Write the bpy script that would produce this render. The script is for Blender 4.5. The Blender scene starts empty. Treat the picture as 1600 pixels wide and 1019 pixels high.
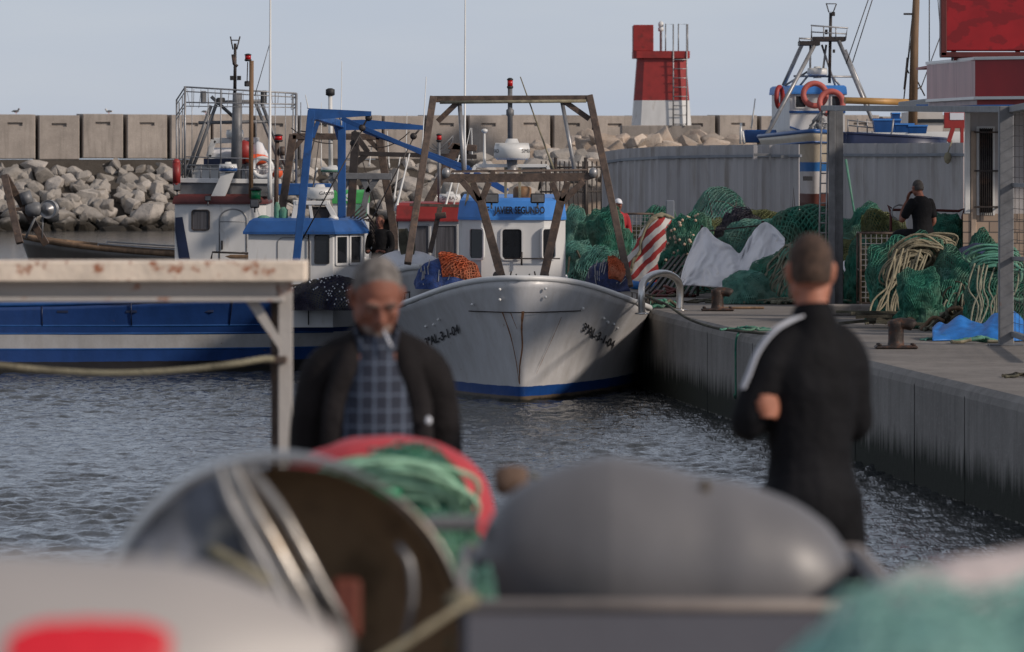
import bpy, bmesh, math, random
import numpy as np
from mathutils import Vector, Matrix, noise
random.seed(7)
R = math.radians
PI = math.pi
F, H, Y0 = 8000.0, 4.45, 232.0      # focal length in photo pixels, eye height above the water, row of the horizon
Q = 1.51                            # quay level
PIER = 2.44                         # level of the near pier
V = Vector
sc = bpy.context.scene
COL = sc.collection

def P(px, py, D):
    """real-world point seen at a photo pixel, D metres away"""
    return V(((px - 800) / F * D, D, H - (py - Y0) / F * D))
def PZ(px, D, z):
    return V(((px - 800) / F * D, D, z))
def DQ(py):
    return (H - Q) * F / (py - Y0)
def c8(r, g, b):
    f = lambda x: (x / 255 / 12.92) if x / 255 <= .04045 else ((x / 255 + .055) / 1.055) ** 2.4
    return (f(r), f(g), f(b), 1)

# ---------------------------------------------------------------- materials
def nodes(name):
    m = bpy.data.materials.new(name); m.use_nodes = True
    nt = m.node_tree
    return m, nt, nt.nodes['Principled BSDF']
def N(nt, t, **k):
    n = nt.nodes.new(t)
    for a, b in k.items():
        if a in n.bl_rna.properties: setattr(n, a, b)
        else: n.inputs[a].default_value = b
    return n
def mixc(nt, fac, a, b, mode='MIX'):
    n = nt.nodes.new('ShaderNodeMix'); n.data_type = 'RGBA'; n.blend_type = mode
    for i, x in ((0, fac), (6, a), (7, b)):
        if hasattr(x, 'is_linked'): nt.links.new(x, n.inputs[i])
        else: n.inputs[i].default_value = x
    return n.outputs[2]
def ramp(nt, src, p0, p1):
    n = nt.nodes.new('ShaderNodeMapRange'); n.clamp = True
    n.inputs[1].default_value = p0; n.inputs[2].default_value = p1
    nt.links.new(src, n.inputs[0]); return n.outputs[0]
def coords(nt, sc3=(1, 1, 1), kind='Object'):
    t = nt.nodes.new('ShaderNodeTexCoord'); mp = nt.nodes.new('ShaderNodeMapping')
    mp.inputs['Scale'].default_value = sc3
    nt.links.new(t.outputs[kind], mp.inputs[0]); return mp.outputs[0]
def noi(nt, co, s, d=4, r=.55):
    n = N(nt, 'ShaderNodeTexNoise', Scale=s, Detail=d, Roughness=r)
    nt.links.new(co, n.inputs['Vector']); return n.outputs[0]
def M(name, col, rough=.6, metal=0, var=.18, scale=3, bump=.15, bscale=30, dirt=None, dth=(.55, .7), dscale=2.5, streak=1, spec=.5, bdist=.02):
    m, nt, b = nodes(name)
    co = coords(nt); st = coords(nt, (1, 1, streak))
    dark = tuple(x * (1 - 1.6 * var) for x in col[:3]) + (1,)
    lite = tuple(min(1, x * (1 + var)) for x in col[:3]) + (1,)
    o = mixc(nt, ramp(nt, noi(nt, st, scale, 5), .3, .7), dark, lite)
    if dirt:
        o = mixc(nt, ramp(nt, noi(nt, st, dscale, 6, .65), dth[0], dth[1]), o, dirt)
    nt.links.new(o, b.inputs['Base Color'])
    b.inputs['Roughness'].default_value = rough; b.inputs['Metallic'].default_value = metal
    b.inputs['Specular IOR Level'].default_value = spec
    if bump:
        bp = N(nt, 'ShaderNodeBump', Strength=bump, Distance=bdist)
        nt.links.new(noi(nt, co, bscale, 5), bp.inputs['Height']); nt.links.new(bp.outputs[0], b.inputs['Normal'])
    return m
RUST = c8(120, 62, 34)
m = {}
m['white'] = M('white_paint', (.62, .62, .62, 1), .4, var=.06, dirt=(.36, .33, .29, 1), dth=(.6, .8), dscale=3, streak=.25, bump=.05)
m['whitehull'] = M('white_hull_paint', (.56, .56, .57, 1), .33, var=.1, scale=1.2, dirt=(.33, .30, .27, 1), dth=(.55, .8), dscale=1.5, streak=.3, bump=.12, bscale=3, bdist=.03)
m['gelcoat'] = M('white_gelcoat', (.68, .68, .67, 1), .3, var=.05, bump=0)
m['blue'] = M('blue_paint', c8(34, 80, 140), .4, var=.15, dirt=c8(40, 60, 95), dth=(.6, .75), dscale=5, bump=.06)
m['skyblue'] = M('light_blue_paint', c8(62, 128, 205), .45, var=.08, dirt=c8(60, 95, 140), dth=(.65, .8), dscale=5, bump=.06)
m['navy'] = M('navy_paint', c8(24, 36, 68), .45, var=.2, bump=.06)
m['redpaint'] = M('red_paint', c8(146, 42, 40), .5, var=.12, dirt=c8(110, 40, 36), bump=.08)
m['maroon'] = M('maroon_paint', c8(88, 34, 32), .5, var=.2)
m['brownsteel'] = M('brown_weathered_steel', c8(88, 74, 66), .55, .1, var=.3, scale=8, dirt=c8(120, 96, 78), dth=(.55, .75), dscale=9, bump=.3)
m['darksteel'] = M('dark_steel', c8(58, 52, 50), .5, .2, var=.25, scale=8, dirt=c8(90, 70, 60), bump=.2)
m['black'] = M('black_rubber', (.02, .02, .022, 1), .6, var=.2)
m['grey'] = M('grey_metal', c8(112, 113, 116), .5, .15, var=.18, scale=5, dirt=c8(120, 88, 66), dth=(.66, .76), dscale=6, bump=.1)
m['galv'] = M('galvanised_tube', c8(150, 150, 152), .42, .5, var=.15, scale=9, bump=.08)
m['steel'] = M('stainless_steel', (.55, .54, .53, 1), .28, .95, var=.1, scale=6, bump=.06)
m['glass'] = M('dark_glass', (.012, .014, .018, 1), .08, var=.2, bump=0)
m['curtain'] = M('grey_curtain', c8(78, 78, 84), .8, var=.35, scale=16, streak=.05)
m['orange'] = M('orange_plastic', c8(226, 92, 48), .6, var=.15)
m['pinkring'] = M('faded_red_lifebuoy', c8(176, 88, 80), .6, var=.12)
m['redlamp'] = M('red_lamp_glass', c8(180, 22, 26), .25, var=.1, bump=0)
m['greenlamp'] = M('green_lamp_glass', c8(20, 110, 70), .3, var=.1, bump=0)
m['rock'] = None
m['ink'] = M('black_lettering', (.03, .03, .035, 1), .6, var=.1, bump=0)
m['rust'] = M('rust_stain', c8(122, 84, 56), .8, var=.3, scale=20)
m['skin'] = M('skin', c8(166, 108, 86), .6, var=.08, scale=12, bump=.15, bscale=120, bdist=.002)
m['skin2'] = M('tanned_skin', c8(134, 86, 70), .7, var=.2, scale=14, bump=.2, bscale=120, bdist=.002)
m['blackcloth'] = M('black_cloth', (.0095, .0095, .0115, 1), .75, var=.3, scale=5, bump=.8, bscale=7, bdist=.03, spec=.12)
m['greycloth'] = M('dark_grey_jacket_cloth', (.0155, .0135, .0145, 1), .8, var=.3, scale=5, bump=.9, bscale=7, bdist=.035, spec=.12)
m['whitecloth'] = M('white_cloth', (.62, .64, .7, 1), .75, var=.05)
m['tarpwhite'] = M('white_tarpaulin', (.72, .72, .75, 1), .6, var=.05, scale=2, dirt=(.55, .5, .44, 1), dth=(.64, .76), dscale=4, bump=.2, bscale=5, bdist=.03)
m['tarpblue'] = M('blue_tarpaulin', c8(30, 112, 190), .5, var=.2, scale=6, bump=.5, bscale=12)
m['tarpnavy'] = M('navy_netting_cloth', c8(28, 42, 84), .75, var=.3, scale=14, dirt=c8(60, 66, 90), dth=(.58, .7), dscale=22, bump=.8, bscale=28)
m['concrete'] = None
def netmat(name, col, var=.35): return M(name, col, .85, var=var, scale=7, bump=.6, bscale=60, spec=.2, dirt=tuple(.55 * c + .45 * d for c, d in zip(col[:3], (.19, .19, .14))) + (1,), dth=(.42, .62), dscale=1.8)
GREEN = c8(58, 124, 106); TEAL = c8(96, 150, 138); OLIVE = c8(112, 116, 74); PURP = c8(62, 58, 72)
m['netgreen'] = netmat('green_net_twine', GREEN); m['netteal'] = netmat('teal_net_twine', TEAL)
m['netolive'] = netmat('olive_net_twine', OLIVE); m['netdark'] = netmat('dark_net_twine', PURP)
m['netorange'] = netmat('orange_net_twine', c8(186, 88, 54))
m['basegreen'] = netmat('packed_green_net', c8(32, 80, 66), .5); m['baseolive'] = netmat('packed_olive_net', c8(66, 68, 50), .5)
m['basedark'] = netmat('packed_dark_net', c8(38, 40, 48), .5)
m['ropebeige'] = netmat('beige_rope_fibre', c8(140, 132, 112), .35); m['ropegrey'] = netmat('grey_green_rope_fibre', c8(128, 128, 112), .4)
m['ropeteal'] = netmat('teal_rope_fibre', c8(92, 146, 128), .25); m['ropedark'] = netmat('dark_rope_fibre', c8(66, 62, 54), .3)
m['wood'] = M('weathered_wood', c8(116, 92, 70), .75, var=.3, scale=10, streak=.1, bump=.4)
m['hair'] = M('dark_brown_hair', c8(72, 54, 44), .85, var=.35, scale=40, bump=.8, bscale=90, bdist=.006)
m['hairgrey'] = M('grey_hair', c8(150, 148, 146), .8, var=.25, scale=40, bump=.8, bscale=90, bdist=.006)

def mat_concrete(name, base, joints=False, algae=False):
    mm, nt, b = nodes(name)
    g = nt.nodes.new('ShaderNodeNewGeometry'); co = g.outputs['Position']; mpx = nt.nodes.new('ShaderNodeMapping'); mpx.inputs['Scale'].default_value = (1.6, 1.6, .12); nt.links.new(co, mpx.inputs[0]); st = mpx.outputs[0]
    sx = nt.nodes.new('ShaderNodeSeparateXYZ'); nt.links.new(g.outputs['Position'], sx.inputs[0])
    o = mixc(nt, ramp(nt, noi(nt, co, .8, 6, .65), .35, .65), tuple(x * .72 for x in base[:3]) + (1,), base)
    o = mixc(nt, ramp(nt, noi(nt, st, 2.6, 5, .6), .5, .75), o, tuple(x * .6 for x in base[:3]) + (1,))
    o = mixc(nt, ramp(nt, noi(nt, co, 22, 3), .62, .7), o, tuple(min(1, x * 1.2) for x in base[:3]) + (1,))
    if algae:
        ad = N(nt, 'ShaderNodeMath', operation='MULTIPLY_ADD'); nt.links.new(noi(nt, st, 4, 4), ad.inputs[0])
        ad.inputs[1].default_value = -.75; nt.links.new(sx.outputs['Z'], ad.inputs[2])
        o = mixc(nt, ramp(nt, ad.outputs[0], .35, .02), o, (.022, .026, .018, 1))
        w = mixc(nt, ramp(nt, noi(nt, co, 9, 3), .5, .6), (0, 0, 0, 1), (1, 1, 1, 1))
        a2 = N(nt, 'ShaderNodeMath', operation='LESS_THAN'); nt.links.new(sx.outputs['Z'], a2.inputs[0]); a2.inputs[1].default_value = .05
        a3 = N(nt, 'ShaderNodeMath', operation='MULTIPLY'); nt.links.new(a2.outputs[0], a3.inputs[0]); nt.links.new(w, a3.inputs[1])
        o = mixc(nt, a3.outputs[0], o, (.26, .25, .23, 1))
    oi = nt.nodes.new('ShaderNodeObjectInfo'); o = mixc(nt, 1.0, o, mixc(nt, oi.outputs['Random'], (.82, .81, .8, 1), (1.1, 1.08, 1.06, 1)), 'MULTIPLY')
    nt.links.new(o, b.inputs['Base Color']); b.inputs['Roughness'].default_value = .85
    b.inputs['Specular IOR Level'].default_value = .3
    bp = N(nt, 'ShaderNodeBump', Strength=.5, Distance=.03)
    nt.links.new(noi(nt, co, 9, 7, .7), bp.inputs['Height']); nt.links.new(bp.outputs[0], b.inputs['Normal'])
    return mm
m['concrete'] = mat_concrete('quay_concrete', (.27, .25, .235, 1))
m['quaywall'] = mat_concrete('quay_wall_concrete', (.33, .315, .30, 1), algae=True)
m['blockcon'] = mat_concrete('breakwater_concrete', (.42, .375, .34, 1))

def mat_rock(name, a, bcol, wet=True):
    mm, nt, b = nodes(name)
    co = coords(nt, kind='Object'); oi = nt.nodes.new('ShaderNodeObjectInfo'); g = nt.nodes.new('ShaderNodeNewGeometry')
    sx = nt.nodes.new('ShaderNodeSeparateXYZ'); nt.links.new(g.outputs['Position'], sx.inputs[0])
    o = mixc(nt, ramp(nt, noi(nt, g.outputs['Position'], .7, 7, .7), .35, .65), a, bcol)
    dk = mixc(nt, ramp(nt, oi.outputs['Random'], 0, 1), (.62, .6, .58, 1), (1.12, 1.08, 1.05, 1))
    o = mixc(nt, 1.0, o, dk, 'MULTIPLY')
    o = mixc(nt, ramp(nt, noi(nt, g.outputs['Position'], 5, 5, .7), .6, .72), o, tuple(x * .4 for x in a[:3]) + (1,))
    if wet:
        ad = N(nt, 'ShaderNodeMath', operation='MULTIPLY_ADD'); nt.links.new(noi(nt, co, 1.2, 3), ad.inputs[0]); ad.inputs[1].default_value = -.9
        nt.links.new(sx.outputs['Z'], ad.inputs[2])
        o = mixc(nt, ramp(nt, ad.outputs[0], .45, -.05), o, (.035, .03, .024, 1))
    nt.links.new(o, b.inputs['Base Color']); b.inputs['Roughness'].default_value = .9; b.inputs['Specular IOR Level'].default_value = .25
    bp = N(nt, 'ShaderNodeBump', Strength=.9, Distance=.12)
    nt.links.new(noi(nt, g.outputs['Position'], 2.2, 8, .7), bp.inputs['Height']); nt.links.new(bp.outputs[0], b.inputs['Normal'])
    return mm
m['rock'] = mat_rock('limestone_boulder', (.34, .32, .30, 1), (.48, .455, .425, 1))
m['rock2'] = mat_rock('ochre_boulder', (.42, .335, .27, 1), (.52, .47, .42, 1), False)

# ---------------------------------------------------------------- mesh builder
WL = {}
class MB:
    def __init__(s): s.v = []; s.f = []; s.m = []; s.s = []; s.pc = []; s.pv = []
    def add(s, vs, fs, mi=0, sm=False):
        o = len(s.v); s.pv.append(o); s.pc.append((len(s.f), 0)); s.v += [V(v) for v in vs]
        for f in fs: s.f.append([i + o for i in f]); s.m.append(mi); s.s.append(sm)
        return s
    def obox(s, c, ax, h, b=None, mi=0):
        """chamfered box: centre, 3 unit axes, 3 half sizes"""
        if b is None: b = min(h) * .14
        b = min(b, min(h) * .9); vs = []; idx = {}
        for sx in (-1, 1):
            for sy in (-1, 1):
                for sz in (-1, 1):
                    for k in range(3):
                        e = [sx * (h[0] - b), sy * (h[1] - b), sz * (h[2] - b)]
                        e[k] = (sx, sy, sz)[k] * h[k]
                        idx[(sx, sy, sz, k)] = len(vs)
                        vs.append(V(c) + ax[0] * e[0] + ax[1] * e[1] + ax[2] * e[2])
        fs = []
        for k in range(3):
            i, j = [(1, 2), (2, 0), (0, 1)][k]
            for sg in (-1, 1):
                q = []
                for a, d in ((-1, -1), (1, -1), (1, 1), (-1, 1)):
                    t = [0, 0, 0]; t[k] = sg; t[i] = a; t[j] = d; q.append(idx[(*t, k)])
                fs.append(q if sg > 0 else q[::-1])
        for k in range(3):
            i, j = [(1, 2), (2, 0), (0, 1)][k]
            for a in (-1, 1):
                for d in (-1, 1):
                    t0 = [0, 0, 0]; t1 = [0, 0, 0]; t0[k] = -1; t1[k] = 1
                    for t in (t0, t1): t[i] = a; t[j] = d
                    fs.append([idx[(*t0, i)], idx[(*t1, i)], idx[(*t1, j)], idx[(*t0, j)]])
        for sx in (-1, 1):
            for sy in (-1, 1):
                for sz in (-1, 1): fs.append([idx[(sx, sy, sz, k)] for k in range(3)])
        return s.add(vs, fs, mi)
    def box(s, c, size, rz=0, b=None, mi=0):
        r = Matrix.Rotation(rz, 3, 'Z')
        return s.obox(c, [r @ V((1, 0, 0)), r @ V((0, 1, 0)), V((0, 0, 1))], [x / 2 for x in size], b, mi)
    def beam(s, p, q, w, h=None, mi=0, up=(0, 0, 1)):
        h = h or w; d = (V(q) - V(p)); L = d.length; d.normalize(); u = V(up)
        if abs(d.dot(u)) > .95: u = V((0, 1, 0))
        a = d.cross(u).normalized(); n = a.cross(d).normalized()
        return s.obox((V(p) + V(q)) / 2, [d, a, n], [L / 2, w / 2, h / 2], None, mi)
    def tube(s, pts, r, n=8, mi=0, closed=False, cap=True):
        pts = [V(p) for p in pts]; k = len(pts); rr = r if isinstance(r, (list, tuple)) else [r] * k
        vs = []; fs = []; up = None
        for i, p in enumerate(pts):
            if closed: d = pts[(i + 1) % k] - pts[i - 1]
            else: d = pts[min(i + 1, k - 1)] - pts[max(i - 1, 0)]
            if d.length < 1e-9: d = V((0, 0, 1))
            d.normalize()
            if up is None: up = V((0, 0, 1)) if abs(d.z) < .9 else V((1, 0, 0))
            a = d.cross(up)
            if a.length < 1e-4: a = d.orthogonal()
            a.normalize(); up = a.cross(d).normalized()
            for j in range(n):
                t = 2 * PI * j / n; vs.append(p + (a * math.cos(t) + up * math.sin(t)) * rr[i])
        for i in range(k if closed else k - 1):
            for j in range(n):
                a0 = i * n + j; a1 = i * n + (j + 1) % n; b0 = ((i + 1) % k) * n + j; b1 = ((i + 1) % k) * n + (j + 1) % n
                fs.append([a0, a1, b1, b0])
        s.add(vs, fs, mi, n > 4)
        if cap and not closed:
            o = len(s.v) - len(vs)
            s.f.append([o + j for j in range(n)][::-1]); s.f.append([o + (k - 1) * n + j for j in range(n)]); s.m += [mi, mi]; s.s += [False, False]
        return s
    def lathe(s, c, prof, axis=(0, 0, 1), n=20, mi=0, sm=True):
        """profile of (radius, height) along the axis"""
        d = V(axis).normalized(); a = d.orthogonal().normalized(); b = d.cross(a); vs = []; fs = []
        for r, h in prof:
            for j in range(n):
                t = 2 * PI * j / n; vs.append(V(c) + d * h + (a * math.cos(t) + b * math.sin(t)) * max(r, 1e-4))
        for i in range(len(prof) - 1):
            for j in range(n): fs.append([i * n + j, i * n + (j + 1) % n, (i + 1) * n + (j + 1) % n, (i + 1) * n + j])
        fs.append(list(range(n))[::-1]); fs.append([(len(prof) - 1) * n + j for j in range(n)])
        return s.add(vs, fs, mi, sm)
    def loft(s, rings, cap=True, mi=0, sm=True, closed=True):
        n = len(rings[0]); vs = [p for r in rings for p in r]; fs = []
        for i in range(len(rings) - 1):
            for j in range(n if closed else n - 1):
                fs.append([i * n + j, i * n + (j + 1) % n, (i + 1) * n + (j + 1) % n, (i + 1) * n + j])
        s.add(vs, fs, mi, sm)
        if cap:
            s.add(rings[0], [list(range(n))[::-1]], mi); s.add(rings[-1], [list(range(n))], mi)
        return s
    def prism(s, poly, off, mi=0):
        off = V(off); n = len(poly); a = [V(p) for p in poly]; b = [p + off for p in a]
        return s.add(a + b, [list(range(n))[::-1], [n + i for i in range(n)]] + [[i, (i + 1) % n, n + (i + 1) % n, n + i] for i in range(n)], mi)
    def grid(s, pts, mi=0, sm=True):
        r = len(pts); c = len(pts[0])
        return s.add([p for row in pts for p in row], [[i * c + j, i * c + j + 1, (i + 1) * c + j + 1, (i + 1) * c + j] for i in range(r - 1) for j in range(c - 1)], mi, sm)
    def ball(s, c, r, n=12, mi=0, sc3=(1, 1, 1), rot=None):
        vs = []; k = n // 2
        for i in range(k + 1):
            a = PI * i / k
            for j in range(n):
                t = 2 * PI * j / n; e = V((math.sin(a) * math.cos(t) * sc3[0], math.sin(a) * math.sin(t) * sc3[1], math.cos(a) * sc3[2])) * r
                if rot: e = rot @ e
                vs.append(V(c) + e)
        return s.add(vs, [[i * n + j, (i + 1) * n + j, (i + 1) * n + (j + 1) % n, i * n + (j + 1) % n] for i in range(k) for j in range(n)], mi, True)
    def mesh(s, name, mats, org):
        me = bpy.data.meshes.new(name)
        me.from_pydata([tuple(v - org) for v in s.v], [], s.f)
        for x in (mats if isinstance(mats, (list, tuple)) else [mats]): me.materials.append(x)
        me.polygons.foreach_set('material_index', s.m); me.polygons.foreach_set('use_smooth', s.s)
        bm = bmesh.new(); bm.from_mesh(me); bmesh.ops.remove_doubles(bm, verts=bm.verts, dist=1e-5)
        bmesh.ops.recalc_face_normals(bm, faces=bm.faces); bm.to_mesh(me); bm.free()
        return me
    def each(s, name, mats, parent):
        """one object per separate piece"""
        out = []
        for k, (a, b) in enumerate(s.pc):
            q = MB(); v0 = s.pv[k]; v1 = s.pv[k + 1] if k + 1 < len(s.pv) else len(s.v); q.v = s.v[v0:v1]
            for i in range(a, s.pc[k + 1][0] if k + 1 < len(s.pc) else len(s.f)): q.f.append([x - v0 for x in s.f[i]]); q.m.append(s.m[i]); q.s.append(s.s[i])
            out.append(q.build(name, mats, parent))
        return out
    def build(s, name, mats, parent=None, solid=0):
        if parent is None:
            xs = [v.x for v in s.v]; ys = [v.y for v in s.v]
            org = V(((min(xs) + max(xs)) / 2, (min(ys) + max(ys)) / 2, min(v.z for v in s.v)))
        else: org = WL[parent]
        o = bpy.data.objects.new(name, s.mesh(name, mats, org)); COL.objects.link(o)
        if parent is None: o.location = org
        else: o.parent = parent
        WL[o] = org
        if solid:
            md = o.modifiers.new('thickness', 'SOLIDIFY'); md.thickness = solid; md.offset = 0
        return o
def tag(o, label=None, cat=None, group=None, kind=None):
    for k, x in (('label', label), ('category', cat), ('group', group), ('kind', kind)):
        if x: o[k] = x
    return o
def thing(name, label, cat, loc, group=None):
    o = bpy.data.objects.new(name, None); COL.objects.link(o); o.location = loc; o.empty_display_size = .2
    WL[o] = V(loc); return tag(o, label, cat, group)
def copy_tree(o, parent=None):
    c = o.copy(); COL.objects.link(c); c.parent = parent
    for ch in list(o.children): copy_tree(ch, c)
    return c
def smooth(pts, k=6, closed=False):
    pts = [V(p) for p in pts]; n = len(pts); out = []
    for i in range(n if closed else n - 1):
        p0 = pts[i - 1] if (closed or i > 0) else pts[0]; p1 = pts[i]; p2 = pts[(i + 1) % n]
        p3 = pts[(i + 2) % n] if closed else pts[min(i + 2, n - 1)]
        for j in range(k):
            t = j / k
            out.append(.5 * ((2 * p1) + (p2 - p0) * t + (2 * p0 - 5 * p1 + 4 * p2 - p3) * t * t + (3 * p1 - p0 - 3 * p2 + p3) * t ** 3))
    if not closed: out.append(pts[-1])
    return out
def rrect(c, u, v, w, h, r, k=4):
    out = []
    for sx, sy, a0 in ((1, 1, 0), (-1, 1, 90), (-1, -1, 180), (1, -1, 270)):
        for j in range(k + 1):
            a = R(a0 + 90 * j / k)
            out.append(V(c) + V(u) * (sx * (w / 2 - r) + r * math.cos(a)) + V(v) * (sy * (h / 2 - r) + r * math.sin(a)))
    return out
def panel(mb, c, u, v, w, h, r, th, mi=0):
    n = V(u).cross(V(v)).normalized()
    return mb.prism(rrect(c, u, v, w, h, r), n * th, mi)
def ringpanel(mb, c, u, v, w, h, r, fw, th, mi=0):
    n = V(u).cross(V(v)).normalized() * th
    A = rrect(c, u, v, w, h, r); B = rrect(c, u, v, w - 2 * fw, h - 2 * fw, max(r - fw, .005))
    k = len(A); vs = A + B + [p + n for p in A] + [p + n for p in B]; fs = []
    for i in range(k):
        j = (i + 1) % k
        fs += [[2 * k + i, 2 * k + j, 3 * k + j, 3 * k + i], [i, j, 2 * k + j, 2 * k + i], [k + i, 3 * k + i, 3 * k + j, k + j], [i, k + i, k + j, j]]
    return mb.add(vs, fs, mi)
def window(parent, c, u, v, w, h, r=.06, fw=.035, glass='glass', frame='white', bars=0):
    n = V(u).cross(V(v)).normalized(); c = V(c)
    mb = MB(); ringpanel(mb, c, u, v, w, h, r, fw, .035)
    if bars: mb.obox(c + n * .02, [V(u), V(v), n], [w / 2 - fw, .012, .012])
    f = mb.build('window', m[frame], parent)
    g = MB(); panel(g, c + n * .004, u, v, w - 1.6 * fw, h - 1.6 * fw, max(r - fw, .01), .008); g.build('pane', m[glass], f)
    return f
def textmesh(s, size=1.0, shear=0, font_scale_x=1.0, bold=.0):
    cu = bpy.data.curves.new('lettering', 'FONT'); cu.body = s; cu.size = size; cu.align_x = 'CENTER'; cu.align_y = 'CENTER'; cu.shear = shear; cu.offset = bold
    cu.resolution_u = 3
    o = bpy.data.objects.new('lettering', cu); COL.objects.link(o); bpy.context.view_layer.update()
    dg = bpy.context.evaluated_depsgraph_get(); me = bpy.data.meshes.new_from_object(o.evaluated_get(dg))
    vs = [V((v.co.x * font_scale_x, v.co.y, 0)) for v in me.vertices]; fs = [list(p.vertices) for p in me.polygons]
    bpy.data.objects.remove(o); bpy.data.meshes.remove(me)
    return vs, fs
def lettering(parent, s, fn, size, mat='ink', name='lettering', **k):
    vs, fs = textmesh(s, size, **k)
    mb = MB(); mb.add([fn(v.x, v.y) for v in vs], fs); return mb.build(name, m[mat], parent)
def house(parent, plan, z0, z1, mat, name='cabin_wall'):
    mb = MB(); mb.loft([[V((x, y, z0)) for x, y in plan], [V((x, y, z1)) for x, y in plan]], sm=False)
    return mb.build(name, mat, parent)
def scale_plan(plan, k):
    cx = sum(p[0] for p in plan) / len(plan); cy = sum(p[1] for p in plan) / len(plan); out = []
    for x, y in plan:
        d = math.hypot(x - cx, y - cy); out.append((x + (x - cx) / d * k, y + (y - cy) / d * k))
    return out
def brow(parent, plan, z0, z1, g0, g1, mat, name='roof'):
    a = scale_plan(plan, g0); b = scale_plan(plan, g1); t = scale_plan(plan, g1 - .12); mb = MB()
    mb.loft([[V((x, y, z0)) for x, y in a], [V((x, y, z0 + .05)) for x, y in a], [V((x, y, z1)) for x, y in b], [V((x, y, z1 + .05)) for x, y in t]], sm=False)
    return mb.build(name, mat, parent)
# ---------------------------------------------------------------- camera, light, sky
cam = bpy.data.cameras.new('camera'); co = bpy.data.objects.new('camera', cam); COL.objects.link(co); sc.camera = co
co.location = (0, 0, H); co.rotation_euler = (R(90), 0, 0)
cam.lens = 180; cam.sensor_width = 36; cam.shift_y = -(509.5 - Y0) / 1600; cam.clip_start = .5; cam.clip_end = 20000
cam.dof.use_dof = True; cam.dof.focus_distance = 90; cam.dof.aperture_fstop = 6.6
w = bpy.data.worlds.new('World'); sc.world = w; w.use_nodes = True; nt = w.node_tree
bg = nt.nodes['Background']
SUN_EL, SUN_AZ = 27, 118           # azimuth clockwise from straight ahead
sky = nt.nodes.new('ShaderNodeTexSky'); sky.sky_type = 'NISHITA'; sky.sun_disc = False
sky.sun_elevation = R(SUN_EL); sky.sun_rotation = R(SUN_AZ); sky.air_density = 1.0; sky.dust_density = .6; sky.ozone_density = 4; sky.altitude = 0
# thin high cloud veil mixed into the clear sky: greyer, less saturated
hs = nt.nodes.new('ShaderNodeHueSaturation'); hs.inputs['Saturation'].default_value = .62
nt.links.new(sky.outputs[0], hs.inputs['Color'])
tc = nt.nodes.new('ShaderNodeTexCoord'); mp = nt.nodes.new('ShaderNodeMapping'); mp.inputs['Scale'].default_value = (3, 3, 16)
nt.links.new(tc.outputs['Generated'], mp.inputs[0])
cl = N(nt, 'ShaderNodeTexNoise', Scale=2.2, Detail=5, Roughness=.5); nt.links.new(mp.outputs[0], cl.inputs['Vector'])
veil = mixc(nt, ramp(nt, cl.outputs[0], .35, .75), (.93, .95, 1.0, 1), (1.1, 1.07, 1.04, 1))
sep = nt.nodes.new('ShaderNodeSeparateXYZ'); nt.links.new(tc.outputs['Generated'], sep.inputs[0])
cloud = mixc(nt, ramp(nt, sep.outputs['Z'], .02, .5), (4.4, 4.95, 6.0, 1), (3.15, 3.25, 3.5, 1))
fin = mixc(nt, .75, hs.outputs[0], cloud); fin = mixc(nt, 1.0, fin, veil, 'MULTIPLY')
nt.links.new(fin, bg.inputs['Color']); bg.inputs['Strength'].default_value = .1
sl = bpy.data.lights.new('sun', 'SUN'); so = bpy.data.objects.new('sun', sl); COL.objects.link(so)
sl.energy = 2.6; sl.angle = R(4); sl.color = (1, .87, .74)
sdir = V((math.sin(R(SUN_AZ)) * math.cos(R(SUN_EL)), math.cos(R(SUN_AZ)) * math.cos(R(SUN_EL)), math.sin(R(SUN_EL))))
so.rotation_euler = sdir.to_track_quat('Z', 'Y').to_euler()
sc.view_settings.view_transform = 'Standard'; sc.view_settings.look = 'None'; sc.view_settings.exposure = .12; sc.view_settings.gamma = 1

# ---------------------------------------------------------------- water
def axis(segs):
    out = [segs[0][0]]
    for a, b, st in segs:
        x = a
        while x < b - 1e-6:
            x += st if st > 0 else abs(st) * max(abs(x), 20); out.append(min(x, b))
    return np.array(out)
ys = axis([(-60, 40, 5), (40, 125, .08), (125, 300, .36), (300, 9000, -.25)])
xp = axis([(0, 10, .075), (10, 32, .4), (32, 5000, -.4)]); xs = np.concatenate([-xp[:0:-1], xp])
X, Y = np.meshgrid(xs, ys); rng = np.random.default_rng(3)
DX = np.maximum(np.gradient(xs)[None, :], np.gradient(ys)[:, None] * .8) * np.ones_like(X)
Z = np.zeros_like(X)
for i in range(110):
    lam = .2 * (4.4 ** rng.random()); th = R(80) + rng.normal() * 1.15; a = .0058 * lam ** 1.0 * (.5 + rng.random())
    k = 2 * PI / lam; ph = rng.random() * 6.28; fade = np.clip((lam / DX - 2.0) / 1.5, 0, 1)
    s = np.sin(k * (X * math.cos(th) + Y * math.sin(th)) + ph + .6 * np.sin(.21 * X + i) + .5 * np.sin(.17 * Y + 2 * i)); Z += a * fade * (s + .3 * s * np.abs(s) + .6 * s * s)
patch = .75 + .35 * np.sin(.23 * X + .4 * np.sin(.11 * Y)) * np.sin(.19 * Y + .5 * np.sin(.3 * X)); Z *= .62 * patch
nr, nc = X.shape; me = bpy.data.meshes.new('water')
me.vertices.add(nr * nc); me.vertices.foreach_set('co', np.stack([X, Y, Z], -1).astype(np.float32).ravel())
i = (np.arange(nr - 1)[:, None] * nc + np.arange(nc - 1)[None, :]).ravel()
qd = np.stack([i, i + 1, i + nc + 1, i + nc], -1).astype(np.int32)
me.loops.add(qd.size); me.loops.foreach_set('vertex_index', qd.ravel()); me.polygons.add(len(qd))
me.polygons.foreach_set('loop_start', np.arange(0, qd.size, 4, dtype=np.int32)); me.polygons.foreach_set('use_smooth', np.ones(len(qd), bool))
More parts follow.
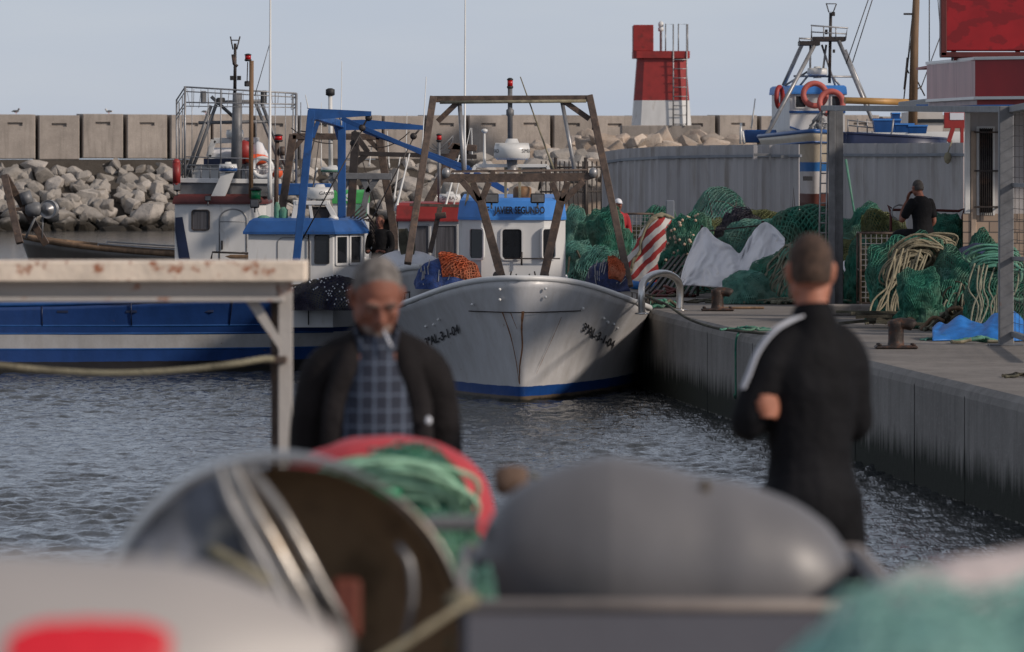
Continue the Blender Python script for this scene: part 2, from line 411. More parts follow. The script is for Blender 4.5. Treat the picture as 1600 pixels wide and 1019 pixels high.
me.update(calc_edges=True); me.validate()
mw, nt, b = nodes('harbour_water'); me.materials.append(mw)
b.inputs['Base Color'].default_value = (.034, .038, .042, 1); b.inputs['Roughness'].default_value = .07; b.inputs['IOR'].default_value = 1.33
cc = coords(nt, (1, 1.6, 1)); bp = N(nt, 'ShaderNodeBump', Strength=.4, Distance=.02)
nt.links.new(noi(nt, cc, 7, 6, .6), bp.inputs['Height'])
c2 = coords(nt, (4.6, 1.25, 1)); bp2 = N(nt, 'ShaderNodeBump', Strength=1.0, Distance=.075); nt.links.new(noi(nt, c2, 1.0, 3, .6), bp2.inputs['Height']); nt.links.new(bp.outputs[0], bp2.inputs['Normal']); nt.links.new(bp2.outputs[0], b.inputs['Normal'])
wo = bpy.data.objects.new('water', me); COL.objects.link(wo); wo['kind'] = 'structure'

# ---------------------------------------------------------------- quay, pier
def EX(D): return 6.0 - .1045 * (D - 60)
mb = MB(); edge = [(EX(D), D) for D in (14, 50, 59.2, 59.35, 70, 82, 92, 105, 122)]
edge = edge[:3] + [(EX(59.35) - .0, 59.35)] + edge[4:]
back = [(1.2, 132), (5.5, 160), (9, 230), (140, 230), (140, 14)]
prof = [(-.0, -1.5), (0, Q - .16), (.03, Q - .07), (.12, Q)]     # rounded coping
rings = []
for off, z in prof: rings.append([V((x + off, y, z)) for x, y in edge])
mb.grid(rings, 0, False)
top = [V((x + .12, y, Q)) for x, y in edge] + [V((x, y, Q)) for x, y in back]
mb.add(top, [list(range(len(top)))], 1)
mb.add([V((*edge[-1], -1.5)), V((*back[0], -1.5)), V((*back[0], Q)), V((edge[-1][0] + .12, edge[-1][1], Q))], [[0, 1, 2, 3]], 0)
for a, bq in zip(back[:2], back[1:3]): mb.add([V((*a, -1.5)), V((*bq, -1.5)), V((*bq, Q)), V((*a, Q))], [[0, 1, 2, 3]], 0)
qy = mb.build('quay', [m['quaywall'], m['concrete']]); qy['kind'] = 'structure'
mb = MB()   # vertical joints and a kerb slab line
for D in (57.5, 63.6, 67, 71.5, 76.5, 81, 86):
    mb.box((EX(D) - .004, D, .62), (.006, .012, 1.5), 0, .001)
jo = mb.build('quay_joints', m['basedark']); jo['kind'] = 'structure'
mb = MB()
px0 = [(-6, 2), (9, 2), (9, 17.6), (-.9, 17.6), (-.9, 23.6), (-6, 23.6)]
mb.prism([V((x, y, -1)) for x, y in px0], (0, 0, PIER + 1)); pr = mb.build('pier', m['concrete']); pr['kind'] = 'structure'

# ---------------------------------------------------------------- breakwater
a14 = R(14); wd = V((math.cos(a14), math.sin(a14), 0)); wn = V((math.sin(a14), -math.cos(a14), 0)); W0 = V((-30.5, 285, 0))
def WP(t, n, z): return W0 + wd * t + wn * n + V((0, 0, z))
mb = MB(); mb.prism([WP(-20, -14, -2), WP(-20, -14, 3.8), WP(-20, 1.5, 3.8), WP(-20, 9.3, -.9), WP(-20, 9.3, -2)], wd * 110)
bw = mb.build('breakwater_mound', mat_rock('rubble_core', (.07, .06, .05, 1), (.1, .09, .08, 1))); bw['kind'] = 'structure'
def block_mesh():
    mb = MB(); w, d, h, bz = 1.14, 1.2, 2.5, .05
    o = [(-w + bz, bz), (w - bz, bz), (w - bz, h - bz), (-w + bz, h - bz)]; i = [(-.42, h - .66), (.42, h - .66), (.42, h - .46), (-.42, h - .46)]
    vs = [(x, -d, z) for x, z in o] + [(x, -d, z) for x, z in i] + [(x * .96, -d + .16, z) for x, z in i]
    mb.add(vs, [[a, (a + 1) % 4, 4 + (a + 1) % 4, 4 + a] for a in range(4)] + [[4 + a, 4 + (a + 1) % 4, 8 + (a + 1) % 4, 8 + a] for a in range(4)] + [[8, 9, 10, 11]])
    r1 = [V((x * w, y * (d - bz), 0)) for x, y in ((-1, -1), (1, -1), (1, 1), (-1, 1))]
    A = [V(v) for v in vs[:4]]; B = [V((-w, -d + bz, 0)), V((w, -d + bz, 0)), V((w, -d + bz, h - bz * .5)), V((-w, -d + bz, h - bz * .5))]
    mb.add(A + B, [[a, (a + 1) % 4, 4 + (a + 1) % 4, 4 + a] for a in range(4)])
    mb.add([B[0], B[3], V((-w, d, h)), V((-w, d, 0)), B[1], B[2], V((w, d, h)), V((w, d, 0))], [[0, 1, 2, 3], [4, 7, 6, 5], [1, 5, 6, 2], [3, 2, 6, 7]])
    return mb
bmx = block_mesh().mesh('breakwater_block', m['blockcon'], V((0, 0, 0)))
for k in range(37):
    t = -2.2 + k * 2.46
    o = bpy.data.objects.new('breakwater_block', bmx); COL.objects.link(o)
    o.location = WP(t, -.05 + .12 * random.uniform(-1, 1), 3.86 + .05 * random.uniform(-1, 1)); o.rotation_euler = (0, 0, a14 + R(random.uniform(-1.2, 1.6)))
    if o.location.x / o.location.y * F + 800 > 1540: bpy.data.objects.remove(o); continue
    tag(o, 'square grey concrete block with a lifting slot in the breakwater wall', 'concrete block', 'concrete blocks along the top of the breakwater')
def boulder(seed, sx, sy, sz, npt=20):
    rg = random.Random(seed); bm = bmesh.new()
    for k in range(npt):
        v = V((rg.gauss(0, 1), rg.gauss(0, 1), rg.gauss(0, 1))).normalized() * rg.uniform(.85, 1.05); bm.verts.new((v.x * sx, v.y * sy, v.z * sz))
    bmesh.ops.convex_hull(bm, input=bm.verts)
    for v in [v for v in bm.verts if not v.link_faces]: bm.verts.remove(v)
    bmesh.ops.dissolve_limit(bm, angle_limit=R(20), verts=bm.verts, edges=bm.edges)
    bmesh.ops.bevel(bm, geom=bm.edges[:], offset=.05 * min(sx, sy, sz) * 2, segments=2, profile=.6, affect='EDGES')
    bmesh.ops.triangulate(bm, faces=bm.faces)
    bmesh.ops.subdivide_edges(bm, edges=[e for e in bm.edges if e.calc_length() > .3 * sx], cuts=1)
    for v in bm.verts:
        n = noise.noise(v.co * 1.6 + V((seed, 0, 0))); v.co += v.co.normalized() * n * .07
    bmesh.ops.recalc_face_normals(bm, faces=bm.faces)
    me = bpy.data.meshes.new('boulder'); bm.to_mesh(me); bm.free(); me.shade_smooth()
    try: me.set_sharp_from_angle(angle=R(28))
    except Exception: pass
    return me
BM = [boulder(s, 1.0, .8, .72, 15 + s % 3 * 4) for s in range(11)]
for b_ in BM: b_.materials.append(m['rock'])
def put_boulder(p, size, me, label, group):
    px_ = 800 + p.x / p.y * F; py_ = Y0 + (H - p.z) / p.y * F
    if (px_ > 960 and py_ > 250) or (270 < px_ < 430 and py_ > 300) or (715 < px_ < 885 and py_ > 330) or (px_ > 600 and py_ > 345) or px_ < -40 or px_ > 1165: return None
    o = bpy.data.objects.new('boulder', me); COL.objects.link(o); o.location = p
    o.scale = (size * random.uniform(.85, 1.25), size, size * random.uniform(.8, 1.05)); o.rotation_euler = (random.uniform(-.5, .5), random.uniform(-.6, .6), random.uniform(0, 6.28))
    return tag(o, label, 'boulder', group)
random.seed(21)
nrow = 8
for r_ in range(nrow):
    f_ = r_ / (nrow - 1); t = -5 + (r_ % 2) * .7
    while t < 47:
        n = 1.9 + f_ * 8.2; z = 3.2 - f_ * 3.7; sz = random.uniform(.6, 1.3) * (1 - .15 * (1 - f_))
        put_boulder(WP(t, n + random.uniform(-.3, .3), z + random.uniform(-.18, .22)), sz, random.choice(BM), 'angular pale limestone boulder in the breakwater slope', 'limestone boulders of the breakwater slope')
        t += sz * random.uniform(1.35, 1.7)
BM2 = [me.copy() for me in BM[:5]]
for b_ in BM2: b_.materials.clear(); b_.materials.append(m['rock2'])
for k in range(85):
    px = random.uniform(835, 1150); row = k % 4; D = (272, 268, 264, 260)[row]
    top = (214, 224, 238, 256)[row] + random.uniform(-4, 5) + (10 if px < 880 else 0)
    o = put_boulder(P(px, top + 13, D), random.uniform(.7, 1.2), random.choice(BM2), 'ochre stained boulder heaped in front of the red and white tower', 'ochre boulders by the harbour light')
    if o: o.scale.x *= 1.4
for k in range(30):
    px = random.uniform(700, 950); row = k % 5
    put_boulder(P(px, 250 + row * 15, 262 - row * 5), random.uniform(.8, 1.1), random.choice(BM), 'angular pale limestone boulder in the breakwater slope', 'limestone boulders of the breakwater slope')
mb = MB(); mb.prism([P(835, 235, 268), P(1160, 235, 268), P(1160, 420, 262), P(700, 420, 262), P(700, 262, 266)], (0, 12, -.1)); o = mb.build('rubble_ground', m['rock2']); o['kind'] = 'structure'
mb = MB(); rg = random.Random(77)
SM = [boulder(s, 1.0, .8, .72, 13) for s in range(50, 54)]; SV = [([v.co.copy() for v in q.vertices], [list(p.vertices) for p in q.polygons]) for q in SM]
for k in range(620):
    f_ = rg.random(); t = rg.uniform(-6, 47); c = WP(t, 1.9 + f_ * 8, 3.4 - f_ * 3.6); s_ = rg.uniform(.3, .75); vv_, ff_ = SV[k % 4]
    mt_ = Matrix.Rotation(rg.uniform(0, 6), 3, 'X') @ Matrix.Rotation(rg.uniform(0, 6), 3, 'Z') @ Matrix.Scale(s_, 3); mb.add([c + mt_ @ v for v in vv_], ff_)
tag(mb.build('small_rubble', m['rock']), 'smaller rubble filling the gaps between the breakwater boulders', 'rubble', kind='stuff')
# gulls
for i, (px, sgn, lb) in enumerate(((27, 1, 'small dark gull perched on the leftmost concrete block'), (168, -1, 'small pale gull on the wall above the third block'), (317, 1, 'small pale gull on the wall behind the wire cage mast'))):
    t = (PZ(px, 287, 0).x - W0.x) / wd.x; b0 = WP(t, .4, 6.37); mb = MB()
    g = thing('gull', lb, 'bird', b0); g.scale = (.75,) * 3
    mb.ball(b0 + V((0, 0, .2)), .13, 12, 0, (1.7 * 1, .7, .75)); mb.ball(b0 + V((.2 * sgn, 0, .36)), .075, 10); mb.tube([b0 + V((.14 * sgn, 0, .24)), b0 + V((.2 * sgn, 0, .36))], [.07, .05], 8)
    mb.tube([b0 + V((-.12 * sgn, 0, .2)), b0 + V((-.36 * sgn, 0, .17))], [.07, .015], 6)
    mb.build('body', m['white'] if i else m['grey'], g)
    mb = MB(); mb.tube([b0 + V((.25 * sgn, 0, .36)), b0 + V((.35 * sgn, 0, .34))], [.02, .004], 6); mb.build('beak', m['orange'], g)
    mb = MB(); mb.tube([b0 + V((0, -.04, 0)), b0 + V((0, -.04, .14))], .012, 5); mb.tube([b0 + V((.05, .04, 0)), b0 + V((.03, .04, .14))], .012, 5); mb.build('legs', m['orange'], g)
    for s in (-1, 1):
        mb = MB(); mb.ball(b0 + V((-.08 * sgn, .085 * s, .23)), .1, 10, 0, (1.9, .3, .6)); mb.build('wing', m['grey'], g)

# ---------------------------------------------------------------- harbour light
D = 284
L0 = P(1034, 196, D); s_ = D / F
lt = thing('harbour_light', 'red and white tapering harbour light tower with ladder beyond the fence', 'light tower', L0)
def octo(cx, w, y0, z, ch=.28, dep=None):
    d = dep or w; c = w * ch
    return [V((cx + x, y0 + y, z)) for x, y in ((-w + c, -d), (w - c, -d), (w, -d + c), (w, d - c), (w - c, d), (-w + c, d), (-w, d - c), (-w, -d + c))]
zz = lambda y: P(0, y, D).z
X_ = lambda p: P(p, 0, D).x
cx = (X_(988) + X_(1080)) / 2
def wat(y): return ((X_(1080) - X_(988)) * (196 - y - 0) * 0 + (92 - 16 * (196 - y) / 106) * s_) / 2
mb = MB(); mb.loft([octo(cx, wat(196), D + 1, zz(196)), octo(cx, wat(157), D + 1, zz(157))], sm=False); mb.build('white_base', m['white'], lt)
mb = MB(); mb.loft([octo(cx, wat(157), D + 1, zz(157)), octo(cx, wat(91), D + 1, zz(91))], sm=False); mb.build('red_shaft', m['redpaint'], lt)
mb = MB(); gw = (1077.5 - 989) * s_ / 2; gx = (X_(989) + X_(1077.5)) / 2; mb.loft([octo(gx, gw, D + 1, zz(91), .12), octo(gx, gw, D + 1, zz(80), .12)], sm=False); mb.build('gallery', m['redpaint'], lt)
mb = MB(); mb.box(((X_(989.3) + X_(1021)) / 2, D + 1, (zz(80) + zz(39)) / 2), (X_(1021) - X_(989.3), 2.4, zz(39) - zz(80)), 0, .03); mb.build('upper_wall', m['redpaint'], lt)
mb = MB(); mb.lathe(V((X_(1033), D + .4, zz(80))), [(.07, 0), (.07, 1.1), (.16, 1.12), (.16, 1.3), (.1, 1.34), (.15, 1.4), (.15, 1.58), (.05, 1.68)], n=12); mb.build('lantern', m['white'], lt)
mb = MB()
for p in (1052, 1073): mb.tube([P(p, 38, D - .5), P(p, 196, D - .8)], .045, 6)
y = 194
while y > 84: mb.tube([P(1052, y, D - .75), P(1073, y, D - .75)], .03, 6); y -= 14.4
mb.build('ladder', m['galv'], lt)
mb = MB()
for a, b_ in ((1040, 1052), (1060, 1074.5)):
    for dd in (-.4, 1.6): mb.tube([P(a, 80, D + dd), P(a, 38, D + dd), P(b_, 38, D + dd), P(b_, 80, D + dd)], .04, 6)
    for yy in (38, 60): mb.tube([P(a, yy, D - .4), P(a, yy, D + 1.6)], .035, 6)
mb.build('gallery_rail', m['galv'], lt)
mb = MB(); mb.box(P(1032, 199, D + 1) + V((0, .6, -1.6)), (4.4, 4.6, 3.4), 0, .04); o = mb.build('tower_platform', m['blockcon']); o['kind'] = 'structure'
# ---------------------------------------------------------------- boats
def hull_fn(bow, ang, L, B, zs, pd=1.6, ld=4.0, pw=1.25, lw=6.0, wlf=.92, rake=.5, zk=-.7, tst=.8):
    """bow: stem foot on the water (x, y); ang: direction the boat points (from stern to bow) as an angle; zs(s): sheer height s metres aft"""
    ax = V((math.cos(ang), math.sin(ang), 0)); pp = V((-ax.y, ax.x, 0)); b0 = V((bow[0], bow[1], 0))
    def half(s, vz):
        e = lambda u, p: (max(0, 1 - (1 - min(u, 1)) ** p)) ** (1 / p)
        d = e(s / ld, pd); w_ = (1 - (1 - min(s / lw, 1)) ** pw) ** (1 / pw) * wlf
        st = 1 - .12 * max(0, (s / L - tst) / (1 - tst)) ** 2
        return B / 2 * st * (w_ + (d - w_) * vz ** 1.6)
    def pt(s, v, side):
        zt = zs(s); z = zk + (zt - zk) * v; vz = max(0, z) / zt
        h = half(s, vz)
        if z < 0: h *= max(0, 1 - (z / zk) ** 2) ** .6
        fwd = rake * vz * (1 - min(s / 4, 1))
        return b0 - ax * (s - fwd) + pp * (side * h) + V((0, 0, z))
    return pt
SS = [0, .03, .08, .16, .28, .45, .7, 1, 1.4, 1.9, 2.5, 3.2, 4, 5, 6.2, 7.5, 9, 10.5, 12, 14, 16, 18]
def hull(parent, pt, L, mat, zs, nv=14, rail='white', railr=.07, deck='grey', deckdrop=.55):
    S = [s for s in SS if s < L] + [L]; vv = [0, .08, .16, .25] + [.3 + .7 * i / nv for i in range(nv + 1)]; mb = MB()
    for sd in (-1, 1): mb.grid([[pt(s, v, sd) for v in vv] for s in S])
    mb.add([pt(L, v, -1) for v in vv] + [pt(L, v, 1) for v in vv[::-1]], [list(range(2 * len(vv)))])
    h = mb.build('hull', mat, parent, .05)
    mb = MB(); dn = [V((0, 0, -deckdrop))] * 1
    vd = lambda s: (zs(s) - deckdrop + .7) / (zs(s) + .7)
    mb.grid([[pt(s, vd(s), -1) * .97 + pt(s, vd(s), 1) * .03, pt(s, vd(s), 1) * .97 + pt(s, vd(s), -1) * .03] for s in S[4:]], 0, False); mb.build('deck', m[deck], parent)
    mb = MB()
    line = [pt(s, 1, -1) for s in S[::-1]] + [pt(s, 1, 1) for s in S[1:]]
    mb.tube([p + V((0, 0, .02)) for p in smooth(line, 3)], railr, 8); mb.build('rub_rail', m[rail], parent)
    return h
def mat_hull(name, base, bands, zax=2, dirt=True, stain=None, rough=.35):
    """bands: list of (z, colour above this height) painted in world height"""
    mm, nt, b = nodes(name); co = coords(nt); g = nt.nodes.new('ShaderNodeNewGeometry')
    sx = nt.nodes.new('ShaderNodeSeparateXYZ'); nt.links.new(g.outputs['Position'], sx.inputs[0])
    nz = noi(nt, co, 3, 3); ad = N(nt, 'ShaderNodeMath', operation='MULTIPLY_ADD'); nt.links.new(nz, ad.inputs[0]); ad.inputs[1].default_value = .03; nt.links.new(sx.outputs['Z'], ad.inputs[2])
    o = base
    for z, c in bands: o = mixc(nt, ramp(nt, ad.outputs[0], z + .012, z + .022), o, c)
    st = coords(nt, (1.2, 1.2, .35))
    o2 = mixc(nt, ramp(nt, noi(nt, st, 2.2, 6, .7), .4, .75), (1, 1, 1, 1), (.76, .735, .7, 1)); o = mixc(nt, 1.0, o, o2, 'MULTIPLY')
    o = mixc(nt, ramp(nt, noi(nt, co, 4.5, 5, .72), .68, .72), o, stain or c8(116, 84, 62))
    wl = N(nt, 'ShaderNodeMath', operation='MULTIPLY_ADD'); nt.links.new(noi(nt, co, 2.5, 5, .7), wl.inputs[0]); wl.inputs[1].default_value = -.16; nt.links.new(sx.outputs['Z'], wl.inputs[2])
    o = mixc(nt, ramp(nt, wl.outputs[0], .03, .0), o, (.02, .018, .014, 1))
    nt.links.new(o, b.inputs['Base Color']); b.inputs['Roughness'].default_value = rough
    bp = N(nt, 'ShaderNodeBump', Strength=.25, Distance=.05); nt.links.new(noi(nt, co, 1.6, 4, .6), bp.inputs['Height']); nt.links.new(bp.outputs[0], b.inputs['Normal'])
    return mm
X0, XR = V((1, 0, 0)), V((0, 1, 0)); UZ = V((0, 0, 1))
def radar(parent, c, r, h, txts=(), mat='gelcoat', band=None, ped=.25):
    mb = MB(); mb.lathe(c, [(r * .82, 0), (r, h * .12), (r, h * .5), (r * .93, h * .82), (r * .72, h * .102), (r * .3, h * 1.02)], n=28)
    o = mb.build('radar_dome', m[mat], parent)
    if band:
        mb = MB(); mb.lathe(c + V((0, 0, h * .1)), [(r * 1.005, 0), (r * 1.01, h * .3)], n=28); mb.build('band', m[band], o)
    for tx, a0, sz in txts:      # lettering wrapped round the dome
        lettering(o, tx, lambda x, y: V(c) + V((math.sin(a0 + x / r), -math.cos(a0 + x / r), 0)) * (r * 1.012) + V((0, 0, h * .42 + y)), sz)
    mb = MB(); mb.lathe(V(c) - V((0, 0, ped)), [(r * .45, 0), (r * .3, .04), (r * .3, ped)], n=12); mb.build('radar_foot', m['galv'], parent)
    return o
def lamp(parent, p, mat='redlamp', r=.07, h=.17):
    mb = MB(); mb.lathe(p, [(r * .7, 0), (r, .02), (r, h * .25)], n=12); b_ = mb.build('lamp', m['black'], parent)
    mb = MB(); mb.lathe(V(p) + V((0, 0, h * .25)), [(r * .85, 0), (r * .85, h * .55)], n=12); mb.build('lens', m[mat], b_)
    mb = MB(); mb.lathe(V(p) + V((0, 0, h * .8)), [(r, 0), (r, h * .1), (r * .4, h * .22)], n=12); mb.build('cap', m['black'], b_)
def flood(parent, p, wd_=.26, hh=.18):
    mb = MB(); mb.box(p, (wd_, .14, hh), 0, .02); o = mb.build('floodlight', m['black'], parent)
    mb = MB(); mb.box(V(p) + V((0, -.075, 0)), (wd_ * .82, .012, hh * .74), 0, .003); mb.build('glass', m['grey'], o)
    mb = MB(); mb.tube([V(p) - V((0, 0, hh / 2)), V(p) - V((0, 0, hh / 2 + .1))], .02, 6); mb.build('bracket', m['grey'], o)
def line(mb, a, b, r=.012, sag=0, n=5, mi=0):
    a, b = V(a), V(b)
    if not sag: return mb.tube([a, b], r, n, mi)
    return mb.tube([a.lerp(b, t / 8) - V((0, 0, sag * 4 * (t / 8) * (1 - t / 8))) for t in range(9)], r, n, mi)
def whip(parent, a, b, r=.02, mat='gelcoat', name='antenna'):
    a, b = V(a), V(b); mb = MB(); mb.tube([a, a.lerp(b, .12), a.lerp(b, .13), b], [r * 1.6, r * 1.5, r, r * .55], 7); return mb.build(name, m[mat], parent)

# ======== main boat, bow to the camera
zsM = lambda s: 1.46 + .72 * math.exp(-(s / 2.3) ** 1.5)
bt = thing('fishing_boat', 'white boat moored bow on beside the quay, light blue cabin roof, brown steel gantry', 'fishing boat', (.17, 89, 0), 'fishing boats in the harbour')
ptM = hull_fn((.17, 89), R(-90), 11, 4.66, zsM, 1.62, 4.0, 1.3, 6.2, .93, .35)
mh = mat_hull('white_bow_paint', c8(96, 84, 72), [(.14, c8(24, 66, 130)), (.31, (.52, .52, .535, 1))])
# boot top sweeps down away from the stem: height threshold depends on the distance aft
g_ = mh.node_tree
hull(bt, ptM, 11, mh, zsM, rail='white', railr=.055)
mb = MB()
for sd in (-1, 1):
    for k in range(16):
        s = 3 + k * .5; mb.tube([ptM(s, 1, sd), ptM(s, 1, sd) + V((0, 0, .2))], .014, 5)
    mb.tube([ptM(3 + k * .5, 1, sd) + V((0, 0, .2)) for k in range(16)], .02, 6); mb.build('bulwark_rail', m['darksteel'], bt); mb = MB()
def projM(X, z):
    """point on the bow at lateral position X, height z"""
    sd = -1 if X < .17 else 1; best = None; lo, hi = 0.0, 6.0
    def xs(s):
        zt = zsM(s); v = (z + .7) / (zt + .7); return ptM(s, min(v, 1), sd)
    flip = 1 if (xs(3).x - .17) * (X - .17) > 0 else -1
    sd *= flip
    for _ in range(34):
        mid = (lo + hi) / 2
        if abs(xs(mid).x - .17) < abs(X - .17): lo = mid
        else: hi = mid
    p = xs(lo); return V((X, p.y - .11, z))
def regtext(px, py, ang, tx):
    c = P(px, py, 90.4); ca, sa = math.cos(R(ang)), math.sin(R(ang))
    return lettering(bt, tx, lambda x, y: projM(c.x + x * ca - y * sa * .25, c.z + x * sa + y), .23, shear=.35 * (1 if ang < 0 else -.4) , font_scale_x=.62, bold=.006, name='registration_lettering')
regtext(935, 526, -34, '3ªAL-3-1-04'); regtext(690, 527, 27, '3ªAL-3-1-04')
def stain(pts, wdt, D=89.5):
    Q_ = [V(P(x, y, D)) for x, y in pts]; q = smooth(Q_, 4); rows = []
    for i, p in enumerate(q):
        w_ = wdt * (1 - .7 * i / len(q)) * (.7 + .6 * random.random()); rows.append([projM(p.x - w_, p.z), projM(p.x + w_, p.z)])
    mb = MB(); mb.grid(rows, 0, False); return mb.build('rust_streak', m['rust'], bt)
stain([(817, 484), (815, 510), (816, 540), (812, 570), (812, 598)], .022)
stain([(785, 486), (797, 520), (806, 560), (811, 596)], .012); stain([(798, 487), (803, 500), (808, 512)], .008)
stain([(877, 495), (862, 530), (848, 560), (838, 582)], .005)
mb = MB(); mb.grid([[projM(P(x, 0, 89.5).x, P(0, 486, 89.5).z + d) for d in (-.01, .01)] for x in range(732, 912, 8)], 0, False); mb.build('plate_seam', m['darksteel'], bt)
mb = MB()
for x, y in ((781, 450), (781, 466), (852, 449), (852, 462), (738, 475), (684, 502), (676, 511), (663, 515), (945, 500), (952, 507), (962, 511), (968, 518), (911, 482)):
    p = P(x, y, 89.7); q = projM(p.x, p.z); mb.ball(q, .028, 8)
mb.each('hull_bolt', m['gelcoat'], bt)
# cabin
Dc = 93
plan = [(P(717, 0, 94).x, 101.6), (P(717, 0, 94).x, 93.5), (P(752, 0, Dc).x, Dc), (P(850, 0, Dc).x, Dc), (P(883, 0, 94).x, 93.5), (P(883, 0, 94).x, 101.6)]
z1 = P(0, 343, Dc).z
house(bt, plan, 1.35, z1 + .04, m['white'])
brow(bt, plan, z1 - .01, P(0, 314, Dc).z, .05, -.05, m['skyblue'])
def nrm_uv(a, b):
    d = (V((b[0], b[1], 0)) - V((a[0], a[1], 0))).normalized(); return d
for (a, b_), pxc in (((plan[1], plan[2]), 748), ((plan[2], plan[3]), 800), ((plan[3], plan[4]), 853)):
    pass
wz = P(0, 381, Dc).z
u = X0
window(bt, V((P(800, 0, Dc).x, Dc, wz)), u, UZ, .42, .6, .09, .035, bars=0)
def facet_window(a, b, px, w_, h):
    d = V((b[0] - a[0], b[1] - a[1], 0)).normalized(); X = P(px, 0, 93.2).x
    t = (X - a[0]) / (b[0] - a[0]); c = V((X, a[1] + (b[1] - a[1]) * t, wz)); window(bt, c, d, UZ, w_, h, .09, .035)
facet_window(plan[1], plan[2], 746, .44, .6)
facet_window(plan[3], plan[4], 856, .44, .6)
zt = P(0, 329, Dc).z
lettering(bt, 'F   JAVIER SEGUNDO', lambda x, y: V((P(805.5, 0, Dc).x + x, Dc - .035 - (zt - z1) * .0 - .02, zt + y)), .175, font_scale_x=.66, bold=.006, name='boat_name_lettering')
lettering(bt, 'co', lambda x, y: V((P(776, 0, Dc).x + x, Dc - .055, zt + .04 + y)), .085, font_scale_x=.7, name='boat_name_lettering')
mb = MB(); zr = P(0, 404, Dc).z
mb.tube([V((P(788, 0, Dc).x, Dc - .1, zr)), V((P(875, 0, Dc).x, Dc - .1, zr))], .014, 6); mb.tube([V((P(815, 0, Dc).x, Dc - .1, zr - .12)), V((P(815, 0, Dc).x, Dc - .1, zr + .12))], .02, 6); mb.build('handrail', m['darksteel'], bt)
# rear gantry
D = 94; mb = MB(); wb = .13
mb.beam(P(676, 155, D), P(922, 154, D), .12, .12); mb.build('gantry_beam', m['brownsteel'], bt)
for a, b_ in (((677, 152), (637, 412)), ((921, 150), (984, 448))):
    mb = MB(); mb.beam(P(*a, D), P(*b_, 92.6), .13, .13, up=(0, 1, 0)); mb.build('gantry_leg', m['brownsteel'], bt)
mb = MB(); mb.beam(P(684, 190, D), P(715, 160, D), .1, .08, up=(0, 1, 0)); mb.beam(P(881, 158, D), P(921, 186, D), .1, .08, up=(0, 1, 0)); mb.each('gantry_brace', m['brownsteel'], bt)
mb = MB(); mb.tube([P(687, 160, D - .1), P(916, 158, D - .1)], .03, 8); mb.build('pipe', m['ropebeige'], bt)
for a, b_ in (((718, 158), (725, 268)), ((878, 158), (898, 266))):
    mb = MB(); mb.tube([P(*a, D), P(*b_, D - .6)], .04, 8); mb.build('stay_tube', m['galv'], bt)
mb = MB(); mb.tube([P(797, 222, D), P(797, 182, D), P(797, 180, D), P(797, 172, D), P(797, 170, D), P(797, 138, D)], [.05, .05, .075, .075, .045, .045], 10); mb.build('light_pole', m['grey'], bt)
lamp(bt, P(797, 139, D), 'redlamp', .06, .2)
whip(bt, P(865, 266, D), P(813, 120, D), .018, 'ropebeige'); whip(bt, P(726, 266, D + 3), P(727, -30, D + 3), .022)
whip(bt, P(757, 262, D), P(757, 205, D), .03, 'gelcoat', 'gps_aerial'); mb = MB(); mb.lathe(P(757, 208, D), [(.03, 0), (.06, .03), (.06, .06), (.02, .08)], n=10); mb.build('aerial_cap', m['gelcoat'], bt)
radar(bt, P(800, 250, 93.4), .33, .38, (('SIMRAD', R(62), .1), ('SIMRAD', R(-76), .1)), ped=.2)
mb = MB()
for a, b_ in (((743, 259), (855, 259)), ((743, 259), (735, 275)), ((855, 259), (861, 275)), ((772, 274), (852, 274))): mb.beam(P(*a, 93.4), P(*b_, 93.4), .09, .06)
mb.build('radar_frame', m['gelcoat'], bt)
mb = MB(); mb.beam(P(790, 258, 93.4), P(790, 316, 93.4), .05); mb.beam(P(812, 258, 93.4), P(812, 316, 93.4), .05); mb.beam(P(860, 276, 93.4), P(872, 322, 93.4), .05); mb.beam(P(736, 276, 93.4), P(728, 322, 93.4), .05); mb.each('roof_post', m['ropebeige'], bt)
mb = MB(); mb.lathe(P(816, 314, 94), [(.17, 0), (.17, .22), (.15, .25), (.1, .27)], n=14); mb.build('exhaust_drum', M('tan_drum', c8(140, 104, 70), .6), bt)
flood(bt, P(840, 310, 92.7)); flood(bt, P(768, 310, 92.7))
# front Y gallows
D = 90.8; mb = MB(); T = lambda x, y, d=0: P(x, y, D + d)
mb.prism([T(690, 266), T(697, 272), T(927, 270), T(931, 264), T(934, 266), T(934, 277), T(914, 283), T(715, 286), T(690, 284)], (0, .12, 0)); mb.build('gallows_beam', m['brownsteel'], bt)
mb = MB(); mb.tube([T(706, 270, .06), T(706, 268, .06), T(917, 266, .06), T(917, 270, .06)], .025, 6)
for x in (770, 857): mb.beam(T(x, 266, .06), T(x, 276, .06), .09, .09)
mb.build('gallows_rail', m['brownsteel'], bt)
for foot, fork, tops in (((787, 446), (751, 313), ((722, 283), (739, 285), (764, 285))), ((847, 444), (876, 314), ((912, 283), (887, 284), (862, 285)))):
    mb = MB(); mb.beam(T(*foot), T(*fork), .15, .12, up=(0, 1, 0)); mb.build('gallows_leg', m['brownsteel'], bt)
    mb = MB()
    for t_ in tops: mb.beam(T(fork[0], fork[1] + 4, .02), T(*t_, .02), .11, .09, up=(0, 1, 0))
    mb.build('gallows_fork', m['brownsteel'], bt)
mb = MB()
for x in (697, 927): mb.ball(T(x, 270), .08, 10, 0, (1, 1, 1.2))
mb.each('roller', m['galv'], bt)
mb = MB()
for x, s in ((805, 1), (829, -1)): mb.tube(smooth([T(x - 6 * s, 424), T(x - 7 * s, 432), T(x, 433), T(x + 2 * s, 428)], 4), .015, 6)
for x in (776, 852): mb.ball(T(x, 430), .07, 10)
mb.build('deck_hooks', m['darksteel'], bt)

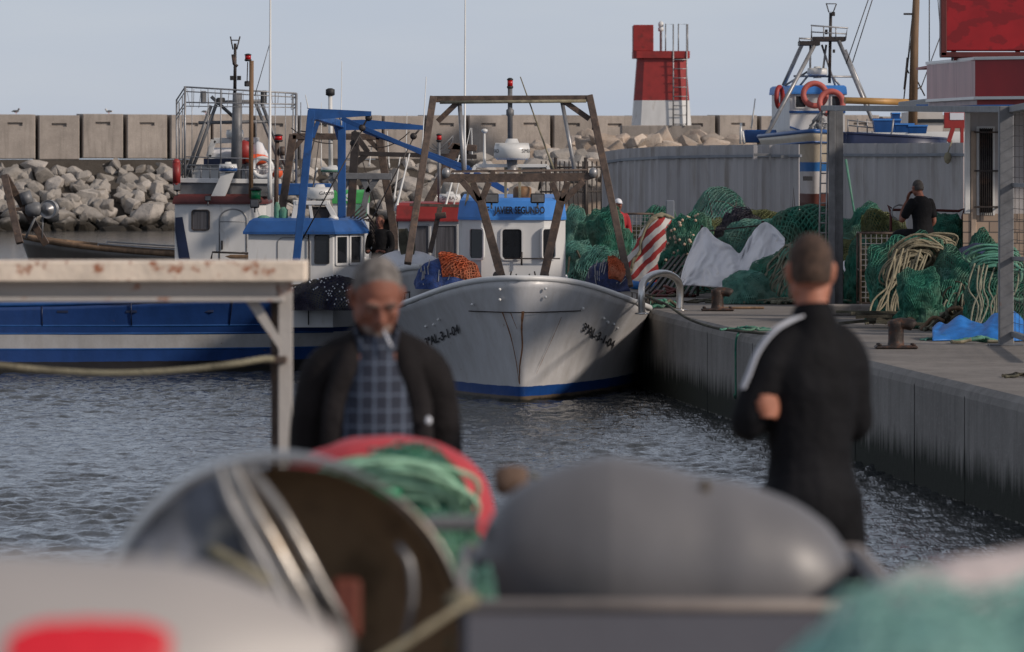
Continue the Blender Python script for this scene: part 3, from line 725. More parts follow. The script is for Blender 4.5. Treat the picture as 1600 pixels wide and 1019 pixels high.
# ======== blue and white boat, side on
zs2 = lambda s: 1.3 + .5 * math.exp(-s / 3.0)
b2 = thing('fishing_boat', 'blue and white fishing boat lying side on behind the rusty frame, blue cabin roof', 'fishing boat', (-5, 100.8, 0), 'fishing boats in the harbour')
pt2 = hull_fn((-3.15, 102.9), R(0), 15.5, 4.2, zs2, 1.8, 4.5, 1.4, 6.5, .97, .7)
WH = (.44, .44, .45, 1); BL = c8(34, 66, 124)
D2 = 100.8; z_ = lambda y: P(0, y, D2).z
mh2 = mat_hull('blue_banded_hull_paint', c8(40, 38, 40), [(z_(566), BL), (z_(547), WH), (z_(522), BL)])
hull(b2, pt2, 15.5, mh2, zs2, rail='blue', railr=.05, deckdrop=.3)
for yy, nm in ((509, 'rubbing_strake'), (521.5, 'rubbing_strake'), (546, 'rubbing_strake')):
    mb = MB(); zt = z_(yy)
    for sd in (-1, 1):
        line_ = []
        for s in SS[6:]:
            if s > 15.4: break
            v = (zt + .7) / (zs2(s) + .7); line_.append(pt2(s, v, sd))
        mb.tube(line_, .035, 6)
    mb.build(nm, m['blue'], b2)
mb = MB()
for k in range(9):
    s = 3 + k * 1.35; p = pt2(s, (z_(487) + .7) / (zs2(s) + .7), -1); mb.box(p, (.22, .06, .05)); 
    s2 = 7.5 + k * .62; p = pt2(s2, (z_(558) + .7) / (zs2(s2) + .7), -1); mb.box(p, (.2, .05, .07))
mb.each('scupper', m['navy'], b2)
mb = MB()
for k in range(7):
    s = 2.6 + k * 1.75; mb.tube([pt2(s, .995, -1) + V((0, -.03, 0)), pt2(s, (z_(509) + .7) / (zs2(s) + .7), -1) + V((0, -.03, 0))], .012, 5)
mb.each('bulwark_seam', m['navy'], b2)
mb = MB()
for k in range(26):
    s = 1.2 + k * .13; mb.tube([pt2(s, 1, -1), pt2(s, 1, -1) + V((0, 0, .14))], .014, 4)
mb.tube([pt2(1.2 + k * .13, 1, -1) + V((0, 0, .14)) for k in range(26)], .025, 6); mb.build('bulwark_rail', m['darksteel'], b2)
Dw = 101.6; X2 = lambda p, d=Dw: P(p, 0, d).x
pl2 = [(X2(388), Dw + 2.4), (X2(388), Dw), (X2(520), Dw), (X2(566, 102.4), 102.5), (X2(566, 102.4), Dw + 2.4)]
z2 = P(0, 366, Dw).z
house(b2, pl2, .9, z2 + .05, m['white']); brow(b2, pl2, z2, P(0, 345, Dw).z, .14, -.03, m['blue'])
u = X0; window(b2, V((X2(503), Dw, P(0, 390, Dw).z)), u, UZ, .3, .57, .03, .02, frame='black')
dd = V((pl2[3][0] - pl2[2][0], pl2[3][1] - pl2[2][1], 0)).normalized()
for t in (.27, .74):
    c = V((*pl2[2], P(0, 391, Dw).z)).lerp(V((*pl2[3], P(0, 391, Dw).z)), t); window(b2, c, dd, UZ, .45, .62, .04, .05)
mb = MB(); ringpanel(mb, V((X2(459), Dw, P(0, 428, Dw).z)), u, UZ, .66, 1.45, .12, .015, .012); mb.build('door', m['grey'], b2)
mb = MB(); mb.box((X2(478), Dw - .03, P(0, 425, Dw).z), (.03, .05, .16)); mb.build('handle', m['darksteel'], b2)
mb = MB(); mb.tube([V((X2(482), Dw - .03, .95)), V((X2(482), Dw - .03, z2))], .012, 5); mb.build('drain_pipe', m['darksteel'], b2)
c = P(500, 312, 102.2); radar(b2, c, .28, .3, (('GARMIN', R(38), .1),), ped=.12)
mb = MB()
for d_ in (101.9, 102.8):
    mb.beam(P(458, 345, d_), P(464, 316, d_), .1, .08, up=(0, 1, 0)); mb.beam(P(462, 317, d_), P(512, 317, d_), .1, .08); mb.beam(P(510, 316, d_), P(526, 345, d_), .1, .08, up=(0, 1, 0)); mb.beam(P(484, 318, d_), P(488, 345, d_), .06, .06, up=(0, 1, 0))
mb.beam(P(462, 317, 101.9), P(462, 317, 102.8), .1); mb.beam(P(512, 317, 101.9), P(512, 317, 102.8), .1); mb.build('radar_arch', m['gelcoat'], b2)
mb = MB(); mb.box(P(500, 335, 102.3), (.4, .7, .3), 0, .04); mb.build('roof_box', m['darksteel'], b2)
mb = MB()
for x, y, r_, h_ in ((443, 343, .09, .3), (412, 345, .12, .16), (469, 343, .1, .3), (433, 343, .06, .4)): mb.lathe(P(x, y + 4, 102), [(r_ * .8, 0), (r_, .04), (r_, h_ * .8), (r_ * .4, h_)], n=12)
mb.each('roof_vent', m['ropeteal'], b2)
mb = MB(); mb.lathe(P(521, 343, 101.9), [(.1, 0), (.1, .04), (.05, .08)], n=12); mb.build('roof_hatch', m['gelcoat'], b2)
# blue boom gantry
Db = 100.6
mb = MB(); mb.beam(P(487, 172, Db), P(463, 408, Db), .15, .15, up=(0, 1, 0)); mb.build('gantry_leg', m['blue'], b2)
mb = MB(); mb.beam(P(534, 190, 102.8), P(534, 340, 102.8), .16, .16, up=(0, 1, 0)); mb.build('gantry_leg', m['blue'], b2)
mb = MB(); mb.prism([P(481, 169, Db - .07), P(580, 174, Db - .07), P(580, 181, Db - .07), P(490, 187, Db - .07)], (0, .14, 0)); mb.build('boom', m['blue'], b2)
mb = MB(); mb.prism([P(528, 188, 102.8), P(575, 187, 102.8), P(661, 196, 102.8), P(661, 203, 102.8), P(600, 202, 102.8), P(530, 204, 102.8)], (0, .14, 0)); mb.build('boom', m['blue'], b2)
mb = MB(); mb.beam(P(486, 180, Db), P(534, 195, 102.8), .14); mb.beam(P(488, 215, Db), P(497, 190, Db), .08, up=(0, 1, 0)); mb.beam(P(530, 218, 102.8), P(522, 190, 102.8), .08, up=(0, 1, 0)); mb.each('gantry_brace', m['blue'], b2)
for a, b_ in (((534, 185), (736, 272)), ((568, 204), (733, 263))):
    mb = MB(); mb.beam(P(*a, 101.8), P(*b_, 101.2), .09, .07, up=(0, 1, 0)); mb.build('derrick', m['blue'], b2)
mb = MB(); mb.beam(P(733, 266, 101.2), P(792, 299, 101), .12, .09, up=(0, 1, 0)); mb.build('derrick_tip', m['blue'], b2)
mb = MB()
line(mb, P(576, 181, Db), P(566, 200, Db), .02); line(mb, P(570, 196, Db), P(468, 382, Db), .014); line(mb, P(655, 203, 102.7), P(645, 214, 102.7), .02); line(mb, P(648, 212, 102.7), P(582, 342, 102.7), .014)
line(mb, P(497, 197, Db), P(470, 300, Db), .012); mb.each('cable', m['darksteel'], b2)
mb = MB()
for x, y, d_ in ((576, 184, Db), (566, 200, Db), (646, 213, 102.7), (552, 224, 102)): mb.lathe(P(x, y, d_) - V((0, .05, 0)), [(.03, 0), (.07, .02), (.05, .05), (.07, .08), (.03, .1)], axis=(0, 1, 0), n=12)
mb.each('pulley', m['darksteel'], b2)
mb = MB()
for k in range(7): mb.beam(P(548 + k * 5, 340 + k, 102.3), P(566 + k * 3, 322 + 5 * k, 102.6), .025, .025)
for k in range(6): mb.tube([P(574 + k * 2, 335 + 8 * k, 102.4), P(585, 350 + 6 * k, 102.6)], .02, 5)
mb.build('gear_on_foredeck', m['darksteel'], b2)
whip(b2, P(533, 196, 102), P(534, 96, 102), .012); whip(b2, P(482, 170, Db), P(477, 148, Db), .014)

# ======== red roofed boat behind with a long low bow
D3 = 114
b3 = thing('fishing_boat', 'white fishing boat with dark red roof trim and a long low grey bow at left', 'fishing boat', P(200, 500, D3), 'fishing boats in the harbour')
WL[b3] = V(b3.location)
X3 = lambda p, d=D3: P(p, 0, d).x
zs3 = lambda s: 1.95 + .5 * math.exp(-s / 2.2)
pt3 = hull_fn((X3(86), D3 + 1.5), R(180), 5.3, 4.4, zs3, 1.5, 5, 1.3, 6.5, .9, .9)
hull(b3, pt3, 5.3, mat_hull('maroon_hull_paint', c8(96, 40, 40), [(1.55, c8(96, 90, 84))]), zs3, rail='wood', railr=.06)
mb = MB(); mb.tube([pt3(s, 1, 1) + V((0, 0, .12)) for s in (1.5, 2.5, 3.5, 4.5, 5.5)], .02, 6); mb.tube([pt3(s, 1, -1) + V((0, 0, .12)) for s in (1.5, 2.5, 3.5, 4.5, 5.5)], .02, 6)
for s in (1.5, 3.5, 5):
    for sd in (-1, 1): mb.tube([pt3(s, 1, sd), pt3(s, 1, sd) + V((0, 0, .12))], .015, 5)
mb.build('bow_rail', m['galv'], b3)
Dw = 113.4; pl3 = [(X3(273, Dw) + .25, Dw + 2.8), (X3(273, Dw), Dw), (X3(390, Dw), Dw), (X3(414, Dw), Dw + .5), (X3(414, Dw), Dw + 2.8)]
house(b3, pl3, 1.5, P(0, 318, Dw).z, m['white'])
brow(b3, pl3, P(0, 319, Dw).z, P(0, 307, Dw).z, .07, .02, m['maroon'])
pl3b = [(X3(283), Dw + 2.4), (X3(283), Dw + .3), (X3(424), Dw + .3), (X3(424), Dw + 2.4)]
house(b3, pl3b, P(0, 307, Dw).z, P(0, 284, Dw).z, m['grey'], 'upper_bulwark'); mb = MB(); mb.beam(V((X3(281), Dw + .3, P(0, 282, Dw).z)), V((X3(440), Dw + .3, P(0, 284, Dw).z)), .12, .1); mb.build('bulwark_cap', m['gelcoat'], b3)
window(b3, V((X3(313.5, Dw), Dw, P(0, 344, Dw).z)), X0, UZ, .41, .47, .07, .03, 'curtain', 'darksteel')
mb = MB(); a = V((X3(364, Dw), Dw, 0)); wdd = .3; z0 = 1.6; zt = P(0, 343, Dw).z
arch = [V((a.x - wdd, Dw, z0))] + [V((a.x - wdd * math.cos(t * PI / 10), Dw, zt + .23 * math.sin(t * PI / 10))) for t in range(11)] + [V((a.x + wdd, Dw, z0))]
mb.tube(arch, .018, 6); mb.tube([V((a.x - wdd, Dw, zt - .05)), V((a.x + wdd, Dw, zt - .05))], .01, 5); mb.build('door', m['galv'], b3)
mb = MB(); mb.box((X3(347, Dw), Dw - .04, P(0, 383, Dw).z), (.04, .05, .2)); mb.build('handle', m['darksteel'], b3)
mb = MB(); Tt = lambda x, y: P(x, y, Dw) + V((0, -.012, 0)); mb.prism([Tt(274, 340), Tt(285, 339), Tt(297, 405), Tt(280, 405), Tt(273.5, 360)], (0, .01, 0)); mb.build('painted_stripe', m['navy'], b3)
mb = MB(); mb.tube([P(330, 405, Dw - .3), P(332, 394, Dw - .3), P(388, 396, Dw - .3)], .025, 6); mb.build('handrail', m['darksteel'], b3)
mb = MB(); mb.prism([P(346, 272, Dw), P(366, 270, Dw), P(351, 309, Dw), P(329, 308, Dw)], (0, .2, 0)); mb.build('radar_pylon', m['gelcoat'], b3)
radar(b3, P(356.5, 269, Dw + .1), .2, .22, (('FURUNO', R(0), .085),), band='blue', ped=.04)
mb = MB(); mb.tube([P(392, 310, Dw), P(393, 95, Dw)], .05, 8); mb.build('mast_pole', m['wood'], b3); lamp(b3, P(387.5, 96, Dw), 'redlamp', .08, .17)
mb = MB(); line(mb, P(387, 97, Dw), P(386, 130, Dw), .012); mb.build('lamp_cable', m['darksteel'], b3)
lamp(b3, P(400, 318, Dw - .2), 'greenlamp', .13, .36); flood(b3, P(398, 318, Dw - .4), .2, .2); flood(b3, P(325, 310, Dw - .2), .14, .12); flood(b3, P(277, 292, Dw), .16, .18)
whip(b3, P(421.5, 312, Dw), P(422.5, -20, Dw), .035)
mb = MB(); line(mb, P(421, 70, Dw), P(398, 150, Dw + .5), .01); line(mb, P(415, 300, Dw), P(470, 330, Dw), .012); mb.build('stay_wire', m['galv'], b3)
mb = MB(); mb.tube([P(276, 286, Dw), P(275.5, 255, Dw)], [.09, .09], 10); mb.ball(P(276, 287, Dw), .09, 10); mb.ball(P(275.5, 254, Dw), .09, 10); mb.build('fender', m['redpaint'], b3)
# bow davit
Dd = 114; mb = MB()
for d_ in (Dd - .5,): mb.beam(P(7, 274, Dd), P(31, 380, Dd - .6), .16, .12, up=(0, 1, 0)); mb.beam(P(9, 276, Dd), P(72, 382, Dd + .5), .16, .12, up=(0, 1, 0))
mb.beam(P(25, 327, Dd), P(60, 327, Dd), .08); mb.build('davit', m['brownsteel'], b3)
mb = MB(); mb.lathe(P(75, 327, Dd) - V((.0, .12, 0)), [(.06, -.03), (.06, .0), (.12, .01), (.13, .05), (.19, .06), (.2, .03), (.21, .03), (.21, .1), (.1, .12), (.1, .16), (.2, .2), (.2, .24), (.05, .26)], axis=(.2, 1, 0), n=24); mb.build('hauler_wheel', m['galv'], b3)
mb = MB(); mb.lathe(P(40, 327, Dd), [(.1, 0), (.16, .05), (.16, .3), (.1, .35)], axis=(1, 0, 0), n=14); mb.tube([P(38, 300, Dd), P(44, 318, Dd)], .13, 8); mb.tube([P(67, 340, Dd), P(66, 372, Dd)], .02, 6); mb.tube([P(60, 330, Dd), P(40, 372, Dd)], .03, 6); mb.build('winch', m['grey'], b3)

# ======== far boat with wire cage mast
D4 = 130
b4 = thing('fishing_boat', 'white fishing boat with tall grey mast inside a thin wire cage frame, far left cluster', 'fishing boat', P(370, 540, D4), 'fishing boats in the harbour')
X4 = lambda p: P(p, 0, D4).x
zs4 = lambda s: 1.9 + .4 * math.exp(-s / 3)
hull(b4, hull_fn((X4(330), D4 + 2), R(180), 7, 4.6, zs4, 1.6, 5, 1.3, 6, .9, .8), 7, mat_hull('white_blue_hull_paint', BL, [(.8, WH)]), zs4)
pl4 = [(X4(290), D4 + 3.5), (X4(290), D4 + .4), (X4(426), D4 + .4), (X4(426), D4 + 3.5)]
house(b4, pl4, 1.4, P(0, 258, D4).z, m['white']); 
pl5 = [(X4(317), D4 + 3), (X4(317), D4 + .8), (X4(392), D4 + .8), (X4(392), D4 + 3)]
mb = MB(); mb.box(((X4(317) + X4(392)) / 2, D4 + .35, P(0, 253, D4).z), (X4(392) - X4(317), .1, .16)); mb.build('blue_trim', m['navy'], b4)
mb = MB()
for a, b_ in (((326, 245), (334, 219)), ((334, 220), (405, 219)), ((388, 219), (394, 246)), ((326, 246), (395, 246))): mb.beam(P(*a, D4 + .6), P(*b_, D4 + .6), .14, .1, up=(0, 1, 0))
mb.build('windscreen_frame', m['gelcoat'], b4)
mb = MB(); mb.box(P(356, 240, D4 + 1), (.95, .8, .3), 0, .14); mb.build('covered_seat', m['tarpwhite'], b4)
radar(b4, P(367, 216, D4 + .6), .22, .26, ped=.1)
mb = MB(); mb.tube([P(369, 285, D4), P(371, 145, D4)], [.15, .12], 12); mb.build('mast', m['grey'], b4)
mb = MB(); mb.tube([P(367, 145, D4), P(367.5, 68, D4)], [.045, .035], 8); mb.tube([P(360, 57, D4), P(364, 77, D4), P(370, 77, D4), P(375, 57, D4)], .02, 6); mb.tube([P(361, 63, D4), P(374, 63, D4)], .015, 5); mb.tube([P(364, 85, D4), P(366, 100, D4), P(371, 104, D4)], .05, 6); mb.build('topmast', m['darksteel'], b4)
for x, y in ((362.5, 122), (373.5, 122)): mb = MB(); mb.box(P(x, y, D4), (.1, .12, .11)); mb.build('mast_light', m['black'], b4)
for x, y, w_, h_ in ((318, 152, .13, .32), (412, 152, .14, .34), (386, 131, .12, .14), (345, 157, .2, .14)):
    mb = MB(); mb.box(P(x, y, D4 - .2), (w_, .12, h_), R(20), .02); mb.build('loudspeaker', m['black'] if x != 318 else m['grey'], b4)
mb = MB()
for a, b_ in (((330, 151), (364, 182)), ((338, 163), (296, 277)), ((330, 165), (290, 275)), ((400, 162), (438, 258)), ((409, 162), (446, 260)), ((336, 160), (408, 158)), ((310, 192), (420, 190))): mb.tube([P(*a, D4 + .3), P(*b_, D4 + .3)], .05, 6)
mb.build('mast_strut', m['grey'], b4)
mb = MB(); cg = lambda x, y, d_: P(x, y, D4 + d_)
for yy, r_ in (((136, 146), .022), ((143, 152), .015), ((160, 163), .018), ((166, 168), .012), ((245, 250), .015), ((264, 266), .015)):
    l, r2 = yy; mb.tube([cg(276, l + 20, 2.4), cg(289, l, -1), cg(463, r2, -1), cg(455, r2 + 3, 2.6)], r_, 5)
for x, y0, y1, r_, d_ in ((289, 135, 282, .03, -1), (463, 146, 300, .035, -1), (276, 156, 300, .025, 2.4), (280, 160, 290, .018, 1), (345, 140, 268, .018, -1), (458, 150, 290, .018, 2.6), (285, 150, 285, .015, .4), (470, 160, 290, .012, 0), (300, 138, 262, .01, -1), (325, 139, 262, .01, -1), (400, 143, 262, .01, -1), (430, 145, 262, .012, -1), (446, 146, 262, .01, -1)): mb.tube([cg(x, y0, d_), cg(x, y1, d_)], r_, 5)
for k in range(16):
    x = 292 + k * 11; line(mb, cg(x, 139 + k * .5, -1), cg(x + random.uniform(-4, 6), 166 + random.uniform(-6, 4), -1), .008, .04)
mb.build('wire_cage', m['galv'], b4)
mb = MB(); t0 = [cg(410, 262, -.2) + V((math.cos(a) * .24, 0, math.sin(a) * .24)) for a in [i * PI / 8 for i in range(16)]]; mb.tube(t0, .06, 8, closed=True); mb.build('lifebuoy', m['gelcoat'], b4)
mb = MB()
for x, y, s_, in ((381, 236, .26), (378, 244, .2), (386, 242, .2)): mb.ball(cg(x, y, .3), s_, 10, 0, (.9, .8, 1.1))
mb.each('red_buoy', m['redpaint'], b4)
mb = MB()
for x, y in ((404, 240), (398, 272), (412, 246), (418, 268), (395, 262)): mb.ball(cg(x, y, .4), random.uniform(.14, .25), 10, 0, (.8, .8, 1.3))
mb.each('white_bag', m['tarpwhite'], b4)
mb = MB(); mb.ball(cg(402, 249, .1), .2, 10, 0, (1.6, .7, .7)); mb.ball(cg(433, 270, .1), .15, 10); mb.build('orange_gear', m['orange'], b4)
mb = MB(); mb.box(cg(437, 296, -1.5), (2.6, 1, .3)); mb.build('blue_bin', m['blue'], b4)
mb = MB()
for k in range(9): mb.tube([cg(300 + k * 14, 258, .2), cg(300 + k * 14, 281, .2)], .014, 5)
mb.tube([cg(295, 258, .2), cg(430, 258, .2)], .02, 5); mb.build('deck_railing', m['galv'], b4)

# ======== red roofed cabin boat between the gantries
D5 = 103
b5 = thing('fishing_boat', 'white fishing boat with bright red cabin roof between the blue gantry and the white bow', 'fishing boat', P(670, 560, D5), 'fishing boats in the harbour')
X5 = lambda p, d=D5: P(p, 0, d).x
zs5 = lambda s: 1.5 + .6 * math.exp(-s / 2.5)
hull(b5, hull_fn((X5(655), 101), R(-90), 8, 2.3, zs5, 1.6, 3, 1.3, 5, .9, .3), 8, mat_hull('white_hull_paint_plain', BL, [(.3, WH)]), zs5)
pl = [(X5(622), D5 + 3), (X5(622), D5), (X5(720), D5), (X5(720), D5 + 3)]
house(b5, pl, 1.2, P(0, 345, D5).z, m['white']); brow(b5, pl, P(0, 346, D5).z, P(0, 321, D5).z, .1, .05, m['redpaint'])
for x, w_ in ((655, .42), (697, .46)): window(b5, V((X5(x), D5, P(0, 378, D5).z)), X0, UZ, w_, .7, .03, .03, 'curtain', 'galv')
radar(b5, P(703, 317, D5 + .5), .22, .22, (('SIMRAD', R(0), .1),), ped=.05)
mb = MB(); mb.beam(P(716, 226, D5 + 4), P(668, 318, D5 + 4), .18, .14, up=(0, 1, 0)); mb.beam(P(700, 228, D5 + 4), P(745, 232, D5 + 4), .14); mb.beam(P(640, 320, D5 - .4), P(722, 322, D5 - .4), .06); mb.beam(P(688, 322, 102), P(672, 395, 102), .1, .1, up=(0, 1, 0)); mb.beam(P(697, 336, 102), P(680, 338, 102), .2, .12)
mb.each('gantry_bar', m['brownsteel'], b5)
mb = MB(); mb.tube([P(686, 318, D5 + 1), P(686, 222, D5 + 1)], [.035, .03], 8)
arc = [P(686, 222, D5 + 1) + V((math.sin(t) * .28, 0, -math.cos(t) * .28 + .1)) for t in [(-1.9 + 3.6 * i / 14) for i in range(15)]]; mb.tube(arc, .012, 5); mb.tube([P(676, 225, D5 + 1), P(686, 235, D5 + 1), P(707, 213, D5 + 1)], .014, 5); mb.build('light_mast', m['grey'], b5); lamp(b5, P(686, 222, D5 + 1), 'redlamp', .06, .17)
whip(b5, P(654, 330, D5), P(666, 120, D5), .016); whip(b5, P(694, 330, D5), P(718, 242, D5), .022); whip(b5, P(618, 330, D5), P(640, 240, D5), .025); whip(b5, P(707, 330, D5), P(735, 200, D5), .012)
mb = MB()
for k in range(8):
    a = .35 * k; mb.tube(smooth([P(632, 358, 101.8) + V((-.1 + .02 * k, 0, 0)), P(625 + k * 2.4, 385, 101.7), P(632, 402, 101.7) + V((.02 * k, 0, 0)), P(640 + k, 382, 101.6), P(634, 358, 101.8)], 4), .025, 6)
mb.build('hanging_rope_coil', m['ropedark'], b5)

# ======== green cabin boat, mostly hidden, with dark gantries
D6 = 118
b6 = thing('fishing_boat', 'white boat with green topped cabin half hidden behind the blue gantry leg', 'fishing boat', P(550, 540, D6), 'fishing boats in the harbour')
X6 = lambda p, d=D6: P(p, 0, d).x
hull(b6, hull_fn((X6(555), 110.5), R(-90), 12, 3, zs5, 1.6, 4, 1.3, 5, .9, .3), 12, mat_hull('white_hull_paint_green', c8(30, 110, 70), [(.5, WH)]), zs5)
pl = [(X6(520), D6 + 2.5), (X6(520), D6), (X6(572), D6), (X6(572), D6 + 2.5)]
house(b6, pl, 1.3, P(0, 318, D6).z, m['white']); brow(b6, pl, P(0, 318, D6).z, P(0, 301, D6).z, .05, .03, M('green_paint', c8(66, 160, 84), .5))
lettering(b6, 'S', lambda x, y: V((X6(544) + x, D6 - .1, P(0, 309, D6).z + y)), .22, mat='gelcoat', bold=.01)
mb = MB(); mb.box(P(560, 330, D6 - .1), (.4, .1, .3)); mb.build('green_panel', m['ropeteal'], b6)
mb = MB(); g5 = 112
mb.beam(P(458, 210, g5), P(441, 325, g5), .17, .14, up=(0, 1, 0)); mb.beam(P(592, 212, g5), P(620, 390, g5), .17, .14, up=(0, 1, 0)); mb.beam(P(457, 213, g5), P(594, 214, g5), .14); mb.beam(P(456, 236, g5), P(474, 215, g5), .1, up=(0, 1, 0)); mb.beam(P(594, 236, g5), P(574, 216, g5), .1, up=(0, 1, 0)); mb.build('rear_gantry', m['brownsteel'], b6)
mb = MB(); g4 = 111; mb.beam(P(556, 206, g4), P(548, 340, g4), .18, .16, up=(0, 1, 0)); mb.beam(P(552, 205, g4), P(575, 238, g4), .12, up=(0, 1, 0)); mb.beam(P(560, 240, g4), P(745, 245, g4), .14, .1); mb.beam(P(556, 256, g4), P(576, 238, g4), .12, up=(0, 1, 0)); mb.build('dark_gantry', m['darksteel'], b6)
mb = MB(); mb.beam(P(520, 275, g4), P(612, 276, g4), .2, .14)
for a, b_ in (((517, 278), (532, 300)), ((548, 275), (532, 300)), ((532, 298), (532, 345)), ((566, 277), (576, 300)), ((590, 277), (574, 300)), ((574, 298), (564, 345))): mb.beam(P(*a, g4), P(*b_, g4), .13, .1, up=(0, 1, 0))
mb.build('grey_gallows', m['grey'], b6)
mb = MB(); mb.tube([P(431, 345, g4), P(433, 215, g4)], .05, 8); mb.tube([P(438, 236, g4), P(445, 236, g4)], .1, 8); mb.build('light_post', m['brownsteel'], b6); lamp(b6, P(435, 222, g4), 'redlamp', .1, .17)
mb = MB(); mb.tube([P(517, 262, g5), P(516, 148, g5)], [.05, .045], 8); mb.build('white_mast', m['gelcoat'], b6); mb = MB(); mb.lathe(P(516, 150, g5), [(.06, 0), (.1, .02), (.1, .14), (.04, .17)], n=10); mb.build('masthead_lamp', m['black'], b6)
radar(b6, P(520, 270, g5), .26, .16, band='ropeteal', ped=.1)
for a, b_, r_ in (((502, 260), (502, 160), .01), ((634, 262), (636, 176), .01), ((608, 262), (605, 205), .015), ((615, 315), (626, 240), .02), ((495, 262), (484, 320), .02), ((577, 260), (582, 215), .012), ((738, 250), (737, 200), .014)): whip(b6, P(*a, g5), P(*b_, g5), r_)
mb = MB(); line(mb, P(470, 205, g4), P(508, 210, g4), .015); line(mb, P(455, 200, g4), P(520, 224, g4), .012, .1); line(mb, P(575, 228, g4), P(640, 206, g4), .012, .15); line(mb, P(484, 330, g4), P(500, 210, g4), .01); line(mb, P(560, 230, g4), P(590, 330, g4), .01); mb.each('cable', m['darksteel'], b6)

# ======== trawler standing ashore behind the fence
D7 = 150
b7 = thing('trawler', 'blue and white trawler propped ashore behind the grey fence, with tripod mast and lifebuoys', 'fishing boat', V((P(1230, 0, D7).x, D7, Q)))
X7 = lambda p, d=D7: P(p, 0, d).x; T = lambda x, y, d=0: P(x, y, D7 + d)
s0 = T(1268, 330); zt = T(0, 215).z
def pt7(s, v, side):
    z = P(0, 326, 138).z + (lambda top: (top - P(0, 326, 138).z) * v)(zt + .15 * math.exp(-s / 2) )
    h = (1 - (1 - min(s / 4.5, 1)) ** 1.5) ** .67 * (.35 + .65 * v ** .8) * 1.5
    ax = V((-.05, -.99, 0)).normalized(); pp = V((-ax.y, ax.x, 0)); return V((X7(1272, 138), 138, 0)) - ax * (s - 1.2 * v * max(0, 1 - s / 3)) + pp * side * h + V((0, 0, z))
mb = MB(); SS7 = [0, .1, .3, .7, 1.2, 2, 3, 4.5, 6, 8, 10, 13.5]
for sd in (-1, 1): mb.grid([[pt7(s, v / 12, sd) for v in range(13)] for s in SS7])
zk = P(0, 326, 138).z
h7 = mb.build('hull', mat_hull('trawler_hull_paint', c8(92, 52, 46), [(zk + .4, c8(190, 188, 190)), (zk + 1.0, c8(44, 104, 168)), (zk + 1.25, c8(176, 166, 150))], stain=c8(80, 60, 50)), b7, .06)
mb = MB(); mb.grid([[pt7(s, 1, -1) - V((0, 0, .3)), pt7(s, 1, 1) - V((0, 0, .3))] for s in SS7], 0, False); mb.build('deck', m['grey'], b7)
mb = MB(); mb.tube([pt7(s, 1, 1) for s in SS7[::-1]] + [pt7(s, 1, -1) for s in SS7], .06, 6); mb.tube([pt7(s, .86, 1) for s in SS7[::-1]] + [pt7(s, .86, -1) for s in SS7], .05, 6); mb.build('rub_rail', m['blue'], b7)
mb = MB()
for k in range(3): mb.box(V((X7(1258 + k * 5, 137), 137.2, P(0, 279, 137).z)), (.09, .02, .12), 0, .01)
mb.build('registration_marks', m['ink'], b7)
for s, sd in ((2, 1), (2, -1), (7, 1), (7, -1), (11, 1), (11, -1)):
    mb = MB(); p = pt7(s, .45, sd); q = p + (p - pt7(s, .45, -sd)).normalized() * .9; q.z = Q; mb.beam(p, q, .18); mb.build('prop', m['wood'], b7)
mb = MB(); p = pt7(1, 0, 1); q = pt7(12, 0, 1); p.z = q.z = (Q + zk) / 2; mb.beam(p, q, .5, zk - Q); mb.build('keel_block', m['wood'], b7)
pl = [(X7(1214), D7 + 3), (X7(1234), D7), (X7(1320), D7), (X7(1330), D7 + 3)]
house(b7, pl, zt - .3, T(0, 146).z, m['white']); brow(b7, pl, T(0, 147).z, T(0, 136).z, .12, .08, m['skyblue'])
mb = MB()
for yy in (175, 208): mb.box(((X7(1233) + X7(1321)) / 2, D7 - .02, T(0, yy).z), (X7(1321) - X7(1233), .05, .07), 0, .01)
mb.beam(T(1234, 198, -.03), T(1268, 210, -.03), .06, .04); mb.build('blue_trim', m['blue'], b7)
for x, w_ in ((1251, .36), (1308, .38)): window(b7, V((X7(x), D7, T(0, 159).z)), X0, UZ, w_, .4, .03, .04)
mb = MB(); mb.box(((X7(1164) + X7(1214)) / 2, D7 + 1, T(0, 213).z), (X7(1214) - X7(1164), 1.5, .38)); mb.build('stern_bin', m['blue'], b7)
mb = MB(); mb.tube([T(1174, 201), T(1180, 154)], [.03, .02], 6); mb.tube([T(1157, 225), T(1158, 192)], .04, 6); mb.tube([T(1163, 225), T(1160, 205)], .04, 6); mb.each('stern_post', m['gelcoat'], b7)
for a, b_, da, db in (((1274, 68), (1190, 226), 0, -1.5), ((1253, 70), (1224, 134), 1.4, 1.4), ((1311, 65), (1363, 188), 0, -1.5), ((1320, 78), (1358, 170), 1.6, 1.6)):
    mb = MB(); mb.tube([T(*a, da), T(*b_, db)], .06, 8); mb.build('mast_leg', m['galv'], b7)
mb = MB()
for a, b_ in (((1240, 119), (1332, 120)), ((1266, 70), (1266, 119)), ((1284, 70), (1305, 134)), ((1291, 70), (1286, 110)), ((1226, 134), (1262, 112)), ((1262, 119), (1250, 134)), ((1300, 119), (1312, 134)), ((1205, 190), (1216, 176)), ((1205, 190), (1204, 205))): mb.tube([T(*a, .5), T(*b_, .5)], .035, 6)
mb.each('mast_brace', m['galv'], b7)
mb = MB(); mb.box(T(1294, 61.5, .6), (.96, 1.2, .13)); mb.box(T(1264, 68, .4), (.6, 1.0, .13)); mb.build('mast_platform', m['darksteel'], b7)
mb = MB()
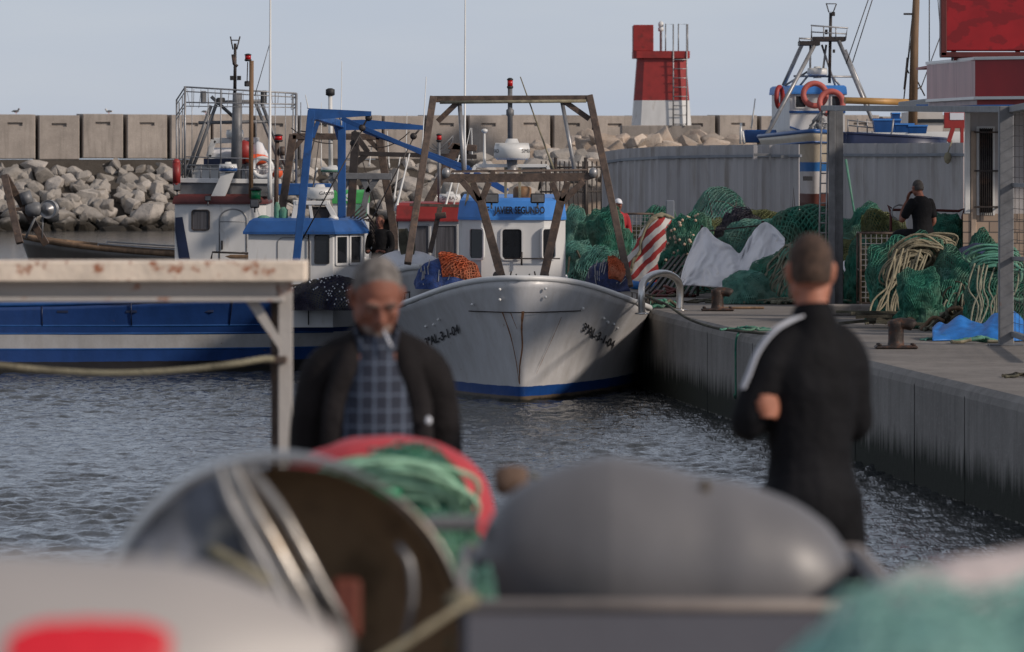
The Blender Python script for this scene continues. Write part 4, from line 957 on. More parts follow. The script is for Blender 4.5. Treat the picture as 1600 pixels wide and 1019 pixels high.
for dd in (0, 1.2):
    mb.tube([T(1268, 60, dd), T(1268, 40, dd), T(1324, 44, dd), T(1321, 62, dd)], .028, 6); mb.tube([T(1268, 50, dd), T(1322, 53, dd)], .02, 6); mb.tube([T(1249, 66, dd), T(1249, 60, dd), T(1268, 61, dd)], .03, 6)
    for x in (1287, 1306): mb.tube([T(x, 60, dd), T(x, 42, dd)], .02, 6)
mb.tube([T(1268, 40, 0), T(1268, 40, 1.2)], .028, 6); mb.tube([T(1324, 44, 0), T(1324, 44, 1.2)], .028, 6); mb.build('platform_rail', m['galv'], b7)
mb = MB(); mb.tube([T(1296, 130, .4), T(1298, 20, .4)], .045, 8); mb.tube([T(1291, 5, .4), T(1295, 19, .4), T(1302, 19, .4), T(1307, 6, .4)], .02, 6); mb.tube([T(1292, 6, .4), T(1306, 6, .4)], .015, 6); mb.box(T(1302, 22, .3), (.1, .1, .12)); mb.box(T(1291, 50, .2), (.08, .1, .14)); mb.box(T(1303, 80, .2), (.07, .1, .1)); mb.build('topmast', m['darksteel'], b7)
radar(b7, T(1277, 118, .4), .3, .26, ped=.08)
for x, y, r_, d_ in ((1299, 161, .34, -1.0), (1273, 148, .33, -.6)):
    mb = MB(); c = T(x, y, d_); mb.tube([c + V((math.cos(a) * r_, math.sin(a) * .1, math.sin(a) * r_)) for a in [i * PI / 12 for i in range(24)]], .085, 10, closed=True); mb.build('lifebuoy', m['pinkring'], b7)
mb = MB(); c = T(1218, 152, -.4); mb.tube([c + V((math.cos(a) * .1, math.cos(a) * .2, math.sin(a) * .3)) for a in [i * PI / 10 for i in range(20)]], .07, 8, closed=True); mb.build('lifebuoy', m['redpaint'], b7)
mb = MB(); rg = random.Random(4)
for k in range(26): p = T(1276 + rg.uniform(-9, 10), 190 + rg.uniform(-6, 55), -3 + rg.uniform(-.4, .4)); mb.tube([p, p + V((rg.uniform(-.3, .3), .1, rg.uniform(-.4, .4)))], rg.uniform(.02, .06), 6)
mb.build('bow_winch_gear', m['grey'], b7)

# ======== dark blue boat and wooden masted boat behind the second fence
D8 = 132; b8 = thing('small_boat', 'dark navy open boat loaded with blue bins, standing behind the fence under the wooden mast', 'boat', V((P(1400, 0, D8).x, D8, Q)))
T = lambda x, y, d=0: P(x, y, D8 + d)
def pt8(s, v, sd):
    L = P(1478, 0, D8).x - P(1318, 0, D8).x; u_ = s / L; h = 1.1 * (1 - max(0, 2 * u_ - 1) ** 2.5) ** .6 * (.4 + .6 * v)
    return V((P(1318, 0, D8).x + s, D8 + sd * h, Q + .3 + (P(0, 208 + 9 * (u_), D8).z - Q - .3) * v))
L8 = P(1478, 0, D8).x - P(1318, 0, D8).x; mb = MB(); S8 = [L8 * i / 12 for i in range(13)]
for sd in (-1, 1): mb.grid([[pt8(s, v / 8, sd) for v in range(9)] for s in S8])
mb.build('hull', m['navy'], b8, .05)
mb = MB(); mb.tube([pt8(s, 1, -1) for s in S8] + [pt8(s, 1, 1) for s in S8[::-1]], .04, 6); mb.build('gunwale', m['navy'], b8)
mb = MB(); mb.grid([[pt8(s, .8, -1), pt8(s, .8, 1)] for s in S8], 0, False); mb.build('deck', m['grey'], b8)
mb = MB(); mb.tube([T(1363, 205, -1), T(1364, 220, -1), T(1372, 226, -1), T(1386, 225, -1), T(1394, 205, -1), T(1396, 186, -1)], .025, 6); mb.build('side_rail', m['galv'], b8)
mb = MB()
for y_ in (188, 196): mb.tube([T(1325, y_, .5), T(1366, y_ + 4, .5)], .02, 6)
for x in (1325, 1340, 1355): mb.tube([T(x, 186, .5), T(x, 212, .5)], .02, 6)
mb.build('deck_railing', m['galv'], b8)
for (x, y, w_, h_), lb in (((1385, 196, .72, .36), 'widest blue fish bin on the navy boat'), ((1412, 200, .5, .24), 'middle blue fish bin on the navy boat'), ((1433, 202, .5, .22), 'blue fish bin nearest the bow of the navy boat'), ((1399, 182, .22, .2), 'small tilted blue bin on top of the others')):
    t = thing('fish_bin', lb, 'fish bin', T(x, y) - V((0, 0, h_ / 2)), 'blue fish bins'); mb = MB(); c = T(x, y)
    o_ = [c + V((sx * w_ / 2 * k, sy * .3 * k, z)) for z, k in ((-h_ / 2, .86), (h_ / 2, 1)) for sx, sy in ((-1, -1), (1, -1), (1, 1), (-1, 1))]
    i_ = [c + V((sx * w_ / 2 * k, sy * .3 * k, z)) for z, k in ((-h_ / 2 + .04, .8), (h_ / 2, .92)) for sx, sy in ((-1, -1), (1, -1), (1, 1), (-1, 1))]
    vs = o_ + i_; fs = [[0, 3, 2, 1], [8, 9, 10, 11]] + [[k, (k + 1) % 4, 4 + (k + 1) % 4, 4 + k] for k in range(4)] + [[8 + k, 12 + k, 12 + (k + 1) % 4, 8 + (k + 1) % 4] for k in range(4)] + [[4 + k, 4 + (k + 1) % 4, 12 + (k + 1) % 4, 12 + k] for k in range(4)]
    mb.add(vs, fs); mb.build('bin_body', m['blue'], t); mb = MB(); mb.box(c + V((0, -.3, h_ * .4)), (w_ * 1.02, .03, .04)); mb.build('bin_rim', m['skyblue'], t)
D9 = 138; b9 = thing('sailing_boat', 'cream sailing boat with tall wooden mast and boom behind the fence', 'sailing boat', V((P(1440, 0, D9).x, D9, Q)))
T = lambda x, y, d=0: P(x, y, D9 + d)
def pt9(s, v, sd):
    u_ = s / 7; h = 1.3 * math.sin(PI * min(1, .12 + u_ * .8)) ** .8 * (.2 + .8 * v ** .7); return V((P(1340, 0, D9).x + s, D9 + 1 + sd * h, Q + .5 + (P(0, 206, D9).z - Q - .5) * v))
mb = MB()
for sd in (-1, 1): mb.grid([[pt9(7 * i / 12, v / 8, sd) for v in range(9)] for i in range(13)])
mb.build('hull', m['gelcoat'], b9, .05)
mb = MB(); mb.grid([[pt9(7 * i / 12, .97, sd) for sd in (-1, 1)] for i in range(13)], 0, False); mb.build('deck', m['gelcoat'], b9)
pl = [(T(1418, 0).x, D9 + 2.2), (T(1420, 0).x, D9 + .2), (T(1474, 0).x, D9 + .2), (T(1474, 0).x, D9 + 2.2)]
house(b9, pl, T(0, 206).z, T(0, 175).z, M('cream_paint', c8(196, 190, 184), .5, var=.06)); mb = MB(); mb.box(T(1452, 189, .16), (1.0, .06, .1)); mb.build('cabin_window', m['glass'], b9)
mb = MB(); mb.tube([T(1426, 205), T(1429, 60), T(1434, -60)], [.13, .11, .08], 10); mb.build('mast', m['wood'], b9)
mb = MB(); mb.tube([T(1320, 157, -.6), T(1421, 160)], .09, 8); mb.build('boom', M('varnished_wood', c8(176, 134, 78), .5, var=.2), b9)
mb = MB(); mb.box(T(1419, 22), (.24, .16, .05)); mb.tube([T(1423, 22), T(1431, 24)], .03, 6); mb.build('spreader_light', m['darksteel'], b9)
mb = MB()
for a, b_, r_ in (((1360, -10), (1322, 100), .014), ((1366, -10), (1332, 98), .014), ((1430, -20), (1412, 155), .012), ((1428, 20), (1412, 160), .012), ((1418, 90), (1413, 140), .03), ((1452, -20), (1452, 96), .016), ((1464, -20), (1471, 70), .012), ((1470, 55), (1438, 140), .014), ((1416, 105), (1420, 115), .02), ((1434, 128), (1445, 150), .02), ((1424, 145), (1440, 135), .02)): line(mb, T(*a), T(*b_), r_)
mb.build('rigging', m['darksteel'], b9)
# ---------------------------------------------------------------- quay furniture: fence, portal, building, signs
def fence(name, label, pts, group=None):
    """pts: (px, D, top row)"""
    P0 = [V((P(px, 0, D).x, D, Q)) for px, D, _ in pts]; tops = [P(px, y, D).z for px, D, y in pts]
    t = thing(name, label, 'fence', P0[0], group); samp = []; acc = 0; L = 0
    for i in range(len(P0) - 1):
        seg = (P0[i + 1] - P0[i]); n = max(1, int(seg.length / .06)); d = seg.normalized(); nn = V((d.y, -d.x, 0))
        if nn.y > 0: nn = -nn
        for k in range(n + (i == len(P0) - 2)):
            f = k / n; u = (L + seg.length * f) % .46
            o = .055 if u < .06 else (.055 * (1 - (u - .06) / .05) if u < .11 else (0 if u < .41 else .055 * (u - .41) / .05))
            samp.append((P0[i] + seg * f + nn * o, tops[i] + (tops[i + 1] - tops[i]) * f))
        L += seg.length
    mb = MB(); mb.grid([[V((p.x, p.y, z0)) for p, _ in samp] if z0 is not None else [V((p.x, p.y, zt)) for p, zt in samp] for z0 in (Q, None)], 0, False)
    mb.build('sheet_panel', m['fence'], t, .012)
    mb = MB()
    for i in range(len(P0) - 1):
        a = V((P0[i].x, P0[i].y - .11, tops[i] - .28)); b_ = V((P0[i + 1].x, P0[i + 1].y - .11, tops[i + 1] - .28)); mb.beam(a, b_, .06, .07)
    mb.build('top_rail', m['fencerail'], t)
    return t
m['fence'] = M('grey_painted_sheet', c8(166, 164, 166), .6, 0, var=.1, scale=1.5, dirt=c8(136, 130, 124), dth=(.5, .75), dscale=2, streak=.2, bump=.06)
m['fencerail'] = M('fence_rail_paint', c8(112, 118, 128), .5, var=.1)
f1 = fence('sheet_fence', 'tall grey corrugated sheet fence curving behind the nets, left of the lattice post', [(944, 134, 237), (972, 133, 233), (1030, 130, 229), (1110, 128, 227), (1180, 126, 226), (1251, 124, 225.5)])
f2 = fence('sheet_fence', 'grey corrugated sheet fence between the lattice post and the white building', [(1318, 122, 224), (1400, 120, 224), (1470, 118.5, 223), (1507, 117.5, 223)])
def child_bar(t, name, pts, w_, mat='fencerail'):
    mb = MB()
    for a, b_ in pts: mb.beam(a, b_, w_, w_)
    return mb.build(name, m[mat], t)
for x in (1180, 1205):
    child_bar(f1, 'fence_post', [(P(x, 227, 125.2), PZ(x, 125.2, Q))], .1, 'fence')
child_bar(f1, 'latch_bar', [(P(1178, 242, 124.9), P(1205, 242, 124.9))], .07, 'grey'); child_bar(f1, 'latch_bar', [(P(1220, 245, 124.2), P(1231, 245, 124.2))], .07, 'grey')
mb = MB(); c = P(1480, 240, 118); mb.ball(c + V((0, -.12, -.1)), .09, 8, 0, (1, .5, 1.6)); mb.tube([c + V((.1, -.1, .3)), c + V((0, -.12, 0))], .015, 5); mb.build('hanging_rag', m['ropebeige'], f2)
mb = MB(); mb.box(PZ(1047, 120, Q) + V((0, 0, .85)), (.2, .1, 1.75), 0, .02); o = mb.build('marker_post', m['fencerail']); tag(o, 'short pale upright post standing in front of the curved grey fence', 'post')
# railing of vertical bars left of the fence
t = thing('bar_railing', 'thin vertical bar railing in front of the rocks, behind the white boat', 'railing', V((P(900, 0, 152).x, 152, Q)))
mb = MB(); x = 846
while x < 945: mb.tube([PZ(x, 152, Q), P(x, 252, 152)], .025, 6); x += 7.2
mb.build('bars', m['darksteel'], t); mb = MB()
for y in (262, 300): mb.tube([P(843, y, 152), P(946, y - 1, 152)], .03, 6)
mb.build('cross_rails', m['darksteel'], t)
for x in (868, 915): mb = MB(); mb.tube([PZ(x, 152, Q), P(x, 246, 152)], .06, 6); mb.build('post', m['darksteel'], t)

# portal frame with ladder-like lattice
pf = thing('portal_frame', 'grey steel portal frame with a lattice leg standing over the nets beside the white building', 'frame', V((P(1565, 0, 77).x, 77, Q)))
Dn, Df = 76.4, 96
mb = MB(); mb.box(((P(1560.5, 0, Dn).x + P(1583, 0, Dn).x) / 2, Dn, (Q + P(0, 166, Dn).z) / 2), (.215, .2, P(0, 166, Dn).z - Q), 0, .012)
pn = mb.build('near_post', m['grey'], pf); mb = MB(); mb.box((P(1571, 0, Dn).x, Dn, Q + .012), (.5, .4, .02)); mb.build('base_plate', m['grey'], pf)
mb = MB(); zt = P(0, 168, Df).z
for a, b_, dd in ((1294.5, 1305, 0), (1308, 1318.5, .25)): mb.box(((P(a, 0, Df).x + P(b_, 0, Df).x) / 2, Df + dd, (Q + zt) / 2), ((b_ - a) * Df / F, .14, zt - Q), 0, .01)
mb.box((P(1306, 0, Df).x, Df + .2, (Q + zt) / 2), (.1, .05, zt - Q)); mb.build('far_post', m['grey'], pf)
mb = MB()
for x0, x1 in ((1283, 1281), (1293, 1292)): mb.tube([P(x0 + 1, 172, Df), PZ(x1 - 3, Df, Q)], .018, 5)
y = 178
while y < 455: mb.tube([P(1283.5 - (y - 178) * .01, y, Df), P(1293.5, y, Df)], .014, 5); y += 10 if False else 15.5
mb.build('side_lattice', m['galv'], pf)
mb = MB(); mb.beam(P(1290, 169, Df), P(1583, 171, Dn), .18, .1); mb.build('top_beam', m['grey'], pf)
mb = MB(); mb.beam(P(1583, 171, Dn), P(1640, 160, 70), .15, .1); mb.beam(P(1583, 289, Dn), P(1640, 291, 70), .06, .06); mb.beam(P(1583, 404, Dn), P(1640, 406, 70), .06, .06); mb.beam(P(1583, 522, Dn), P(1640, 540, 70), .08, .08); mb.build('gate_frame', m['grey'], pf)
mb = MB()
for k in range(10):
    x = 1586 + k * 6.5; D_ = Dn - k * .7; mb.tube([P(x, 172, D_), P(x, 535, D_)], .004, 4)
for k in range(22): mb.tube([P(1583, 180 + k * 16.2, Dn), P(1640, 178 + k * 17, 70)], .004, 4)
mb.build('wire_mesh', m['darksteel'], pf)

# building
bd = thing('quay_building', 'white rendered quayside building with a barred window and tiled base behind the portal frame', 'building', V((P(1560, 0, 94).x, 94, Q)))
D = 94; T = lambda x, y, d=0: P(x, y, D + d); xl = T(1507, 0).x
wallm = M('white_render', c8(176, 172, 172), .8, var=.08, scale=1.5, dirt=c8(140, 134, 128), dth=(.6, .8), dscale=2, streak=.3, bump=.15)
plan = lambda e, z: [V((xl - e, D - e, z)), V((xl + 12, D - e, z)), V((xl + 12, D + 10, z)), V((xl - e + 1.0, D + 10, z))]
mb = MB(); mb.loft([plan(0, Q), plan(0, T(0, 164).z)], sm=False); mb.build('wall', wallm, bd)
zb = T(0, 334).z
mt, nt, b = nodes('beige_wall_tiles'); cc_ = coords(nt); mpp = nt.nodes.new('ShaderNodeMapping'); mpp.inputs['Rotation'].default_value = (R(90), 0, 0); nt.links.new(cc_, mpp.inputs[0])
br = N(nt, 'ShaderNodeTexBrick', Scale=1.0); br.offset = .5; br.inputs['Color1'].default_value = c8(168, 148, 130); br.inputs['Color2'].default_value = c8(150, 132, 118); br.inputs['Mortar'].default_value = c8(92, 84, 78)
br.inputs['Brick Width'].default_value = .34; br.inputs['Row Height'].default_value = .2; br.inputs['Mortar Size'].default_value = .012; nt.links.new(mpp.outputs[0], br.inputs['Vector']); nt.links.new(br.outputs[0], b.inputs['Base Color']); b.inputs['Roughness'].default_value = .4
mb = MB(); mb.loft([plan(.03, Q), plan(.03, zb)], sm=False); mb.build('tiled_base', mt, bd)
mb = MB(); mb.box(((T(1517, 0).x + T(1525, 0).x) / 2, D - .02, (Q + T(0, 205).z) / 2), (.1, .08, T(0, 205).z - Q), 0, .01); mb.build('pilaster', M('beige_render', c8(168, 150, 134), .8), bd)
mb = MB(); mb.box(((T(1507, 0).x + T(1516, 0).x) / 2, D - .015, (zb + T(0, 176).z) / 2), (.1, .07, T(0, 176).z - zb), 0, .01); mb.build('corner_strip', m['gelcoat'], bd)
wc = T(1540, 267); hh = (334 - 200) * D / F; ww = 22 * D / F
fw = window(bd, wc + V((0, -.005, 0)), X0, UZ, ww + .08, hh + .06, .02, .05, frame='gelcoat')
mb = MB()
for k in range(7): x = wc.x - ww / 2 + ww * (k + .5) / 7; mb.tube([V((x, D - .12, wc.z - hh / 2 - .03)), V((x, D - .12, wc.z + hh / 2))], .012, 5)
for z in (-.42, 0, .45): mb.beam(V((wc.x - ww / 2 - .09, D - .12, wc.z + z * hh)), V((wc.x + ww / 2 + .12, D - .12, wc.z + z * hh)), .03, .03); mb.beam(V((wc.x + ww / 2 + .1, D - .12, wc.z + z * hh)), V((wc.x + ww / 2 + .1, D, wc.z + z * hh)), .03, .03)
mb.build('window_bars', m['darksteel'], fw)
mb = MB(); mb.box((xl + 5.6, D + 3.4, T(0, 164).z + .06), (12.4, 9.6, .14), 0, .02); mb.build('roof', m['grey'], bd)
mb = MB(); mb.box((xl + 5.0, D - 1.42, T(0, 172).z + .06), (12, .03, .06)); mb.build('blue_fascia', m['blue'], bd)
# signs on the roof edge (lettering worn away)
def mat_sign(name, wash):
    mm, nt, b = nodes(name); co_ = coords(nt); sm = coords(nt, (1.6, 1, 2.6))
    o = mixc(nt, ramp(nt, noi(nt, co_, 2, 4), .3, .7), c8(138, 16, 22), c8(160, 24, 30))
    if wash:
        o = mixc(nt, ramp(nt, noi(nt, sm, 1.5, 3, .5), .52, .56), o, c8(124, 18, 22))
    nt.links.new(o, b.inputs['Base Color']); b.inputs['Roughness'].default_value = .35; return mm
D = 86; T = lambda x, y, d=0: P(x, y, D + d)
s1 = thing('sign_board', 'big bright red sign board with faded dark smears above the white building', 'sign', T(1530, 88)); 
mb = MB(); mb.box((T(1472, 0).x + 2.3, D, (T(0, 80).z + T(0, -60).z) / 2), (4.5, .22, T(0, -60).z - T(0, 80).z), 0, .02); mb.build('panel', mat_sign('red_sign_face', True), s1)
mb = MB(); zl = T(0, 83).z
mb.box((T(1472, 0).x + 2.3, D, zl - .03), (4.66, .32, .09), 0, .01); mb.box((T(1473.5, 0).x, D, zl + 1.1), (.1, .32, 2.3), 0, .01); mb.build('frame', m['maroon'], s1)
mb = MB(); mb.box((T(1472, 0).x + 2.35, D + .05, T(0, 90).z), (4.3, .1, .1)); mb.build('lower_strip', m['redpaint'], s1)
s2 = thing('canopy_sign', 'long red box sign with a pale pink end panel under the big red board', 'sign', T(1520, 165))
zt_, zb_ = T(0, 95).z, T(0, 153).z; A = T(1448, 0, 3.2); B = T(1523.5, 0, -1.6); Cc = T(1680, 0, -3)
def wallp(a, b_, z0, z1, th=.08):
    d = V((b_.x - a.x, b_.y - a.y, 0)); n = V((-d.y, d.x, 0)).normalized() * th
    return MB().prism([V((a.x, a.y, z0)), V((b_.x, b_.y, z0)), V((b_.x, b_.y, z1)), V((a.x, a.y, z1))], n)
wallp(A, B, zb_, zt_ - .02).build('end_panel', M('pink_translucent_panel', c8(176, 128, 130), .4, var=.1, scale=3, streak=.1, dirt=c8(150, 104, 106), dth=(.5, .6)), s2)
wallp(B + V((.003, 0, 0)), Cc, zb_, zt_).build('front_panel', mat_sign('red_box_face', False), s2)
mb = MB()
for a, b_ in ((A, B), (B, Cc)):
    for z in (zb_ - .02, zt_ + .01): mb.beam(V((a.x, a.y - .03, z)), V((b_.x, b_.y - .03, z)), .05, .05)
mb.build('trim', m['gelcoat'], s2)
zc = T(0, 165).z; wallp(A + V((.03, .05, 0)), B + V((.03, .05, 0)), zc, zb_ - .04).build('lower_end_panel', M('pale_panel', c8(170, 150, 154), .5), s2)
wallp(B + V((.04, .05, 0)), Cc + V((0, .05, 0)), zc, zb_ - .04).build('lower_strip', m['redpaint'], s2)
mb = MB(); mb.prism([V((A.x + .05, A.y + .05, zt_ - .06)), V((B.x + .05, B.y + .1, zt_ - .06)), V((Cc.x, Cc.y + .1, zt_ - .06)), V((Cc.x, Cc.y + 7, zt_ - .06)), V((A.x + .05, A.y + 3, zt_ - .06))], (0, 0, .04)); mb.build('top_cover', m['redpaint'], s2)
mb = MB()
for x, dd in ((1500, 2), (1590, 0), (1640, 0)): mb.beam(T(x, 164, dd), V((T(x, 0, dd).x, D + dd, T(0, 95).z)), .08)
mb.build('bracket', m['grey'], s2)
mb = MB()
for x in (1490, 1590): mb.beam(T(x, 95, .4), T(x, -50, .4), .08)
mb.build('support', m['grey'], s1)
D = 121; s3 = thing('notice_board', 'small red board with a torn white notice left of the white building', 'sign', P(1490, 204, D))
mb = MB(); mb.box(P(1491, 188, D), (32 * D / F, .08, 25 * D / F), 0, .01); bo = mb.build('board', m['redpaint'], s3); mb = MB(); mb.box(P(1495, 182, D) + V((0, -.05, 0)), (22 * D / F, .01, 11 * D / F), 0, .002); mb.build('notice', m['whitecloth'], bo)
mb = MB(); mb.beam(P(1482, 222, D), P(1489, 200, D), .1); mb.beam(P(1484, 220, D), PZ(1484, D, Q), .08); mb.beam(P(1503, 200, D), PZ(1503, D, Q), .08); mb.build('leg', m['redpaint'], s3)

# bollards, hoops, ropes on the quay
def bollard(px, py, label, sgn=1, k=1.0):
    D = DQ(py); b0 = V((P(px, 0, D).x, D, Q)); t = thing('bollard', label, 'bollard', b0, 'mooring bollards on the quay edge')
    mb = MB(); mb.lathe(b0, [(.17 * k, 0), (.17 * k, .03), (.125 * k, .05), (.115 * k, .12), (.115 * k, .3 * k), (.125 * k, .36 * k), (.12 * k, .4 * k), (.05 * k, .43 * k)], n=20); mb.build('post', m['boll'], t)
    mb = MB(); mb.tube(smooth([b0 + V((-.06 * k, 0, .33 * k)), b0 + V((.08 * sgn * k, -.02, .37 * k)), b0 + V((.23 * sgn * k, -.03, .35 * k)), b0 + V((.27 * sgn * k, -.03, .33 * k))], 4), [.09 * k] * 5 + [.085 * k] * 4 + [.08 * k, .07 * k, .06 * k, .03 * k][:4], 12); mb.build('horn', m['boll'], t)
    mb = MB(); mb.box(b0 + V((0, 0, .025)), (.62 * k, .4 * k, .05), 0, .02); 
    for sx in (-1, 1):
        for sy in (-1, 1): mb.lathe(b0 + V((sx * .25 * k, sy * .14 * k, .05)), [(.03, 0), (.03, .025), (.01, .03)], n=6)
    mb.build('base_plate', m['boll'], t)
m['boll'] = M('rusty_black_iron', c8(56, 46, 42), .6, .2, var=.3, scale=9, dirt=c8(104, 66, 46), dth=(.5, .7), dscale=8, bump=.5)
bollard(1400, 545, 'dark iron bollard nearest the near end of the quay, beyond the man in the tracksuit'); bollard(1121, 486, 'rusty iron bollard with green rope at its foot near the steel hoop', 1, .95); bollard(1034, 455, 'small rusty bollard seen through the steel hoop', 1, .9)
t = thing('steel_hoop', 'large stainless steel hoop guard bent over the quay edge beside the white bow', 'hoop', PZ(1040, 92, Q))
mb = MB(); mb.tube(smooth([PZ(1003, 90.8, Q), P(1003, 450, 90.8), P(1012, 434, 91.2), P(1032, 427, 92), P(1052, 432, 92.5), P(1062, 447, 92.8), PZ(1062, 92.8, Q)], 6), .065, 14); mb.build('hoop_tube', m['steel'], t)
mb = MB(); mb.lathe(PZ(1062, 92.8, Q), [(.13, 0), (.13, .02), (.07, .03)], n=12); mb.lathe(PZ(1003, 90.8, Q), [(.13, 0), (.13, .02), (.07, .03)], n=12); mb.build('foot_plate', m['steel'], t)
def rope_thing(name, label, pts, r, mat, cat='rope', k=6, group=None):
    mb = MB(); mb.tube(smooth(pts, k), r, 7); o = mb.build(name, m[mat]); return tag(o, label, cat, group)
zq = Q + .02
rope_thing('mooring_rope', 'long dark mooring rope running from the white bow along the quay edge', [P(1000, 456, 91.3), P(1016, 466, 91), PZ(1040, 88.5, Q + .25), PZ(1075, 86, Q + .08), PZ(1115, 83.5, zq), PZ(1150, 82, zq), PZ(1185, 81, zq), PZ(1215, 80.5, zq)], .022, 'ropedark')
rope_thing('mooring_rope', 'thin green rope hanging down the quay wall behind the man in the tracksuit', [PZ(1178, 82.6, zq), PZ(1160, 82.4, zq), V((EX(82.5) + .04, 82.5, Q + .02)), V((EX(82.5) - .04, 82.45, Q - .15)), V((EX(82.5) - .05, 82.4, .9)), V((EX(82.5) - .05, 82.35, .45)), V((EX(82.5) - .08, 82.2, .5))], .018, 'netgreen')
rg = random.Random(11)
def tangle(name, label, px, D, rx, ry, h, n, r, mats, seed, cat='rope', z0=Q):
    rg = random.Random(seed); c = PZ(px, D, z0); mb = MB()
    for k in range(n):
        a = rg.uniform(0, 6.28); p = V((rg.uniform(-.5, .5) * rx, rg.uniform(-.5, .5) * ry, 0)); pts = []
        for j in range(rg.randint(6, 10)):
            a += rg.uniform(-1.3, 1.3); p = p + V((math.cos(a) * rx * .3, math.sin(a) * ry * .3, 0))
            p.x = max(-rx, min(rx, p.x)); p.y = max(-ry, min(ry, p.y)); q = min(1, (p.x / rx) ** 2 + (p.y / ry) ** 2)
            pts.append(c + p + V((0, 0, r + h * (1 - q) * rg.uniform(.3, 1))))
        mb.tube(smooth(pts, 4), r, 6, rg.randrange(len(mats)))
    o = mb.build(name, [m[x] for x in mats]); return tag(o, label, cat)
tangle('rope_heap', 'small green rope tangle at the foot of the rusty bollard', 1165, 82.6, .4, .3, .06, 7, .02, ['ropeteal', 'netgreen'], 3)
tangle('rope_heap', 'flat tangle of dark rope around the bollard inside the steel hoop', 1030, 94.2, .35, .4, .22, 12, .03, ['ropedark', 'netgreen'], 4)
tangle('rope_heap', 'short dark rope end lying at the far right edge of the quay', 1592, DQ(590), .2, .2, .04, 5, .02, ['ropedark'], 5)
mb = MB(); mb.box(PZ(1158, DQ(483), Q + .02), (.85, .12, .05), .15, .02); tag(mb.build('plank', m['wood']), 'pale timber plank lying on the quay right of the rusty bollard', 'plank')
mb = MB(); mb.box(PZ(1345, 90, Q + .1), (2.2, .35, .2), 0, .03); tag(mb.build('concrete_sleeper', m['concrete']), 'long low concrete sleeper under the nets right of the man in the tracksuit', 'concrete beam')

# ---------------------------------------------------------------- nets
def dome(c, rx, ry, h, seed, rot=0, pw=.55, fold=.16, lean=(0, 0), k=1.0):
    """draped heap: maps (u,v) in the unit square to the heap's skin"""
    sv = V((seed * 3.7, seed * 1.3, 0)); cr, sr = math.cos(rot), math.sin(rot); kk = 1.1 / max(.05, (rx + ry) / 2)
    def f(u, v, off=0):
        x, y = 2 * u - 1, 2 * v - 1
        X_, Y_ = x * math.sqrt(max(0, 1 - y * y / 2)), y * math.sqrt(max(0, 1 - x * x / 2)); r = min(1, math.hypot(X_, Y_))
        hz = max(0, math.cos(r * PI / 2)) ** (pw * 1.15); lt_ = math.sin(r * PI / 2) ** .85 / max(r, 1e-4)
        X_ *= lt_; Y_ *= lt_; q_ = V((X_ * rx, Y_ * ry, hz * h)) * kk
        n1 = noise.noise(q_ * 1.0 + sv); n2 = noise.noise(q_ * 2.9 + sv * 2)
        g_ = (1.7 if rx > .32 and c[2] < 1.8 else 1) * fold; s = 1 + g_ * n1 + fold * .7 * n2
        z = h * hz * (1 + g_ * .6 * n1 + fold * .4 * n2) + off * hz; rr = s + off * .6
        lx = X_ * rx * rr + lean[0] * hz; ly = Y_ * ry * rr + lean[1] * hz
        return V(c) + V((lx * cr - ly * sr, lx * sr + ly * cr, max(.012, z) * k))
    return f
def lattice(mb, f, n, r, off, mi=0, jit=.25, seed=0):
    rg = random.Random(seed); g = {}
    for i in range(n + 1):
        for j in range(n + 1): g[i, j] = f(min(1, max(0, (i + rg.uniform(-jit, jit)) / n)), min(1, max(0, (j + rg.uniform(-jit, jit)) / n)), off + rg.uniform(-.012, .012))
    for i in range(n):
        for j in range(n):
            if (i + j) % 2: a, b_ = g[i, j], g[i + 1, j + 1]
            else: a, b_ = g[i + 1, j], g[i, j + 1]
            d = b_ - a
            if d.length < .004: continue
            d.normalize(); s1_ = d.cross(UZ); s1_ = s1_.normalized() if s1_.length > .01 else V((1, 0, 0)); s2_ = s1_.cross(d)
            vs = [p + (s1_ * math.cos(t) + s2_ * math.sin(t)) * r for p in (a, b_) for t in (0, 2.09, 4.19)]
            mb.add(vs, [[0, 1, 4, 3], [1, 2, 5, 4], [2, 0, 3, 5]], mi)
def net_heap(label, px0, px1, ytop, D, ry=.6, mats=('netgreen', 'basegreen'), seed=1, n=64, z0=Q, pw=.5, fold=.18, lean=(0, 0), group=None, r=.0085, layers=(.02, .06), name='net_heap', cat='fishing net', base=True, xlean=0):
    c = PZ((px0 + px1) / 2, D, z0); rx = (px1 - px0) / 2 * D / F; h = P(0, ytop, D).z - z0
    f = dome(c, rx, ry, h * .94, seed, 0, pw, fold, lean); t = thing(name, label, cat, c, group)
    if base:
        mb = MB(); mb.grid([[f(i / 30, j / 30, -.02) for j in range(31)] for i in range(31)]); mb.build('packed_net', m[mats[1]], t)
    mb = MB()
    for q, o in enumerate(layers): lattice(mb, f, n, r, o, 0, .16, seed + q * 50)
    x = mb.build('net_mesh', m[mats[0]], t)
    return t, f, c
def strands(t, f, n, r, mat, seed, name='rope', span=(.1, .9), wander=.12, off=.1, cut=None, k=9):
    rg = random.Random(seed); mb = MB()
    for q in range(n):
        u = rg.uniform(*span); v = 0 if not cut else cut[0]; v1 = 1 if not cut else cut[1]; pts = []
        for j in range(k + 1):
            u += rg.uniform(-wander, wander); u = max(.02, min(.98, u)); pts.append(f(u, v + (v1 - v) * j / k, off + rg.uniform(0, .05)))
        mb.tube(smooth(pts, 3), r * rg.uniform(.8, 1.2), 6)
    return mb.build(name, m[mat], t)
